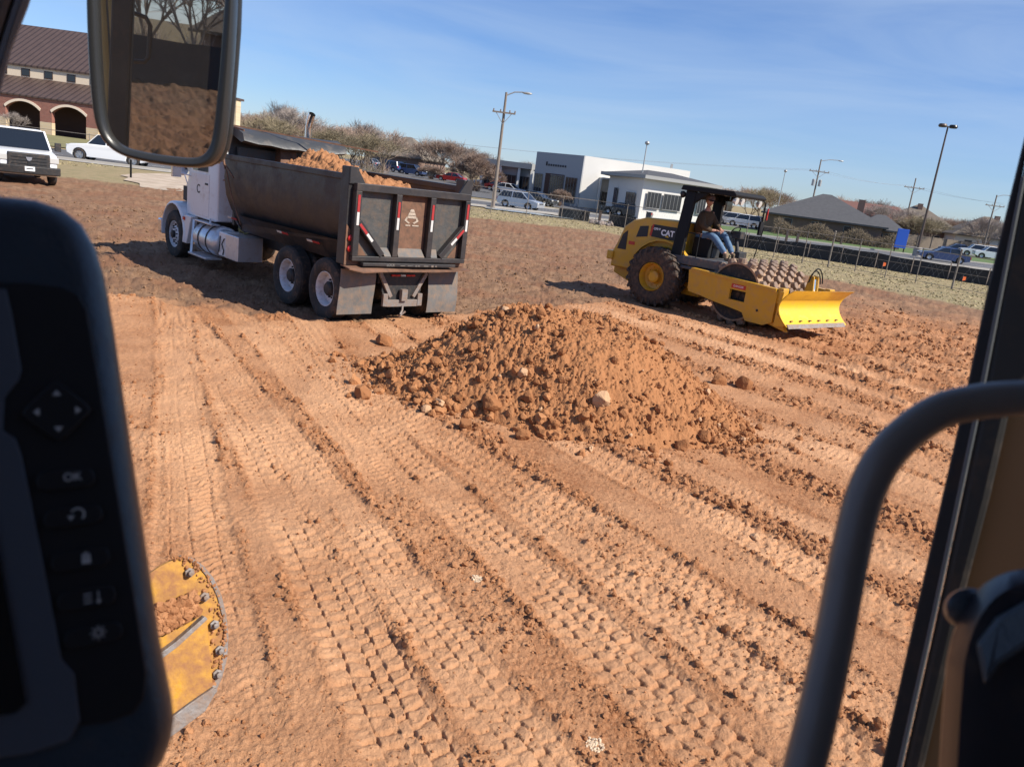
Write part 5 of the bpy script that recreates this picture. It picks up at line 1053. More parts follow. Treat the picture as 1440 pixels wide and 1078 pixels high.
pickup_front(pk); pk.scale = (1.08, 1.08, 1.1)
x_ = spot(160, 57); vehicle('pickup', 'carwhite', 'white pickup on the road behind the fence, its front just left of the mirror', 'pickup truck', (x_, 57, fz(x_, 57)), rad(187), detail=True)
CARS = [  # kind, paint, px, Y, heading, label
    ('hatch', 'carsilver', 731, 73.5, -25, 'silver hatchback on the road behind the fence, right of the utility pole'),
    ('sedan', 'carsilver', 518, 140, 150, 'small white and silver car parked farthest left in the far lot beyond the dump truck'),
    ('suv', 'carblue', 548, 137, 150, 'dark blue car parked second from left in the far lot'), ('suv', 'carblue', 579, 136, -20, 'lighter blue car with a silver nose parked third in the far lot'),
    ('pickup', 'cartan', 603, 140, -25, 'grey-brown pickup parked in front of the big brown-roofed house'), ('sedan', 'carred', 634, 128, 165, 'maroon car parked alone in the lot left of the round bush'),
    ('suv', 'carwhite', 688, 122, 160, 'white car parked at the left wing of the white building, behind the utility pole'), ('sedan', 'carred', 704, 116, -25, 'red car parked just right of the utility pole'),
    ('sedan', 'carwhite', 716, 112, -25, 'low white car parked in front of the left wing, next to the red one'), ('sedan', 'cardark', 755, 92, -30, 'dark sedan parked in front of the white building entrance'),
    ('sedan', 'cardark', 874, 94, 155, 'dark sedan at left of the pair parked before the low white wing'), ('sedan', 'cardark', 890, 91, 155, 'dark grey sedan at right of the pair parked before the low white wing'),
    ('suv', 'carwhite', 957, 100, 165, 'white car parked against the low wing, seen between its wall and the compactor'),
    ('suv', 'carwhite', 1018, 118, 150, 'white car seen under the compactor canopy, left one of the group'), ('suv', 'carsilver', 1030, 114, 150, 'silver car seen under the compactor canopy, in the middle of the group'), ('suv', 'carwhite', 1046, 112, 155, 'white van-like car seen under the compactor canopy, right one of the group'),
    ('pickup', 'carwhite', 1199, 121, 165, 'white pickup driving on the cross street in front of the wooden fence'), ('sedan', 'cardark', 1245, 119, 165, 'dark car on the cross street left of the blue sign'),
    ('sedan', 'carblue', 1324, 80.5, 168, 'large dark blue car driving on the near road right of the tall light pole'), ('sedan', 'carblue', 1343, 122, 165, 'small dark blue car on the far street just right of the tall light pole'),
    ('suv', 'carwhite', 1372, 118, 165, 'white car on the far street near the right-hand utility pole'), ('suv', 'carwhite', 1393, 114, 165, 'white car farthest right on the far street, beside the door frame')]
for kind, paint, px, Y, hd, lab in CARS:
    x = spot(px, Y); vehicle(kind, paint, lab, 'pickup truck' if kind == 'pickup' else 'car', (x, Y, fz(x, Y)), rad(hd), 'cars around the lots and streets')

# ------------------------------------------------------------------ buildings
def stripe_mat(name, a, b, pitch, axis='X', rough=0.6, duty=0.5, bump=0.0):
    m = mat(name, a, rough); n = m.node_tree; bs = n.nodes['Principled BSDF']; tc = n.nodes.new('ShaderNodeTexCoord'); sp = n.nodes.new('ShaderNodeSeparateXYZ'); n.links.new(tc.outputs['Object'], sp.inputs[0])
    mu = n.nodes.new('ShaderNodeMath'); mu.operation = 'MULTIPLY'; mu.inputs[1].default_value = 1 / pitch; n.links.new(sp.outputs[axis], mu.inputs[0])
    fr = n.nodes.new('ShaderNodeMath'); fr.operation = 'FRACT'; n.links.new(mu.outputs[0], fr.inputs[0]); gt = n.nodes.new('ShaderNodeMath'); gt.operation = 'GREATER_THAN'; gt.inputs[1].default_value = duty; n.links.new(fr.outputs[0], gt.inputs[0])
    nz = n.nodes.new('ShaderNodeTexNoise'); nz.inputs['Scale'].default_value = 1.3; n.links.new(tc.outputs['Object'], nz.inputs['Vector'])
    mx = n.nodes.new('ShaderNodeMix'); mx.data_type = 'RGBA'; mx.inputs['A'].default_value = (*a, 1); mx.inputs['B'].default_value = (*b, 1); n.links.new(gt.outputs[0], mx.inputs['Factor'])
    m2 = n.nodes.new('ShaderNodeMix'); m2.data_type = 'RGBA'; m2.blend_type = 'MULTIPLY'; m2.inputs['Factor'].default_value = 0.5; n.links.new(mx.outputs['Result'], m2.inputs['A'])
    r = n.nodes.new('ShaderNodeMapRange'); r.inputs['To Min'].default_value = 0.55; r.inputs['To Max'].default_value = 1.4; n.links.new(nz.outputs['Fac'], r.inputs['Value']); n.links.new(r.outputs['Result'], m2.inputs['B'])
    n.links.new(m2.outputs['Result'], bs.inputs['Base Color']); return m
def brick_mat(name, c1, c2, mo, scale):
    m = mat(name, c1, 0.85); n = m.node_tree; t = n.nodes.new('ShaderNodeTexBrick'); t.inputs['Color1'].default_value = (*c1, 1); t.inputs['Color2'].default_value = (*c2, 1); t.inputs['Mortar'].default_value = (*mo, 1); t.inputs['Scale'].default_value = scale
    tc = n.nodes.new('ShaderNodeTexCoord'); mp_ = n.nodes.new('ShaderNodeMapping'); mp_.inputs['Rotation'].default_value = (rad(90), 0, 0); n.links.new(tc.outputs['Object'], mp_.inputs['Vector']); n.links.new(mp_.outputs['Vector'], t.inputs['Vector']); n.links.new(t.outputs['Color'], n.nodes['Principled BSDF'].inputs['Base Color']); return m
M.update(brownroof=stripe_mat('brown_metal_roof', (0.088, 0.056, 0.044), (0.045, 0.028, 0.022), 0.62, 'X', 0.5, 0.70), creamwall=mat('cream_wall', (0.78, 0.64, 0.47), 0.85, 0, 0.06, scale=0.5), brick=brick_mat('red_brick', (0.30, 0.11, 0.08), (0.22, 0.08, 0.06), (0.34, 0.23, 0.18), 2.2),
    stone=brick_mat('buff_stone', (0.66, 0.52, 0.33), (0.56, 0.43, 0.27), (0.6, 0.5, 0.38), 1.0), stonetrim=mat('pale_stone_trim', (0.80, 0.66, 0.52), 0.8), porch=mat('porch_interior', (0.075, 0.04, 0.03), 0.9),
    whitewall=mat('white_stucco', (0.66, 0.64, 0.60), 0.8, 0, 0.05, scale=0.4), greywall=mat('grey_panel', (0.34, 0.35, 0.36), 0.7, 0, 0.05), fascia=mat('grey_roof_edge', (0.30, 0.30, 0.29), 0.6), wglass=mat('window_glass', (0.02, 0.022, 0.028), 0.12, spec=0.7), mull=mat('window_mullion', (0.20, 0.20, 0.20), 0.5),
    shingle=mat('grey_shingles', (0.075, 0.075, 0.08), 0.9, 0, 0.25, scale=2.5, bump=0.5, bscale=6), shinglebrown=mat('brown_shingles', (0.165, 0.135, 0.105), 0.9, 0, 0.25, scale=2.5, bump=0.5, bscale=6), shinglered=mat('red_brown_shingles', (0.16, 0.075, 0.06), 0.9, 0, 0.2, scale=2.5), housebrick=mat('house_brick', (0.20, 0.13, 0.10), 0.9, 0, 0.2, scale=4),
    woodfence=stripe_mat('weathered_cedar', (0.24, 0.19, 0.14), (0.16, 0.125, 0.095), 0.15, 'X', 0.9, 0.86))
def arch_pts(x0, x1, zs, rise_, n=12):
    c = (x0 + x1) / 2; hw = (x1 - x0) / 2; R = (hw * hw + rise_ * rise_) / (2 * rise_); a0 = math.asin(hw / R)
    return [(c + R * math.sin(-a0 + 2 * a0 * k / n), zs + rise_ - R + R * math.cos(-a0 + 2 * a0 * k / n)) for k in range(n + 1)]
def school():
    z0 = 0.8; B = empty('school_building', (-46, 80, 0), 0, 'long brick and cream building with brown metal roofs and arched porch at the far left', 'building')
    X = lambda v: v + 46; Yl = lambda v: v - 80
    xa, xb = -66.0, -38.5
    # porch wall with arches every 4.55 m
    m = MB(); st = MB(); tr = []; cen = [-51.5 + 4.62 * k for k in range(-3, 5)]; x = xa
    for c in cen:
        a0, a1 = c - 1.72, c + 1.72
        if a1 > xb: break
        m.prism([(X(x), 2.05), (X(a0), 2.05), (X(a0), 4.3), (X(x), 4.3)], 'y', 0, 0.5); MB().prism([(X(x) - .0, z0 - .4), (X(a0) + .02, z0 - .4), (X(a0) + .02, 2.048), (X(x), 2.048)], 'y', -0.03, 0.5).build('stone_base', M['stone'], B)
        ar = arch_pts(X(a0), X(a1), 3.05, 0.72); m.prism(ar + [(X(a1), 4.3), (X(a0), 4.3)], 'y', 0, 0.5)
        tr.append(ar); x = a1
    m.prism([(X(x), 2.05), (X(xb), 2.05), (X(xb), 4.3), (X(x), 4.3)], 'y', 0, 0.5); MB().prism([(X(x), z0 - .4), (X(xb), z0 - .4), (X(xb), 2.048), (X(x), 2.048)], 'y', -.03, 0.5).build('stone_base', M['stone'], B)
    m.build('porch_wall', M['brick'], B)
    for ar in tr:
        t = MB(); n = len(ar); c = ar[n // 2][0]
        t.loft([[(p[0], -.05, p[1] - .02), (p[0] + (p[0] - c) * .07, -.05, p[1] + .20), (p[0] + (p[0] - c) * .07, .02, p[1] + .20), (p[0], .02, p[1] - .02)] for p in ar]); t.build('arch_trim', M['stonetrim'], B)
    MB().box(X(xa), X(xb), 3.2, 3.3, z0 - .4, 4.5).build('porch_back_wall', M['porch'], B); MB().box(X(xa), X(xb), 0.5, 3.2, z0 - .3, z0 + .02).build('porch_floor', M['concrete'], B)
    MB().add([(X(xa), -.12, 4.2), (X(xb) + .3, -.12, 4.2), (X(xb) + .3, 3.95, 6.05), (X(xa), 3.95, 6.05), (X(xa), -.12, 4.35), (X(xb) + .3, -.12, 4.35), (X(xb) + .3, 3.95, 6.20), (X(xa), 3.95, 6.20)], [(0, 1, 2, 3), (4, 5, 6, 7), (0, 1, 5, 4), (1, 2, 6, 5), (2, 3, 7, 6), (3, 0, 4, 7)]).build('lower_roof', M['brownroof'], B)
    w = MB().box(X(xa), X(xb), 3.96, 4.4, 4.0, 7.4); w.build('upper_wall', M['creamwall'], B)
    MB().box(X(xb) + .01, X(-30.6), 0.2, 1.6, z0 - .4, 5.6).build('end_wall', M['brick'], B); MB().box(X(-31.6), X(-30.3), 0.0, 1.2, z0 - .4, 6.5).build('end_pier', M['stone'], B); MB().box(X(xb) + .01, X(-30.2), -0.1, 1.8, 6.5, 6.7).build('end_roof', M['brownroof'], B); MB().box(X(xb) + .01, X(-31.6), 0.3, 1.6, 5.6, 6.5).build('end_fascia', M['creamwall'], B)
    for k in range(14):
        c = -66.6 + 2.36 * k + 1.2
        if c > xb - 1: break
        f = MB().box(X(c) - .45, X(c) + .45, 3.93, 3.962, 6.28, 7.02).build('window', M['porch'], B); MB().box(X(c) - .38, X(c) + .38, 3.92, 3.932, 6.35, 6.95).build('pane', M['wglass'], f)
    MB().add([(X(xa), 3.8, 7.2), (X(xb) + .5, 3.8, 7.2), (X(xb) + .5, 12, 11.8), (X(xa), 12, 11.8), (X(xa), 3.8, 7.4), (X(xb) + .5, 3.8, 7.4), (X(xb) + .5, 12, 12.0), (X(xa), 12, 12.0)], [(0, 1, 2, 3), (4, 5, 6, 7), (0, 1, 5, 4), (1, 2, 6, 5), (2, 3, 7, 6), (3, 0, 4, 7)]).build('main_roof', M['brownroof'], B)
    MB().add([(X(xa), 12, 12), (X(xb) + .5, 12, 12), (X(xb) + .5, 20, 7.3), (X(xa), 20, 7.3)], [(0, 1, 2, 3)]).build('main_roof', M['brownroof'], B)
school()
def wall_run(mb, pts, z0, z1, th=0.3):
    for (a, b) in zip(pts[:-1], pts[1:]): mb.bar((a[0], a[1], (z0 + z1) / 2), (b[0], b[1], (z0 + z1) / 2), th, z1 - z0)
def win_on(parent, p, q, t0, t1, z0, z1, bars=3, proud=0.18):
    """window on the wall from p to q at fractions t0..t1"""
    p = Vector((*p, 0)); q = Vector((*q, 0)); d = (q - p); L = d.length; u = d / L; n = Vector((u.y, -u.x, 0)); a = p + d * t0 + n * proud; b = p + d * t1 + n * proud
    w = MB().slab([(a.x, a.y, z0), (b.x, b.y, z0), (b.x, b.y, z1), (a.x, a.y, z1)], n * 0.02).build('window', M['wglass'], parent)
    f = MB(); a += n * .03; b += n * .03
    for k in range(bars + 1): c = a + (b - a) * k / bars; f.bar((c.x, c.y, z0), (c.x, c.y, z1), 0.045, 0.03, up=n)
    f.bar((a.x, a.y, z1), (b.x, b.y, z1), 0.05, 0.06); f.bar((a.x, a.y, z0), (b.x, b.y, z0), 0.05, 0.08); f.build('frame', M['mull'], w)
def office():
    B = empty('office_building', (0, 0, 0), 0, 'modern white office building with tall grey entrance block and a low wing at right', 'building')
    A = (-0.6, 112.5); Bc = (5.55, 105.0); Cc = (20.3, 111.0); D_ = (14, 124); 
    m = MB(); m.prism([(A[0], A[1]), (Bc[0], Bc[1]), (Cc[0], Cc[1]), D_], 'z', -0.2, 6.45); m.build('main_block', M['whitewall'], B)
    u = (Vector((*Bc, 0)) - Vector((*A, 0))).normalized(); n = Vector((u.y, -u.x, 0))
    def on(t, z, off): p = Vector((*A, 0)) + (Vector((*Bc, 0)) - Vector((*A, 0))) * t + n * off; return (p.x, p.y, z)
    MB().slab([on(-.0, -0.2, .02), on(1.0, -0.2, .02), on(1.0, 6.42, .02), on(0, 6.42, .02)], n * .15).build('entrance_facade', M['greywall'], B)
    win_on(B, A, Bc, 0.03, 0.20, 0.4, 3.55, 3, .20); win_on(B, A, Bc, 0.70, 0.93, 0.3, 3.55, 4, .20)
    pr = MB().slab([on(.26, -.2, .18), on(.66, -.2, .18), on(.66, 3.75, .18), on(.26, 3.75, .18)], n * .06).build('entrance_recess', M['porch'], B)
    win_on(B, A, Bc, 0.38, 0.66, 0.2, 3.6, 6, .26)
    mm = MB()
    for k in range(9): a = on(.26 + k * .05, 4.9, .22); mm.box(a[0] - .14, a[0] + .14, a[1] - .03, a[1] + .03, 4.72, 4.98 if k else 5.25)
    text_mesh('facade_lettering', 'Amerisoft', 0.62, M['decal'], B, frame_M(on(.48, 4.85, .20), u, (0, 0, 1)), 0.03, 0.01) if False else mm.build('facade_lettering', M['decal'], B)
    # lit side: projecting bay, windows
    win_on(B, Bc, Cc, 0.19, 0.33, 0.7, 2.3, 5, .17); MB().bar((Bc[0] + (Cc[0] - Bc[0]) * .26, Bc[1] + (Cc[1] - Bc[1]) * .26 - .2, 3.3), (Bc[0] + (Cc[0] - Bc[0]) * .26 + .01, Bc[1] + (Cc[1] - Bc[1]) * .26 - .21, 3.3), 1, 1) if False else None
    win_on(B, Bc, Cc, 0.37, 0.47, 0.7, 2.4, 3, .17)
    m = MB()
    for t in (0.165, 0.35): p = Vector((*Bc, 0)) + (Vector((*Cc, 0)) - Vector((*Bc, 0))) * t; m.box(p.x - .12, p.x + .12, p.y - 1.3, p.y, -.2, 4.05)
    p = Vector((*Bc, 0)) + (Vector((*Cc, 0)) - Vector((*Bc, 0))) * .255; m.box(p.x - 1.4, p.x + 1.4, p.y - 1.25, p.y + .4, 3.9, 4.1); m.build('window_surround', M['whitewall'], B)
    # low wing
    W1, W2, W3 = (11.45, 89.0), (19.6, 93.2), (8.6, 99.5)
    m = MB().prism([W1, W2, (17, 104), (10, 104), W3], 'z', -0.2, 4.35); m.build('wing_wall', M['whitewall'], B)
    m = MB().prism([(11.4, 87.9), (20.9, 92.8), (17.6, 105.5), (9, 105.5), (7.4, 99.2)], 'z', 4.35, 4.72); m.build('wing_roof_edge', M['fascia'], B)
    m = MB().add([(11.6, 88.3, 4.72), (20.5, 92.9, 4.72), (17.4, 105.1, 4.72), (9, 105.1, 4.72), (7.8, 99.3, 4.72), (12.8, 97.5, 5.5), (16, 99, 5.5)], [(0, 1, 6, 5), (1, 2, 6), (2, 3, 5, 6), (3, 4, 5), (4, 0, 5)]); m.build('wing_roof', M['shingle'], B)
    win_on(B, W1, W2, 0.07, 0.27, 1.3, 3.0, 4); win_on(B, W1, W2, 0.31, 0.58, 1.3, 3.0, 5); win_on(B, W1, W2, 0.66, 0.76, 1.3, 3.0, 3); win_on(B, W1, W2, 0.84, 0.96, 1.3, 3.0, 3)
    win_on(B, W3, W1, 0.25, 0.34, 1.0, 3.0, 2); win_on(B, W3, W1, 0.62, 0.86, 1.0, 2.7, 3)
    # left wing with flat overhanging roof
    V1, V2 = (-8.6, 119.6), (-1.0, 117.0)
    MB().prism([V1, V2, (2, 128), (-6, 131)], 'z', 0, 4.0).build('left_wing_wall', M['greywall'], B)
    MB().prism([(-9.6, 118.4), (-1.2, 115.6), (2.5, 128.5), (-6.5, 132)], 'z', 4.0, 4.75).build('left_wing_roof', M['fascia'], B)
    for t0, t1 in ((0.08, 0.30), (0.45, 0.70), (0.78, 0.95)): win_on(B, V1, V2, t0, t1, 1.1, 2.9, 3)
    m = MB()
    for t in (0.02, 0.38, 0.74, 0.985): p = Vector((*V1, 0)) + (Vector((*V2, 0)) - Vector((*V1, 0))) * t; m.box(p.x - .18, p.x + .18, p.y - 1.2, p.y - .3, 0.2, 4.0)
    m.build('wing_pier', M['whitewall'], B)
    MB().box(17.7, 18.0, 112, 112.3, 6.45, 7.1).build('roof_vent', M['galv'], B)
office()
def hip_house(c, L, Wd, ze, zr, rot, roof, label, chim=None, wall='housebrick', z0=0.0, ridge=0.35, oh=0.6):
    B = empty('house', (c[0], c[1], 0), rad(rot), label, 'house', 'houses beyond the streets'); hl, hw = L / 2, Wd / 2
    MB().box(-hl, hl, -hw, hw, z0 - 0.4, ze).build('wall', M[wall], B)
    a, b, r_ = hl + oh, hw + oh, hl * ridge
    R_ = MB().add([(-a, -b, ze - .1), (a, -b, ze - .1), (a, b, ze - .1), (-a, b, ze - .1), (-r_, 0, zr), (r_, 0, zr), (-a, -b, ze + .1), (a, -b, ze + .1), (a, b, ze + .1), (-a, b, ze + .1)], [(3, 2, 1, 0), (6, 7, 5, 4), (7, 8, 5), (8, 9, 4, 5), (9, 6, 4), (0, 1, 7, 6), (1, 2, 8, 7), (2, 3, 9, 8), (3, 0, 6, 9)]).build('roof', M[roof], B)
    if chim: MB().box(chim[0] - .4, chim[0] + .4, chim[1] - .3, chim[1] + .3, ze + .4, zr + chim[2]).build('chimney', M['housebrick'], R_)
    for t in (-0.6, -0.1, 0.45):
        w = MB().box(t * hl - .6, t * hl + .6, -hw - .03, -hw + .01, z0 + .9, min(ze - .3, z0 + 2.1)).build('window', M['mull'], B); MB().box(t * hl - .52, t * hl + .52, -hw - .04, -hw - .031, z0 + .98, min(ze - .38, z0 + 2.02)).build('pane', M['wglass'], w)
    return B
hip_house((38.2, 108), 14.0, 13, 2.4, 5.7, -18, 'shingle', 'house with a large dark grey hipped roof behind the leaning utility pole', (4.5, 1.5, -.1), ridge=0.08)
hip_house((44.6, 105), 5.0, 8, 2.1, 4.0, -18, 'shingle', 'low dark grey roofed annex at the right foot of the big grey roof', ridge=0.2)
hip_house((56.5, 141), 16, 11, 3.2, 6.0, -10, 'shinglered', 'house with a red-brown roof right of the dark grey roof', None, ridge=0.7)
hip_house((71, 152), 13, 11, 2.9, 7.2, -14, 'shinglebrown', 'tan-roofed house with a chimney behind the tall light pole', (0, -1, .2), ridge=0.05)
hip_house((78.5, 142), 11, 10, 2.8, 6.4, -14, 'shinglebrown', 'low tan-roofed house at the right beyond the cross street', (1.5, 0, .3), wall='whitewall', ridge=0.1)
hip_house((96, 148), 12, 10, 2.8, 5.5, -14, 'shinglebrown', 'brown roof just left of the dark door frame, beyond the right-hand utility pole', None, ridge=0.3)
hip_house((-26.8, 163), 11, 14, 3.6, 7.6, -15, 'shinglebrown', 'large brown-roofed house beyond the parking lot, left of the round bush', None, z0=0.7, ridge=0.12)
def plank_fence(pts, h, label, z0=0.0):
    F = empty('wooden_fence', (pts[0][0], pts[0][1], 0), 0, label, 'fence'); ox, oy = pts[0]
    for (a, b) in zip(pts[:-1], pts[1:]):
        d = Vector((b[0] - a[0], b[1] - a[1], 0)); L = d.length; n = max(1, int(L / 2.4))
        p = MB().box(0, L, -.02, .02, z0, z0 + h).build('fence_panel', M['woodfence'], F); p.location = (a[0] - ox, a[1] - oy, 0); p.rotation_euler = (0, 0, math.atan2(d.y, d.x))
        m = MB()
        for k in range(n + 1): m.box(L * k / n - .05, L * k / n + .05, -.1, -.02, z0, z0 + h + .05)
        q = m.build('fence_posts', M['polewood'], F); q.location = p.location; q.rotation_euler = p.rotation_euler; q['kind'] = 'stuff'
plank_fence([(42.5, 129), (60, 131), (80, 134), (108, 146)], 1.85, 'weathered wooden plank fence along the far side of the cross street')

# ------------------------------------------------------------------ trees
M['bark'] = mat('bark', (0.20, 0.155, 0.12), 0.95, 0, 0.2, scale=8); M['twig'] = mat('twigs', (0.30, 0.215, 0.165), 0.95, 0, 0.25, scale=0.9); M['twiggreen'] = mat('olive_twigs', (0.25, 0.205, 0.13), 0.95, 0, 0.25, scale=0.9)
M['twiggrey'] = mat('grey_twigs', (0.34, 0.285, 0.25), 0.95, 0, 0.2, scale=0.9); M['leafdark'] = mat('evergreen_leaves', (0.035, 0.055, 0.02), 0.9, 0, 0.4, scale=2)
def tree_meshes(seed, H=8.0, spread=0.55, bushy=1.0, trunk=0.22):
    rng = random.Random(seed); tm = MB(); cm = MB()
    def seg(mb, p, q, r0, r1, n=4):
        d = (q - p).normalized(); u = d.orthogonal().normalized(); w_ = d.cross(u); vs = []
        for c, r_ in ((p, r0), (q, r1)):
            for k in range(n): a = 2 * PI * k / n; vs.append(c + (u * math.cos(a) + w_ * math.sin(a)) * r_)
        b = len(mb.v); mb.v += [tuple(v) for v in vs]; mb.f += [(b + k, b + (k + 1) % n, b + n + (k + 1) % n, b + n + k) for k in range(n)]
    def grow(p, d, L, r_, lev):
        q = p; dd = d
        for s in range(2):
            dd = (dd + Vector((rng.gauss(0, .13), rng.gauss(0, .13), rng.gauss(0.04, .08)))).normalized(); q2 = q + dd * L / 2
            seg(tm if lev < 3 else cm, q, q2, r_ * (1 - .22 * s), r_ * (.8 - .2 * s), 5 if lev < 3 else 3)
            if lev >= 2:
                for _ in range(int(2 * bushy)): t = (dd + Vector((rng.gauss(0, .8), rng.gauss(0, .8), rng.gauss(0.2, .6)))).normalized(); o = q + dd * L / 2 * rng.random(); seg(cm, o, o + t * H * (.06 + .09 * rng.random()), .020, .008, 3)
            q = q2
        if lev >= 5:
            for _ in range(int(6 * bushy)): t = (dd + Vector((rng.gauss(0, .6), rng.gauss(0, .6), rng.gauss(0.15, .5)))).normalized(); seg(cm, q, q + t * H * (.07 + .10 * rng.random()), .020, .007, 3)
            return
        k = rng.choice((3, 3, 4)) if lev < 3 else rng.choice((2, 3))
        for i in range(k):
            a = 2 * PI * (i + rng.random() * .7) / k; tilt = spread * (0.5 + 0.8 * rng.random()); u = dd.orthogonal().normalized(); w_ = dd.cross(u); t = (dd * math.cos(tilt) + (u * math.cos(a) + w_ * math.sin(a)) * math.sin(tilt)); t.z = max(t.z, -0.05 + .1 * rng.random()); grow(q, t.normalized(), L * (0.66 + .2 * rng.random()), r_ * .62, lev + 1)
    seg(tm, Vector((0, 0, -.3)), Vector((0, 0, H * .10)), trunk * 1.1, trunk, 6)
    for i in range(4): a = PI / 2 * i + rng.random(); grow(Vector((0, 0, H * .09)), Vector((math.cos(a) * spread * .8, math.sin(a) * spread * .8, 1)).normalized(), H * .26, trunk * .7, 1)
    for i in range(int(140 * bushy)): a = rng.random() * 6.28; p = Vector((math.cos(a) * rng.random() * H * .13, math.sin(a) * rng.random() * H * .13, rng.random() * H * .12)); seg(cm, p, p + Vector((rng.gauss(0, .5), rng.gauss(0, .5), 1)).normalized() * H * (.1 + .15 * rng.random()), .018, .007, 3)
    return tm, cm
TREES = {}
def tree(kind, loc, s, rz, label, name='bare_tree', cat='tree'):
    if kind not in TREES:
        sd, H, sp_, bu, tw, tr_ = kind; tm, cm = tree_meshes(sd, H, sp_, bu, tr_); root = empty(name, (0, 0, 0)); tm.build('trunk', M['bark'], root); cm.build('crown', M[tw], root); TREES[kind] = root; t = root
    else: t = copy_tree(TREES[kind])
    t.location = loc; t.scale = (s[0], s[0], s[1]); t.rotation_euler = (0, 0, rz); tag(t, label, cat, 'bare trees beyond the streets'); return t
K1 = (1, 8, .36, 0.55, 'twig', .12); K2 = (12, 8, .42, 0.6, 'twig', .12); K3 = (3, 8, .27, 0.5, 'twiggrey', .12); K4 = (14, 8, .40, 0.8, 'twiggreen', .10); K5 = (5, 4, .62, 2.2, 'twig', .09)
TL = [  # px, Y, scale xy, scale z, kind, label
    (345, 105, 1.15, 0.85, K2, 'reddish bare tree just right of the mirror'), (372, 100, 1.1, 0.85, K4, 'olive bushy tree right of the mirror, behind the truck bed'), (392, 112, .95, 1.15, K3, 'tall pale upright bare tree behind the tarp cover'), (412, 108, 1.1, 1.1, K3, 'pale upright bare tree left of the exhaust stack'),
    (432, 104, 1.0, 0.8, K1, 'brown bare tree directly behind the exhaust stack'), (462, 102, 1.15, 0.85, K4, 'olive bare tree right of the exhaust stack'), (488, 108, 1.0, 1.0, K1, 'spindly brown tree behind the right end of the tarp cover'), (508, 112, 1.05, 1.1, K3, 'tall pale tree left of the brown-roofed house'),
    (524, 106, 1.2, 0.9, K4, 'dense olive tree touching the left side of the brown roof'), (538, 118, 1.0, 1.05, K2, 'reddish tree between the olive tree and the brown roof'), (600, 152, 1.2, 0.95, K1, 'bare tree at the right foot of the brown roof'), (618, 150, 1.3, 1.0, K2, 'reddish bare tree second right of the brown roof'),
    (638, 148, 1.3, 1.0, K1, 'brown bare tree behind the round bush'), (606, 128, .8, .6, K5, 'low scrubby bare tree before the brown roof'), (1068, 150, 1.2, .95, K4, 'olive tree left of the dark grey roof'), (1052, 160, 1.4, 1.0, K1, 'bare tree behind the right end of the compactor canopy'), (1085, 165, 1.2, 1.0, K2, 'reddish bare tree above the left slope of the dark grey roof'),
    (1190, 165, 1.5, 1.05, K1, 'bare tree behind the chimney of the dark grey roof'), (1212, 170, 1.5, 1.1, K2, 'wide reddish tree above the red-brown roof'), (1230, 135, 1.0, .85, K3, 'pale tree before the right end of the red-brown roof'), (1262, 138, 1.1, .85, K3, 'pale bare tree left of the third utility pole'), (1250, 168, 1.5, 1.0, K1, 'bare tree behind the third utility pole'),
    (1286, 132, 1.1, .72, K4, 'yellow-olive rounded tree behind the tall light pole'), (1305, 134, 1.0, .70, K4, 'olive rounded tree right of the tall light pole'), (1330, 165, 1.4, .85, K1, 'bare tree over the low tan house'), (1352, 170, 1.3, .85, K2, 'reddish tree between the tan roofs'), (1378, 132, 1.15, .85, K3, 'pale bare tree beside the right-hand utility pole'), (1398, 138, 1.2, .9, K1, 'bare tree at the edge of the door frame'),
    (1020, 185, 1.4, .9, K1, 'distant bare tree seen under the canopy'), (990, 190, 1.5, .95, K2, 'distant reddish tree above the low wing roof'), (1005, 180, 1.3, .9, K1, 'distant brown tree right of the wing roof'), (742, 190, 1.2, .85, K1, 'distant tree over the left wing roof')]
TREE0 = {}
second_row = [(338, 125, 1.2, .80, K1, 'right of the mirror edge'), (358, 128, 1.3, .85, K2, 'left of the tarp housing'), (384, 130, 1.2, .95, K4, 'over the left part of the tarp cover'), (402, 128, 1.2, .90, K1, 'over the middle of the tarp cover'), (424, 126, 1.2, .95, K2, 'just left of the exhaust stack'), (449, 125, 1.2, .85, K1, 'just right of the exhaust stack'), (474, 128, 1.3, .92, K2, 'behind the low end of the tarp cover'), (498, 130, 1.2, .95, K3, 'above the heaped load'), (516, 128, 1.3, .90, K1, 'above the white cars in the far lot'), (650, 150, 1.3, .85, K3, 'left of the round bush top'), (664, 155, 1.3, .8, K1, 'behind the round bush'), (1222, 180, 1.5, 1.0, K3, 'far behind the red-brown roof'), (1240, 175, 1.4, .9, K1, 'far behind the third pole, left side'), (1275, 178, 1.4, .9, K3, 'far behind the third pole, right side'), (1318, 178, 1.4, .85, K3, 'far behind the tall light pole, right side'), (1366, 178, 1.3, .85, K1, 'far behind the right-hand utility pole')]
for j, (px, Y, s, sz, k, wh) in enumerate(second_row):
    x = spot(px, Y); tree(k, (x, Y, fz(x, Y)), (s, sz * (.78 if px < 590 else .88)), 2.1 + j * 1.7, 'back-row bare tree ' + wh)
for i, (px, Y, s, sz, k, lab) in enumerate(TL):
    x = spot(px, Y); tree(k, (x, Y, fz(x, Y)), (s, sz * (.76 if px < 590 else .86)), i * 1.3, lab)
x = spot(668, 106); b_ = tree((9, 5, .70, 3.6, 'twig', .10), (x, 106, fz(x, 106)), (1.05, .95), 0, 'rounded reddish-brown bush left of the utility pole', 'round_bush', 'bush')
x = spot(786, 96); tree(K5, (x, 96, fz(x, 96)), (.55, .5), 2, 'small bare shrub before the office entrance')
x = spot(20, 72); tree(K3, (x, 72, fz(x, 72)), (.28, .26), 1, 'small pale bare tree before the left arch of the school porch')
x = spot(1110, 108); 
HS = empty('hedge', (33.5, 99.0, 0.0), 0, 'dark brown hedge and scrub below the dark grey roof', 'hedge')
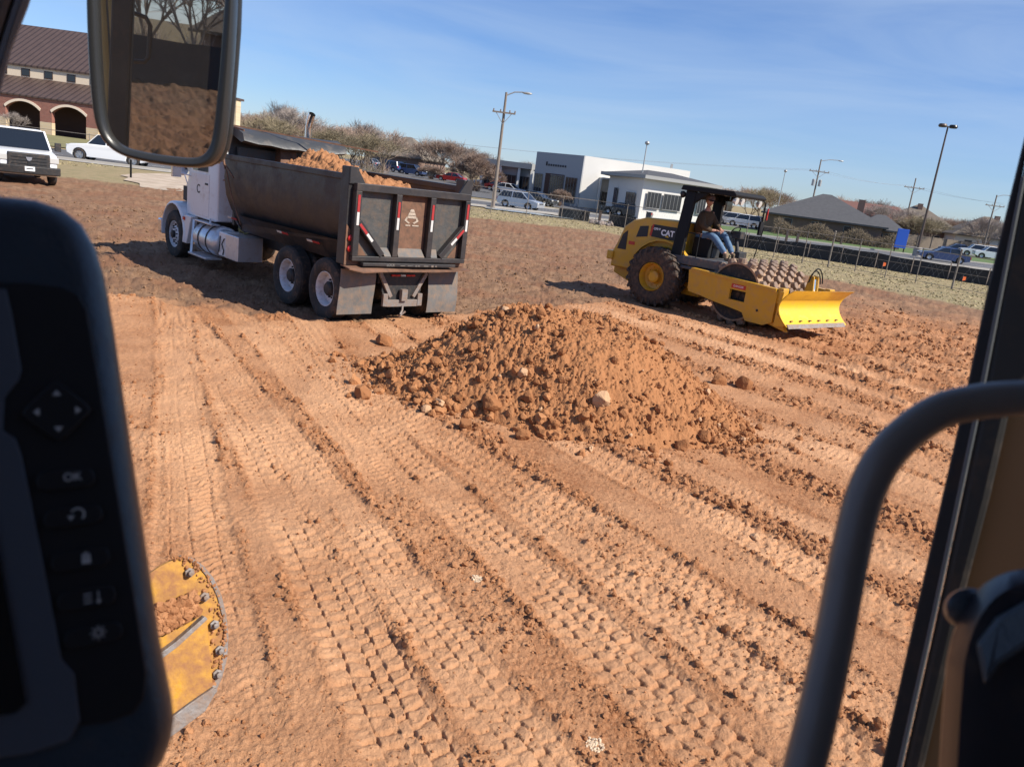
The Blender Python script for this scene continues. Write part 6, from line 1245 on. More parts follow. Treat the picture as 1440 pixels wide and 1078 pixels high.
def hedge():
    rng = random.Random(8); m = MB()
    for k in range(6000):
        x = rng.uniform(-4, 11); y = rng.uniform(-.8, .8) + x * -.05; z = rng.uniform(0, 1.9) * (0.75 + .25 * math.sin(x * 1.3)); d = Vector((rng.gauss(0, 1), rng.gauss(0, 1), abs(rng.gauss(0, 1)))).normalized() * rng.uniform(.25, .6); p = Vector((x, y, z)); u = d.orthogonal().normalized() * .03
        m.add([p - u, p + u, p + d], [(0, 1, 2)])
    m.build('foliage', mat('scrub', (0.13, 0.10, 0.065), 0.95, 0, 0.4, scale=2), HS)
hedge()

# ------------------------------------------------------------------ poles, lamps, wires
def pole(px_b, Y, H, lean_x=0.0, arm=None, cross=None, trans=False, label='', mat_='polewood', r=0.15, name='utility_pole', x=None, base=None, lamp2=False):
    x = spot(px_b, Y) if x is None else x; z = fz(x, Y); T = empty(name, (x, Y, z), 0, label, 'utility pole' if name == 'utility_pole' else 'light pole'); lx = lean_x * H
    MB().tube([(0, 0, -.3), (lx * .5, 0, H * .5), (lx, 0, H)], [r, r * .85, r * .62], 10).build('pole', M[mat_], T, smooth=True)
    at_ = lambda h: Vector((lx * h / H, 0, h))
    if arm:
        a = at_(H - .25); MB().tube([a, a + Vector((arm * .5, 0, .35)), a + Vector((arm, 0, .42))], 0.05, 6).build('lamp_arm', M['galv'], T, smooth=True); MB().ball(tuple(a + Vector((arm + .35 * (1 if arm > 0 else -1), 0, .38))), .42, .16, .10).build('lamp_head', M['galv'], T, smooth=True)
    if cross:
        h, hw = cross; a = at_(h); m = MB().bar(a + Vector((-hw, -.2, 0)), a + Vector((hw, -.2, 0)), .12, .12); m.build('crossarm', M['polewood'], T)
        m = MB(); m.bar(a + Vector((-hw * .7, -.2, 0)), a + Vector((0, -.2, -.9)), .05, .05); m.bar(a + Vector((hw * .7, -.2, 0)), a + Vector((0, -.2, -.9)), .05, .05); m.build('brace', M['galv'], T)
        for k in (-.9, -.3, .5, .95): q = a + Vector((hw * k, -.2, .06)); MB().lathe([(.05, 0), (.07, .05), (.04, .1), (.06, .15), (0, .2)], o=q, n=8).build('insulator', M['steel'], T)
    if trans:
        for s in (-1, 1): q = at_(H - 3.4) + Vector((s * .5, -.1, 0)); MB().lathe([(.0, -.5), (.24, -.48), (.24, .4), (.12, .5), (0, .5)], o=q, n=14).build('transformer', M['galv'], T, smooth=True)
    if lamp2:
        q = at_(H); m = MB().box(q.x - .85, q.x + .85, q.y - .12, q.y + .12, q.z - .02, q.z + .06); m.build('lamp_arm', M[mat_], T)
        for s in (-1, 1): MB().lathe([(0, -.18), (.34, -.16), (.44, -.02), (.34, .16), (0, .2)], o=(q.x + s * .55, q.y, q.z + .08), n=16).build('lamp_head', M['polesteel' if s < 0 else 'mirrorframe'], T, smooth=True)
    if base: MB().lathe([(base, -.2), (base, .9), (base * .9, .95), (0, .95)], n=18).build('concrete_base', M['concrete'], T)
    return T, (x, Y, z)
pA, a_ = pole(693, 67.8, 9.3, 0.0, 1.35, (7.7, .95), False, 'wooden utility pole with a street lamp arm, standing left of the white office')
pB, b2 = pole(1133, 123, 11.0, -0.01, 2.6, (9.2, 1.5), True, 'leaning wooden pole with lamp arm and twin transformers before the dark grey roof')
pC, c2 = pole(1266, 138, 11.0, -0.012, None, (9.4, 1.7), False, 'plain wooden utility pole with a crossarm left of the tall light pole')
pD, d2 = pole(1380, 130, 9.6, -0.02, 1.9, (7.9, 1.5), False, 'wooden utility pole with lamp arm nearest the door frame at right')
pole(1288, 86, 13.3, -0.01, None, None, False, 'tall dark bronze car-park light on a round concrete base', 'polesteel', .13, 'light_pole', base=.42, lamp2=True)
def cob(px, Y, H, lab):
    x = spot(px, Y); z = fz(x, Y); T = empty('light_pole', (x, Y, z), 0, lab, 'light pole'); MB().tube([(0, 0, 0), (0, 0, H)], [.09, .06], 8).build('pole', M['galv'], T, smooth=True); MB().ball((0, -.1, H + .1), .28, .35, .22).build('lamp_head', M['galv'], T, smooth=True)
cob(893, 93, 8.2, 'slim grey light pole with round head in front of the low wing'); cob(1088, 140, 9.4, 'distant slim grey light pole left of the dark grey roof')
def wires(name, pts_list, label, r=0.02):
    T = empty(name, (0, 0, 0), 0, label, 'power lines'); 
    for A_, B_, sag in pts_list:
        A_ = Vector(A_); B_ = Vector(B_); MB().tube([A_ + (B_ - A_) * (k / 14) - Vector((0, 0, sag * 4 * (k / 14) * (1 - k / 14))) for k in range(15)], r, 4).build('wire', M['wire'], T)
wires('power_lines', [((-62, 128 + dx, 7.4), (b2[0] + dx, b2[1], 9.4), 1.9) for dx in (-.9, 0.9)] + [((b2[0] + dx, b2[1], 9.4), (c2[0] + dx, c2[1], 9.7), .5) for dx in (-1.2, 1.2)] + [((c2[0] + dx, c2[1], 9.6), (d2[0] + dx, d2[1], 8.4), .3) for dx in (-1.2, 1.2)] + [((d2[0], d2[1], 8.2), (120, 132, 9), .4)], 'thin utility lines strung between the wooden poles across the background',   .012)
wires('overhead_lines', [((-30, 30 + 2 * k, 34 + 1.5 * k), (110, 120 + 6 * k, 19 + 2.5 * k), 1.2) for k in range(4)], 'high transmission wires crossing the open sky toward the upper right', .016)

# ------------------------------------------------------------------ chain-link fence, silt fabric, sign, small things
def wire_panel_material():
    m = mat('chain_link', (0.35, 0.35, 0.34), 0.6, 0.4); return m
FP = [(-75, 52), (-50, 55), (-32.8, 58.5), (-20, 58.7), (-6.8, 58.8), (-3.2, 58.6), (-0.6, 60.5), (2.1, 62), (4.8, 62.5), (6.9, 60.5), (9.9, 54.5), (12.9, 48.6), (14.6, 48.0), (16.2, 47.5), (17.5, 46.8), (18.7, 45.8), (19.8, 44.3), (20.9, 43.0), (22.0, 41.3), (23.2, 40.0), (26, 36), (29, 32)]
def chain_fence():
    F = empty('chain_link_fence', (0, 58, 0), 0, 'chain-link fence of thin grey posts and rails running round the far side of the lot', 'fence')
    for k, (x, y) in enumerate(FP):
        thick = k in (14, 18); r_ = .05 if thick else .028; h = 2.05 if thick else 1.85
        pts = [(x, y - 58, fz(x, y) - .2), (x, y - 58, fz(x, y) + h)]; p = MB().tube(pts, r_, 7); p.ball((x, y - 58, fz(x, y) + h), r_ * 1.25); p.build('fence_post', M['fencewire'], F)
    for zr_, nm, rr in ((1.80, 'top_rail', .021), (0.9, 'middle_wire', .010), (.12, 'bottom_rail', .014)):
        MB().tube([(x, y - 58, fz(x, y) + zr_) for x, y in FP], rr, 5).build(nm, M['fencewire'], F)
    m = MB()        # woven wire, as real crossing strands
    L = 0
    for (a, b) in zip(FP[4:-1], FP[5:]):
        d = Vector((b[0] - a[0], b[1] - a[1], 0)); ln = d.length; n = int(ln / .28)
        for k in range(n):
            for s in (-1, 1):
                t0 = k / n; t1 = t0 + s * 1.7 / ln * .55; 
                if not 0 <= t1 <= 1: continue
                p = Vector((a[0], a[1] - 58, .12)) + d * t0; q = Vector((a[0], a[1] - 58, 1.8)) + d * t1; u = Vector((d.x, d.y, 0)).normalized() * .0028
                m.add([p - u, p + u, q + u, q - u], [(0, 1, 2, 3)])
    m.build('wire_mesh', M['galv'], F)
chain_fence()
def silt(pts, h, label):
    S = empty('silt_fence', (pts[0][0], pts[0][1], 0), 0, label, 'silt fence'); ox, oy = pts[0]; P = []
    for (a, b) in zip(pts[:-1], pts[1:]):
        n = max(2, int(math.hypot(b[0] - a[0], b[1] - a[1]) / .35)); P += [(a[0] + (b[0] - a[0]) * k / n, a[1] + (b[1] - a[1]) * k / n) for k in range(n)]
    rings = []
    for i, (x, y) in enumerate(P):
        w_ = .05 * math.sin(i * 1.1) + .04 * math.sin(i * .37); z = zg(x, y); hh = h * (1 + .05 * math.sin(i * .21)) - .04 * abs(math.sin(i * .45)); rings.append([(x - ox, y - oy + w_, z - .1), (x - ox, y - oy + w_ * .4, z + hh * .5), (x - ox, y - oy - w_, z + hh), (x - ox, y - oy - w_ + .01, z + hh), (x - ox, y - oy + w_ * .4 + .01, z + hh * .5), (x - ox, y - oy + w_ + .01, z - .1)])
    MB().loft(rings).build('fabric', M['siltf'], S, smooth=True)
    for i in range(0, len(P), 6): x, y = P[i]; MB().box(x - ox - .025, x - ox + .025, y - oy - .09, y - oy - .05, zg(x, y) - .1, zg(x, y) + h + .12).build('stake', M['polewood'], S)
silt([(9.6, 60.0), (14.6, 57.0), (20, 53.6), (25, 50.8), (29, 48.5), (36, 44)], 0.95, 'long band of black silt-fence fabric along the grass at right behind the compactor')
silt([(2.0, 66.5), (3.4, 66.2), (4.9, 66.0)], 0.8, 'short sagging piece of black silt fabric right of the silver hatchback')
silt([(6.0, 64.4), (7.0, 64.2), (8.4, 63.4)], 0.95, 'short upright piece of black silt fabric below the low white wing')
x, y = 5.4, 63.6; T = empty('rubble_heap', (x, y, 0), 0, 'heap of bent dark wire and concrete scraps between the silt fabric pieces', 'debris'); rng_ = np.random.RandomState(3); scatter_mesh('debris_chunks', np.stack([rng_.normal(0, .5, 30), rng_.normal(0, .3, 30), np.zeros(30)], -1), .08 + .2 * rng_.rand(30), M['steel'], T, seed=4)
def pond_sheet():
    m = MB().add([(-3.8, 64.2, .03), (3.2, 65.4, .03), (3.4, 66.6, .03), (0, 68.0, .03), (-4.2, 66.0, .03)], [(0, 1, 2, 3, 4)]); o = m.build('water', mat('puddle_water', (0.42, 0.47, 0.48), 0.12, 0.0)); o['kind'] = 'structure'
pond_sheet()
S = empty('site_sign', (spot(1263, 90), 90, fz(40, 90)), rad(-4), 'plain blue panel sign on two legs left of the tall light pole', 'sign')
MB().box(-.62, .62, -.08, .08, .55, 2.65).build('sign_panel', M['bluesign'], S, bevel=.02)
for s in (-1, 1): MB().box(s * .5 - .05, s * .5 + .05, -.05, .05, -.3, .549).build('leg', M['ropsblack'], S)
for px, Y, lab in ((1349, 41.5, 'orange survey flag on a thin stake in the grass at right'), (1238, 46, 'small orange survey flag at the foot of the fence')):
    x = spot(px, Y); T = empty('survey_flag', (x, Y, zg(x, Y)), 0, lab, 'marker flag'); MB().tube([(0, 0, 0), (.01, 0, .75)], .012, 5).build('stake', M['polewood'], T); MB().slab([(0, 0, .5), (.18, .02, .55), (.17, 0, .72), (0, 0, .74)], (0, .004, 0)).build('flag', M['orange'], T)
T = empty('sign_post', (spot(184, 44), 44, zg(spot(184, 44), 44)), 0, 'thin black post in the gravel below the mirror', 'post'); MB().box(-.04, .04, -.04, .04, 0, 1.0).build('post', M['ropsblack'], T)
for px, Y, h, lab in ((842, 64, 1.0, 'short dark wooden post left of the paired dark sedans'), (1182, 92, 1.2, 'short dark post on the verge before the white pickup'), (1105, 80, 1.0, 'short dark post behind the silt fence near the compactor'), (1120, 78, .9, 'small brown box on a post behind the silt fence')):
    x = spot(px, Y); T = empty('marker_post', (x, Y, fz(x, Y)), 0, lab, 'post'); MB().box(-.11, .11, -.11, .11, 0, h).build('post', M['polesteel'], T, bevel=.02)
    MB().box(-.13, .13, -.13, .13, h, h + .05).build('cap', M['polesteel'], T)
# grass tufts: past counting, one object
def tufts():
    rng = np.random.RandomState(4); n = 26000; A = rng.uniform(-36, 36, n) * PI / 180; r = 32 + 42 * rng.rand(n); x = r * np.sin(A); y = r * np.cos(A); z, o, g, p, ro = terrain(x, y)
    keep = (g > 0.35) & (y < np.interp(x, [q[0] for q in RN], [q[1] for q in RN]) - 1.6) & (rng.rand(n) < .9) & ~((x < -15) & (x > -28)); x, y, z = x[keep], y[keep], z[keep]; n = len(x)
    a = rng.rand(n) * 6.28; h = .03 + .07 * rng.rand(n) ** 2; w_ = .03 + .04 * rng.rand(n); t = rng.normal(0, .06, (n, 2)); V = np.zeros((n, 3, 3)); V[:, 0] = np.stack([x - np.cos(a) * w_, y - np.sin(a) * w_, z], -1); V[:, 1] = np.stack([x + np.cos(a) * w_, y + np.sin(a) * w_, z], -1); V[:, 2] = np.stack([x + t[:, 0], y + t[:, 1], z + h], -1)
    me = bpy.data.meshes.new('grass_tufts'); me.from_pydata(V.reshape(-1, 3).tolist(), [], [(3 * i, 3 * i + 1, 3 * i + 2) for i in range(n)]); me.materials.append(mat('dry_grass', (0.38, 0.31, 0.17), 0.95, 0, 0.4, (0.24, 0.25, 0.10), .5, 0.9)); o = bpy.data.objects.new('grass_tufts', me); COL.objects.link(o); tag(o, 'short dry tan and green grass along the fence line', 'grass', kind='stuff')
tufts()
# ------------------------------------------------------------------ what stands behind the machine (seen in its mirror)
MB_ = None
silt([(-34, -40), (-24, -40), (-14, -40.5), (-4, -41), (6, -42), (16, -43), (26, -44)], 2.15, 'tall black fabric-covered fence behind the machine, reflected in the mirror')
hip_house((0.8, -64), 9, 11, 2.6, 7.2, 30, 'shinglebrown', 'brown steep-roofed house behind the black fence, reflected in the mirror', None, ridge=0.25)
tree((21, 8, .55, 1.6, 'twiggrey', .2), (-5.6, -54, 0), (0.8, 1.0), 0, 'tall bare tree behind the black fence, reflected in the mirror'); tree((22, 8, .5, 1.6, 'twiggrey', .2), (-9.2, -60, 0), (0.9, 1.2), 1, 'bare tree left of the reflected house, seen in the mirror')
def evergreen(x, y, lab):
    T = empty('evergreen_tree', (x, y, 0), 0, lab, 'tree'); MB().tube([(0, 0, 0), (0, 0, 3)], .15, 8).build('trunk', M['bark'], T); rng = random.Random(4); m = MB()
    for k in range(5000):
        h = rng.random() ** .8; R_ = 2.3 * (1 - h) ** .7 * rng.random() ** .4 * (0.8 + .3 * math.sin(h * 20)); a = rng.random() * 6.28; p = Vector((R_ * math.cos(a), R_ * math.sin(a), .8 + 5.2 * h)); d = Vector((rng.gauss(0, 1), rng.gauss(0, 1), rng.gauss(0, 1))).normalized() * .22; u = d.orthogonal().normalized() * .08; m.add([p - u, p + u, p + d], [(0, 1, 2)])
    m.build('crown', M['leafdark'], T)
evergreen(-10.2, -47, 'dark evergreen behind the black fence, reflected at the left of the mirror')
# ------------------------------------------------------------------ the motor grader this view is taken from
def grader():
    G = empty('motor_grader', (0, 0, 0), 0, 'cab, mirror, display and blade end of the motor grader in the foreground', 'motor grader')
    V = Vector
    def plate(name, pts, p0, n, th, mat_, parent=G, bevel=0.0, seg=2, off=0.0, smooth=False):
        n = V(n).normalized(); q = [on_plane(px, py, p0, n) + n * off for px, py in pts]
        return MB().slab(q, n * -th).build(name, mat_, parent, bevel=bevel, seg=seg, smooth=smooth)
    def pp(px, py, dist): d = ray(px, py).normalized(); return CE + d * dist
    # unseen cab shell; roof shades it, oversized solid side added to block sun
    for nm, a in (('cab_roof', (-0.52, 0.95, -1.3, 0.80, 3.62, 3.72)), ('cab_side_sunblock', (0.86, 0.92, -1.3, 0.42, 1.5, 3.62)), ('cab_rear', (-0.52, 0.92, -1.36, -1.30, 1.5, 3.62)), ('cab_floor', (-0.5, 0.9, -1.3, 0.15, 1.35, 1.42))):
        MB().box(*a).build(nm, M['cabgrey'], G, bevel=0.02)
    # ---- display unit
    p0 = pp(90, 640, 0.50); n = (CE - p0).normalized() * 0.9 + V((0.10, 0, 0.10)); n.normalize()
    O = empty('display_unit', p0, 0); O.parent = G; keep = lambda o: (setattr(o, 'parent', O), setattr(o, 'matrix_parent_inverse', Matrix.Translation(-p0)))[0]
    def dp(name, pts, th, mat_, off, bevel=0.0, seg=2, smooth=False, par=None):
        o = plate(name, pts, p0, n, th, mat_, None, bevel, seg, off, smooth); keep(o); return o
    hp = [(-190, 258), (0, 262), (52, 268), (92, 282), (120, 304), (140, 338), (153, 380), (166, 450), (200, 680), (233, 900), (250, 985), (254, 1015), (250, 1045), (238, 1078), (215, 1110), (180, 1130), (-190, 1150)]
    dp('housing', hp, 0.06, M['plastic'], 0.0, 0.019, 8, 60)
    fp = [(-160, 392), (40, 398), (88, 404), (110, 414), (122, 436), (130, 480), (165, 690), (196, 880), (206, 945), (202, 980), (186, 1002), (150, 1015), (-160, 1040)]
    dp('face_panel', fp, 0.004, M['buttonm'], 0.0015, 0.001, 2)
    dp('grey_surround', [(-160, 400), (8, 408), (16, 440), (30, 520), (26, 535), (6, 560), (4, 606), (22, 617), (30, 640), (62, 800), (86, 925), (104, 946), (112, 1012), (96, 1040), (40, 1058), (-160, 1085)], 0.004, M['plasticgrey'], 0.003, 0.0008, 2)
    dp('screen', [(-160, 560), (-60, 566), (-12, 720), (36, 985), (20, 1000), (-160, 1020)], 0.003, M['screen'], 0.0045)
    ax = lambda c, vx, vy: None
    c0 = on_plane(98, 672, p0, n); ux = (on_plane(140, 668, p0, n) - c0).normalized(); uy = (on_plane(89, 620, p0, n) - c0); uy = (uy - ux * uy.dot(ux)).normalized(); k = (on_plane(198, 663, p0, n) - c0).length / 100  # metres per pixel
    def W(px, py, off): return on_plane(px, py, p0, n) + n * off
    def shape(name, c, pts, th, off, mat_, bevel=0):
        o = MB().slab([c + ux * (a * k) + uy * (b * k) + n * off for a, b in pts], n * -th).build(name, mat_, None, bevel=bevel); keep(o); return o
    c = W(80, 579, 0); dia = [(0, 46), (-10, 40), (-40, 10), (-46, 0), (-40, -10), (-10, -40), (0, -46), (10, -40), (40, -10), (46, 0), (40, 10), (10, 40)]
    shape('direction_pad', c, dia, 0.003, 0.004, M['buttonm'], 0.001)
    for a in range(4):
        ca, sa = math.cos(a * PI / 2), math.sin(a * PI / 2); tri = [(0, 32), (-6, 24), (6, 24)]; shape('direction_arrow', c, [(x * ca - y * sa, x * sa + y * ca) for x, y in tri], 0.0005, 0.0045, M['icon'])
    pill = [(-40, 0), (-36, 11), (-28, 15), (28, 15), (36, 11), (40, 0), (36, -11), (28, -15), (-28, -15), (-36, -11)]
    for px, py in ((92, 674), (103, 726), (113, 786), (122, 840), (131, 892)): shape('key', W(px, py, 0), pill, 0.002, 0.0035, M['buttonm'], 0.0008)
    def FM(px, py): c = W(px, py, 0.0038); return Matrix(((ux.x, uy.x, n.x, c.x), (ux.y, uy.y, n.y, c.y), (ux.z, uy.z, n.z, c.z), (0, 0, 0, 1)))
    t = text_mesh('key_lettering', 'OK', 17 * k, M['icon'], None, FM(101, 671), 0.0002, 0.2 * k); keep(t)
    c = W(108, 723, .0038); m = MB(); m.tube([c + ux * k * (9 * math.cos(a)) + uy * k * (9 * math.sin(a)) for a in [rad(-50 + 20 * i) for i in range(11)]], 1.3 * k, 6); q = c + ux * k * (-9) + uy * k * (-1); m.add([q + ux * k * -5, q + ux * k * 5, q - uy * k * 7], [(0, 1, 2)]); o = m.build('return_icon', M['icon'], None); keep(o)
    c = W(120, 785, .0038); m = MB()
    for a, b, w_, h in ((0, -3, 12, 8), (-4, 4, 3, 8), (0, 6, 3, 9), (4, 4, 3, 7)): m.slab([c + ux * k * (a - w_ / 2) + uy * k * (b - h / 2), c + ux * k * (a + w_ / 2) + uy * k * (b - h / 2), c + ux * k * (a + w_ / 2) + uy * k * (b + h / 2), c + ux * k * (a - w_ / 2) + uy * k * (b + h / 2)], n * .0003)
    o = m.build('hand_icon', M['icon'], None); keep(o)
    c = W(129, 839, .0038); m = MB()
    for b in (-6, 0, 6): m.bar(c + ux * k * -12 + uy * k * b, c + ux * k * -1 + uy * k * b, 1.8 * k, .0003, up=n)
    m.bar(c + ux * k * 8 + uy * k * 9, c + ux * k * 8 - uy * k * 8, 1.8 * k, .0003, up=n); m.add([c + ux * k * 4 - uy * k * 5, c + ux * k * 12 - uy * k * 5, c + ux * k * 8 - uy * k * 11], [(0, 1, 2)]); o = m.build('list_icon', M['icon'], None); keep(o)
    c = W(137, 888, .0038); m = MB(); m.tube([c + ux * k * 5 * math.cos(a) + uy * k * 5 * math.sin(a) for a in [PI * i / 6 for i in range(13)]], 1.1 * k, 5)
    for i in range(8): a = PI * i / 4; m.bar(c + (ux * math.cos(a) + uy * math.sin(a)) * k * 7.5, c + (ux * math.cos(a) + uy * math.sin(a)) * k * 11, 1.6 * k, .0003, up=n)
    o = m.build('brightness_icon', M['icon'], None); keep(o)
    # ---- mirror: housing, rubber lip, glass; faces back past the cab
    pm = pp(228, 100, 1.62); dv = ray(228, 100).normalized(); ra = rad(187); rv = V((math.sin(ra), math.cos(ra), -0.052)).normalized(); nm = (rv - dv).normalized()
    Mi = empty('mirror', pm, 0); Mi.parent = G
    def mp_(name, pts, th, mat_, off, bevel=0, seg=2, smooth=False):
        o = plate(name, pts, pm, nm, th, mat_, None, bevel, seg, off, smooth); o.parent = Mi; o.matrix_parent_inverse = Matrix.Translation(-pm); return o
    outer = [(119, -60), (119, 0), (122, 90), (128, 160), (136, 188), (150, 208), (172, 222), (210, 231), (265, 238), (288, 237), (304, 229), (313, 212), (318, 190), (325, 110), (330, 40), (333, -60)]
    inner = [(136, -60), (137, 0), (140, 90), (146, 165), (153, 188), (166, 204), (184, 211), (215, 217), (262, 223), (280, 222), (291, 213), (298, 196), (303, 150), (310, 70), (315, 0), (319, -60)]
    m = MB(); N = nm; o_ = [on_plane(a, b, pm, N) for a, b in outer]; i_ = [on_plane(a, b, pm, N) for a, b in inner]
    mid = [(a * .55 + b * .45) for a, b in zip(o_, i_)]
    rings = [[o_[j] - N * .045, o_[j] - N * .004, (o_[j] * .75 + i_[j] * .25) + N * .006, mid[j] + N * .008, (o_[j] * .2 + i_[j] * .8) + N * .004, i_[j] - N * .002, i_[j] - N * .02] for j in range(len(o_))]
    m.loft(rings, cap=True); hb = m.build('mirror_frame', M['mirrorframe'], None, smooth=60); hb.parent = Mi; hb.matrix_parent_inverse = Matrix.Translation(-pm)
    sb = hb.modifiers.new('sub', 'SUBSURF'); sb.levels = 2; sb.render_levels = 2
    mp_('mirror_back', outer, 0.02, M['mirrorframe'], -0.045, 0.008, 3); mp_('mirror_glass', [(a + (4 if a > 228 else -4), b + (3 if b > 100 else 0)) for a, b in inner], 0.004, M['mirror'], -0.010)
    # mounting arm above the frame
    a0 = on_plane(225, -60, pm, nm); MB().tube([a0 - nm * .05, a0 + V((0, 0, .25)) - nm * .1, V((-0.50, 0.75, 3.66))], 0.016, 10).build('mirror_arm', M['mirrorframe'], G, smooth=True)
    # cab corner and hydraulic lines that show inside the mirror
    def refl(px, py, t):
        d = ray(px, py); tt = (pm - CE).dot(nm) / d.dot(nm); P = CE + d * tt; d.normalize(); r_ = d - nm * 2 * d.dot(nm); return P + r_ * t
    a = refl(171, 0, 1.75); b = refl(163, 200, 1.75); a1 = a + (a - b) * .5; b1 = b - (a - b) * 1.2; MB().bar(a1, b1, 0.055, 0.07, up=(1, 0, 0)).build('rear_corner_post', M['gasket'], G, bevel=0.01)
    for px, r_, mt in ((146, .010, 'hose'), (152, .007, 'mirrorframe'), (157, .009, 'hose')):
        q = [refl(px + (3 * math.sin(i)), 60 + i * 40, 2.3) for i in range(5)]; MB().tube([q[0] + (q[0] - q[1]) * 2] + q + [q[-1] - (q[0] - q[1]) * 2], r_ * 1.5, 8).build('hydraulic_line', M[mt], G, smooth=True)
    for y0, y1 in ((15, 38),): q = [refl(186, 18, 2.1), refl(203, 24, 2.1), refl(209, 36, 2.1), refl(207, 80, 2.1), refl(201, 87, 2.1), refl(186, 86, 2.1)]; MB().tube(q, .009, 8).build('step_rail', M['gasket'], G, smooth=True)
    # ---- pillar at upper left
    pl = pp(20, 60, 0.95); npl = (CE - pl).normalized()
    plate('front_pillar', [(-60, -40), (30, -40), (18, 0), (-6, 75), (-60, 260)], pl, npl, 0.05, M['gatepanel'], bevel=0.006); plate('pillar_trim', [(30.5, -40), (56, -40), (40, 10), (16, 72), (-2, 140), (-60, 330), (-60, 262), (-5.6, 75), (18.5, 0)], pl, npl, 0.05, M['cabgrey'], bevel=0.006)
    # ---- door frame at right: seal, black channel, tan panel
    pr_ = pp(1360, 640, 0.95); npr = (CE - pr_).normalized()
    plate('door_seal', [(1446, 170), (1452, 172), (1405, 420), (1375, 590), (1318, 860), (1262, 1110), (1232, 1110), (1290, 850), (1352, 580), (1390, 400)], pr_, npr, 0.03, M['gasket'], bevel=0.004)
    plate('seal_highlight', [(1436, 250), (1442, 252), (1376, 590), (1318, 860), (1262, 1110), (1254, 1110), (1311, 858), (1369, 586)], pr_, npr, 0.004, M['cabgrey'], off=0.008, bevel=0.0015)  # lighter grey strip stands in for the highlight line along the gasket
    plate('door_frame', [(1452.5, 172), (1560, 100), (1560, 400), (1424, 560), (1392, 700), (1350, 860), (1292, 1110), (1263, 1110), (1319, 860), (1376, 590), (1406, 420)], pr_, npr, 0.05, M['gasket'], off=0.006, bevel=0.006)
    plate('inner_panel', [(1424.5, 561), (1560, 401), (1560, 1110), (1292.5, 1110), (1350.5, 860), (1392.5, 700)], pr_, npr, 0.03, M['tanpanel'], off=-0.01)
    # ---- grab handle
    hc = [(1190, 0), ]; ph = [(1120, 1180, .47), (1133, 1110, .47), (1158, 1010, .47), (1182, 900, .475), (1205, 780, .48), (1225, 700, .485), (1252, 645, .49), (1290, 605, .50), (1335, 577, .51), (1385, 565, .52), (1440, 560, .53), (1520, 558, .55)]
    pts = [pp(q[0] - 10, q[1], q[2]) for q in ph]; sm = []
    for i in range(len(pts) - 1):
        p_, a_, b_, c_ = pts[max(i - 1, 0)], pts[i], pts[i + 1], pts[min(i + 2, len(pts) - 1)]
        for s in range(6): t_ = s / 6; sm.append(0.5 * ((2 * a_) + (b_ - p_) * t_ + (2 * p_ - 5 * a_ + 4 * b_ - c_) * t_ ** 2 + (3 * a_ - p_ - 3 * b_ + c_) * t_ ** 3))
    sm.append(pts[-1]); MB().tube(sm, 0.0103, 24).build('grab_handle', M['handle'], G, smooth=True)
    # ---- latch housing low right
    c = pp(1455, 1000, 0.62); m = MB(); up = CU; rt = CR; fw = (c - CE).normalized()
    def ring(s, sx, sy, z): return [c + rt * (sx * math.cos(a)) + up * (sy * math.sin(a)) - fw * z for a in [2 * PI * i / 28 for i in range(28)]]
    
    def sring(sx, sy, z, e=0.55): return [c + rt * (sx * math.copysign(abs(math.cos(a)) ** e, math.cos(a))) + up * (sy * math.copysign(abs(math.sin(a)) ** e, math.sin(a))) + rt * (.16 * sy * math.sin(a)) - fw * z for a in [2 * PI * i / 40 for i in range(40)]]
    m.loft([sring(.052, .084, -.05), sring(.058, .090, -.005), sring(.056, .088, .010), sring(.044, .076, .030), sring(.028, .060, .036), sring(.010, .02, .037)]); m.build('latch_housing', M['latchblack'], G, smooth=60)
    c = pp(1362, 855, 0.585); m = MB(); m.loft([ring(0, .006, .005, .014), ring(0, .013, .011, .01), ring(0, .016, .013, 0), ring(0, .015, .012, -.02), ring(0, .012, .01, -.04)]); m.build('latch_knob', M['plastic'], G, smooth=60)
    c = pp(1452, 900, 0.55); m = MB(); m.slab([pp(1372, 905, .56), pp(1400, 868, .56), pp(1460, 835, .56), pp(1500, 830, .56), pp(1500, 890, .56), pp(1450, 905, .56), pp(1405, 935, .56), pp(1385, 965, .56)], -fw * .006); m.build('latch_lever', M['plastic'], G, bevel=.003)
    # ---- right end of the moldboard down in front
    pb = pp(290, 900, 3.75); nb = ((CE - pb).normalized() + V((0.55, -0.1, -0.15))).normalized(); Bd = empty('moldboard', pb, 0); Bd.parent = G
    def bp_(name, pts, th, mat_, off, bevel=0.004, n_=nb):
        o = plate(name, pts, pb, n_, th, mat_, None, bevel, 2, off); o.parent = Bd; o.matrix_parent_inverse = Matrix.Translation(-pb); return o
    rim_o = [(256, 781), (270, 784), (286, 795), (300, 812), (311, 836), (318, 864), (321, 895), (319, 925), (312, 952), (301, 976), (285, 996)]
    rim_i = [(253, 782), (266, 787), (281, 799), (295, 816), (305, 839), (312, 866), (315, 895), (313, 922), (306, 947), (296, 968), (282, 986)]
    bp_('edge_strip', rim_o + rim_i[::-1], 0.03, M['steel'], 0.006)
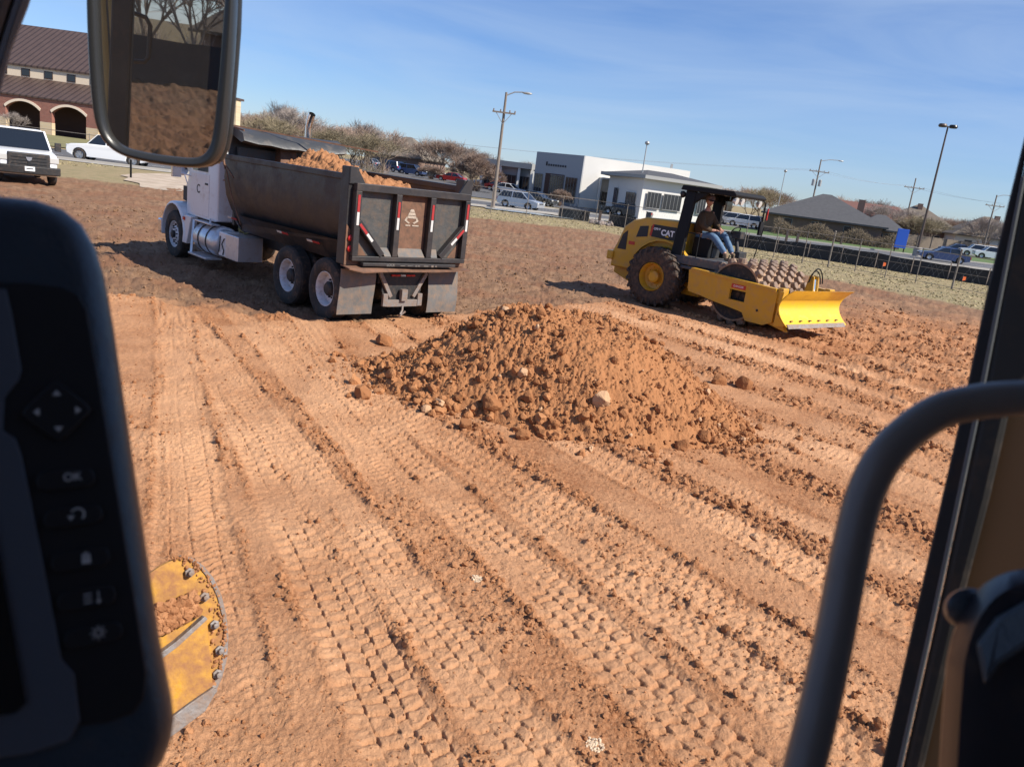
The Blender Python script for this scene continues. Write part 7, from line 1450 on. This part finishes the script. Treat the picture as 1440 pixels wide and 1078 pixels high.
    bp_('end_plate', [(120, 868), (180, 826), (225, 796)] + rim_i[:] + [(297, 962), (291, 900), (286, 872), (262, 890), (120, 990)], 0.02, M['yellowworn'], 0.0)
    bp_('lower_plate', [(120, 1000), (246, 905), (287, 869), (290, 900), (296, 962), (262, 985), (120, 1090)], 0.04, M['yellowworn'], 0.03)
    bp_('plate_lip', [(120, 990), (244, 899), (284, 864), (288, 868), (247, 906), (120, 1001)], 0.05, M['steel'], 0.035, 0.003)
    bp_('cutting_edge', [(120, 1091), (262, 985.5), (296, 962.5), (299, 970), (284, 996), (252, 1020), (120, 1118)], 0.03, M['steel'], 0.04)
    for px, py in ((265, 804), (286, 838), (300, 877), (307, 913), (304, 946), (297, 968)):
        q = on_plane(px, py, pb, nb); m = MB(); m.lathe([(.020, 0), (.021, .012), (.012, .014), (.012, .032), (0, .034)], o=q + nb * .006, ax=nb, n=6); o = m.build('bolt', M['steel'], None); o.parent = Bd; o.matrix_parent_inverse = Matrix.Translation(-pb)
    P = np.array([list(on_plane(px, py, pb, nb) + nb * .02) for px, py in [(200 + 75 * r1, 905 - 45 * r1 - 42 * r2 * (1 - r1 * .3)) for r1, r2 in np.random.RandomState(3).rand(420, 2)]])
    o = scatter_mesh('soil_on_blade', P, 0.008 + 0.022 * np.random.RandomState(4).rand(len(P)) ** 2, M['clod'], None, seed=3, sink=.5); o.parent = Bd; o.matrix_parent_inverse = Matrix.Translation(-pb); o['kind'] = 'stuff'
    rs = np.random.RandomState(9); Q = []
    for _ in range(260):
        i = rs.randint(len(rim_i) - 1); t_ = rs.rand(); u_ = rs.rand() ** 2 * 22; a_ = rim_i[i]; b2_ = rim_i[i + 1]; Q.append(list(on_plane(a_[0] + (b2_[0] - a_[0]) * t_ - u_ + 3, a_[1] + (b2_[1] - a_[1]) * t_, pb, nb) + nb * .004))
    o = scatter_mesh('caked_soil', np.array(Q), 0.003 + 0.009 * rs.rand(len(Q)) ** 2, M['clod'], None, seed=5, sink=.5); o.parent = Bd; o.matrix_parent_inverse = Matrix.Translation(-pb); o['kind'] = 'stuff'
    return G
grader()
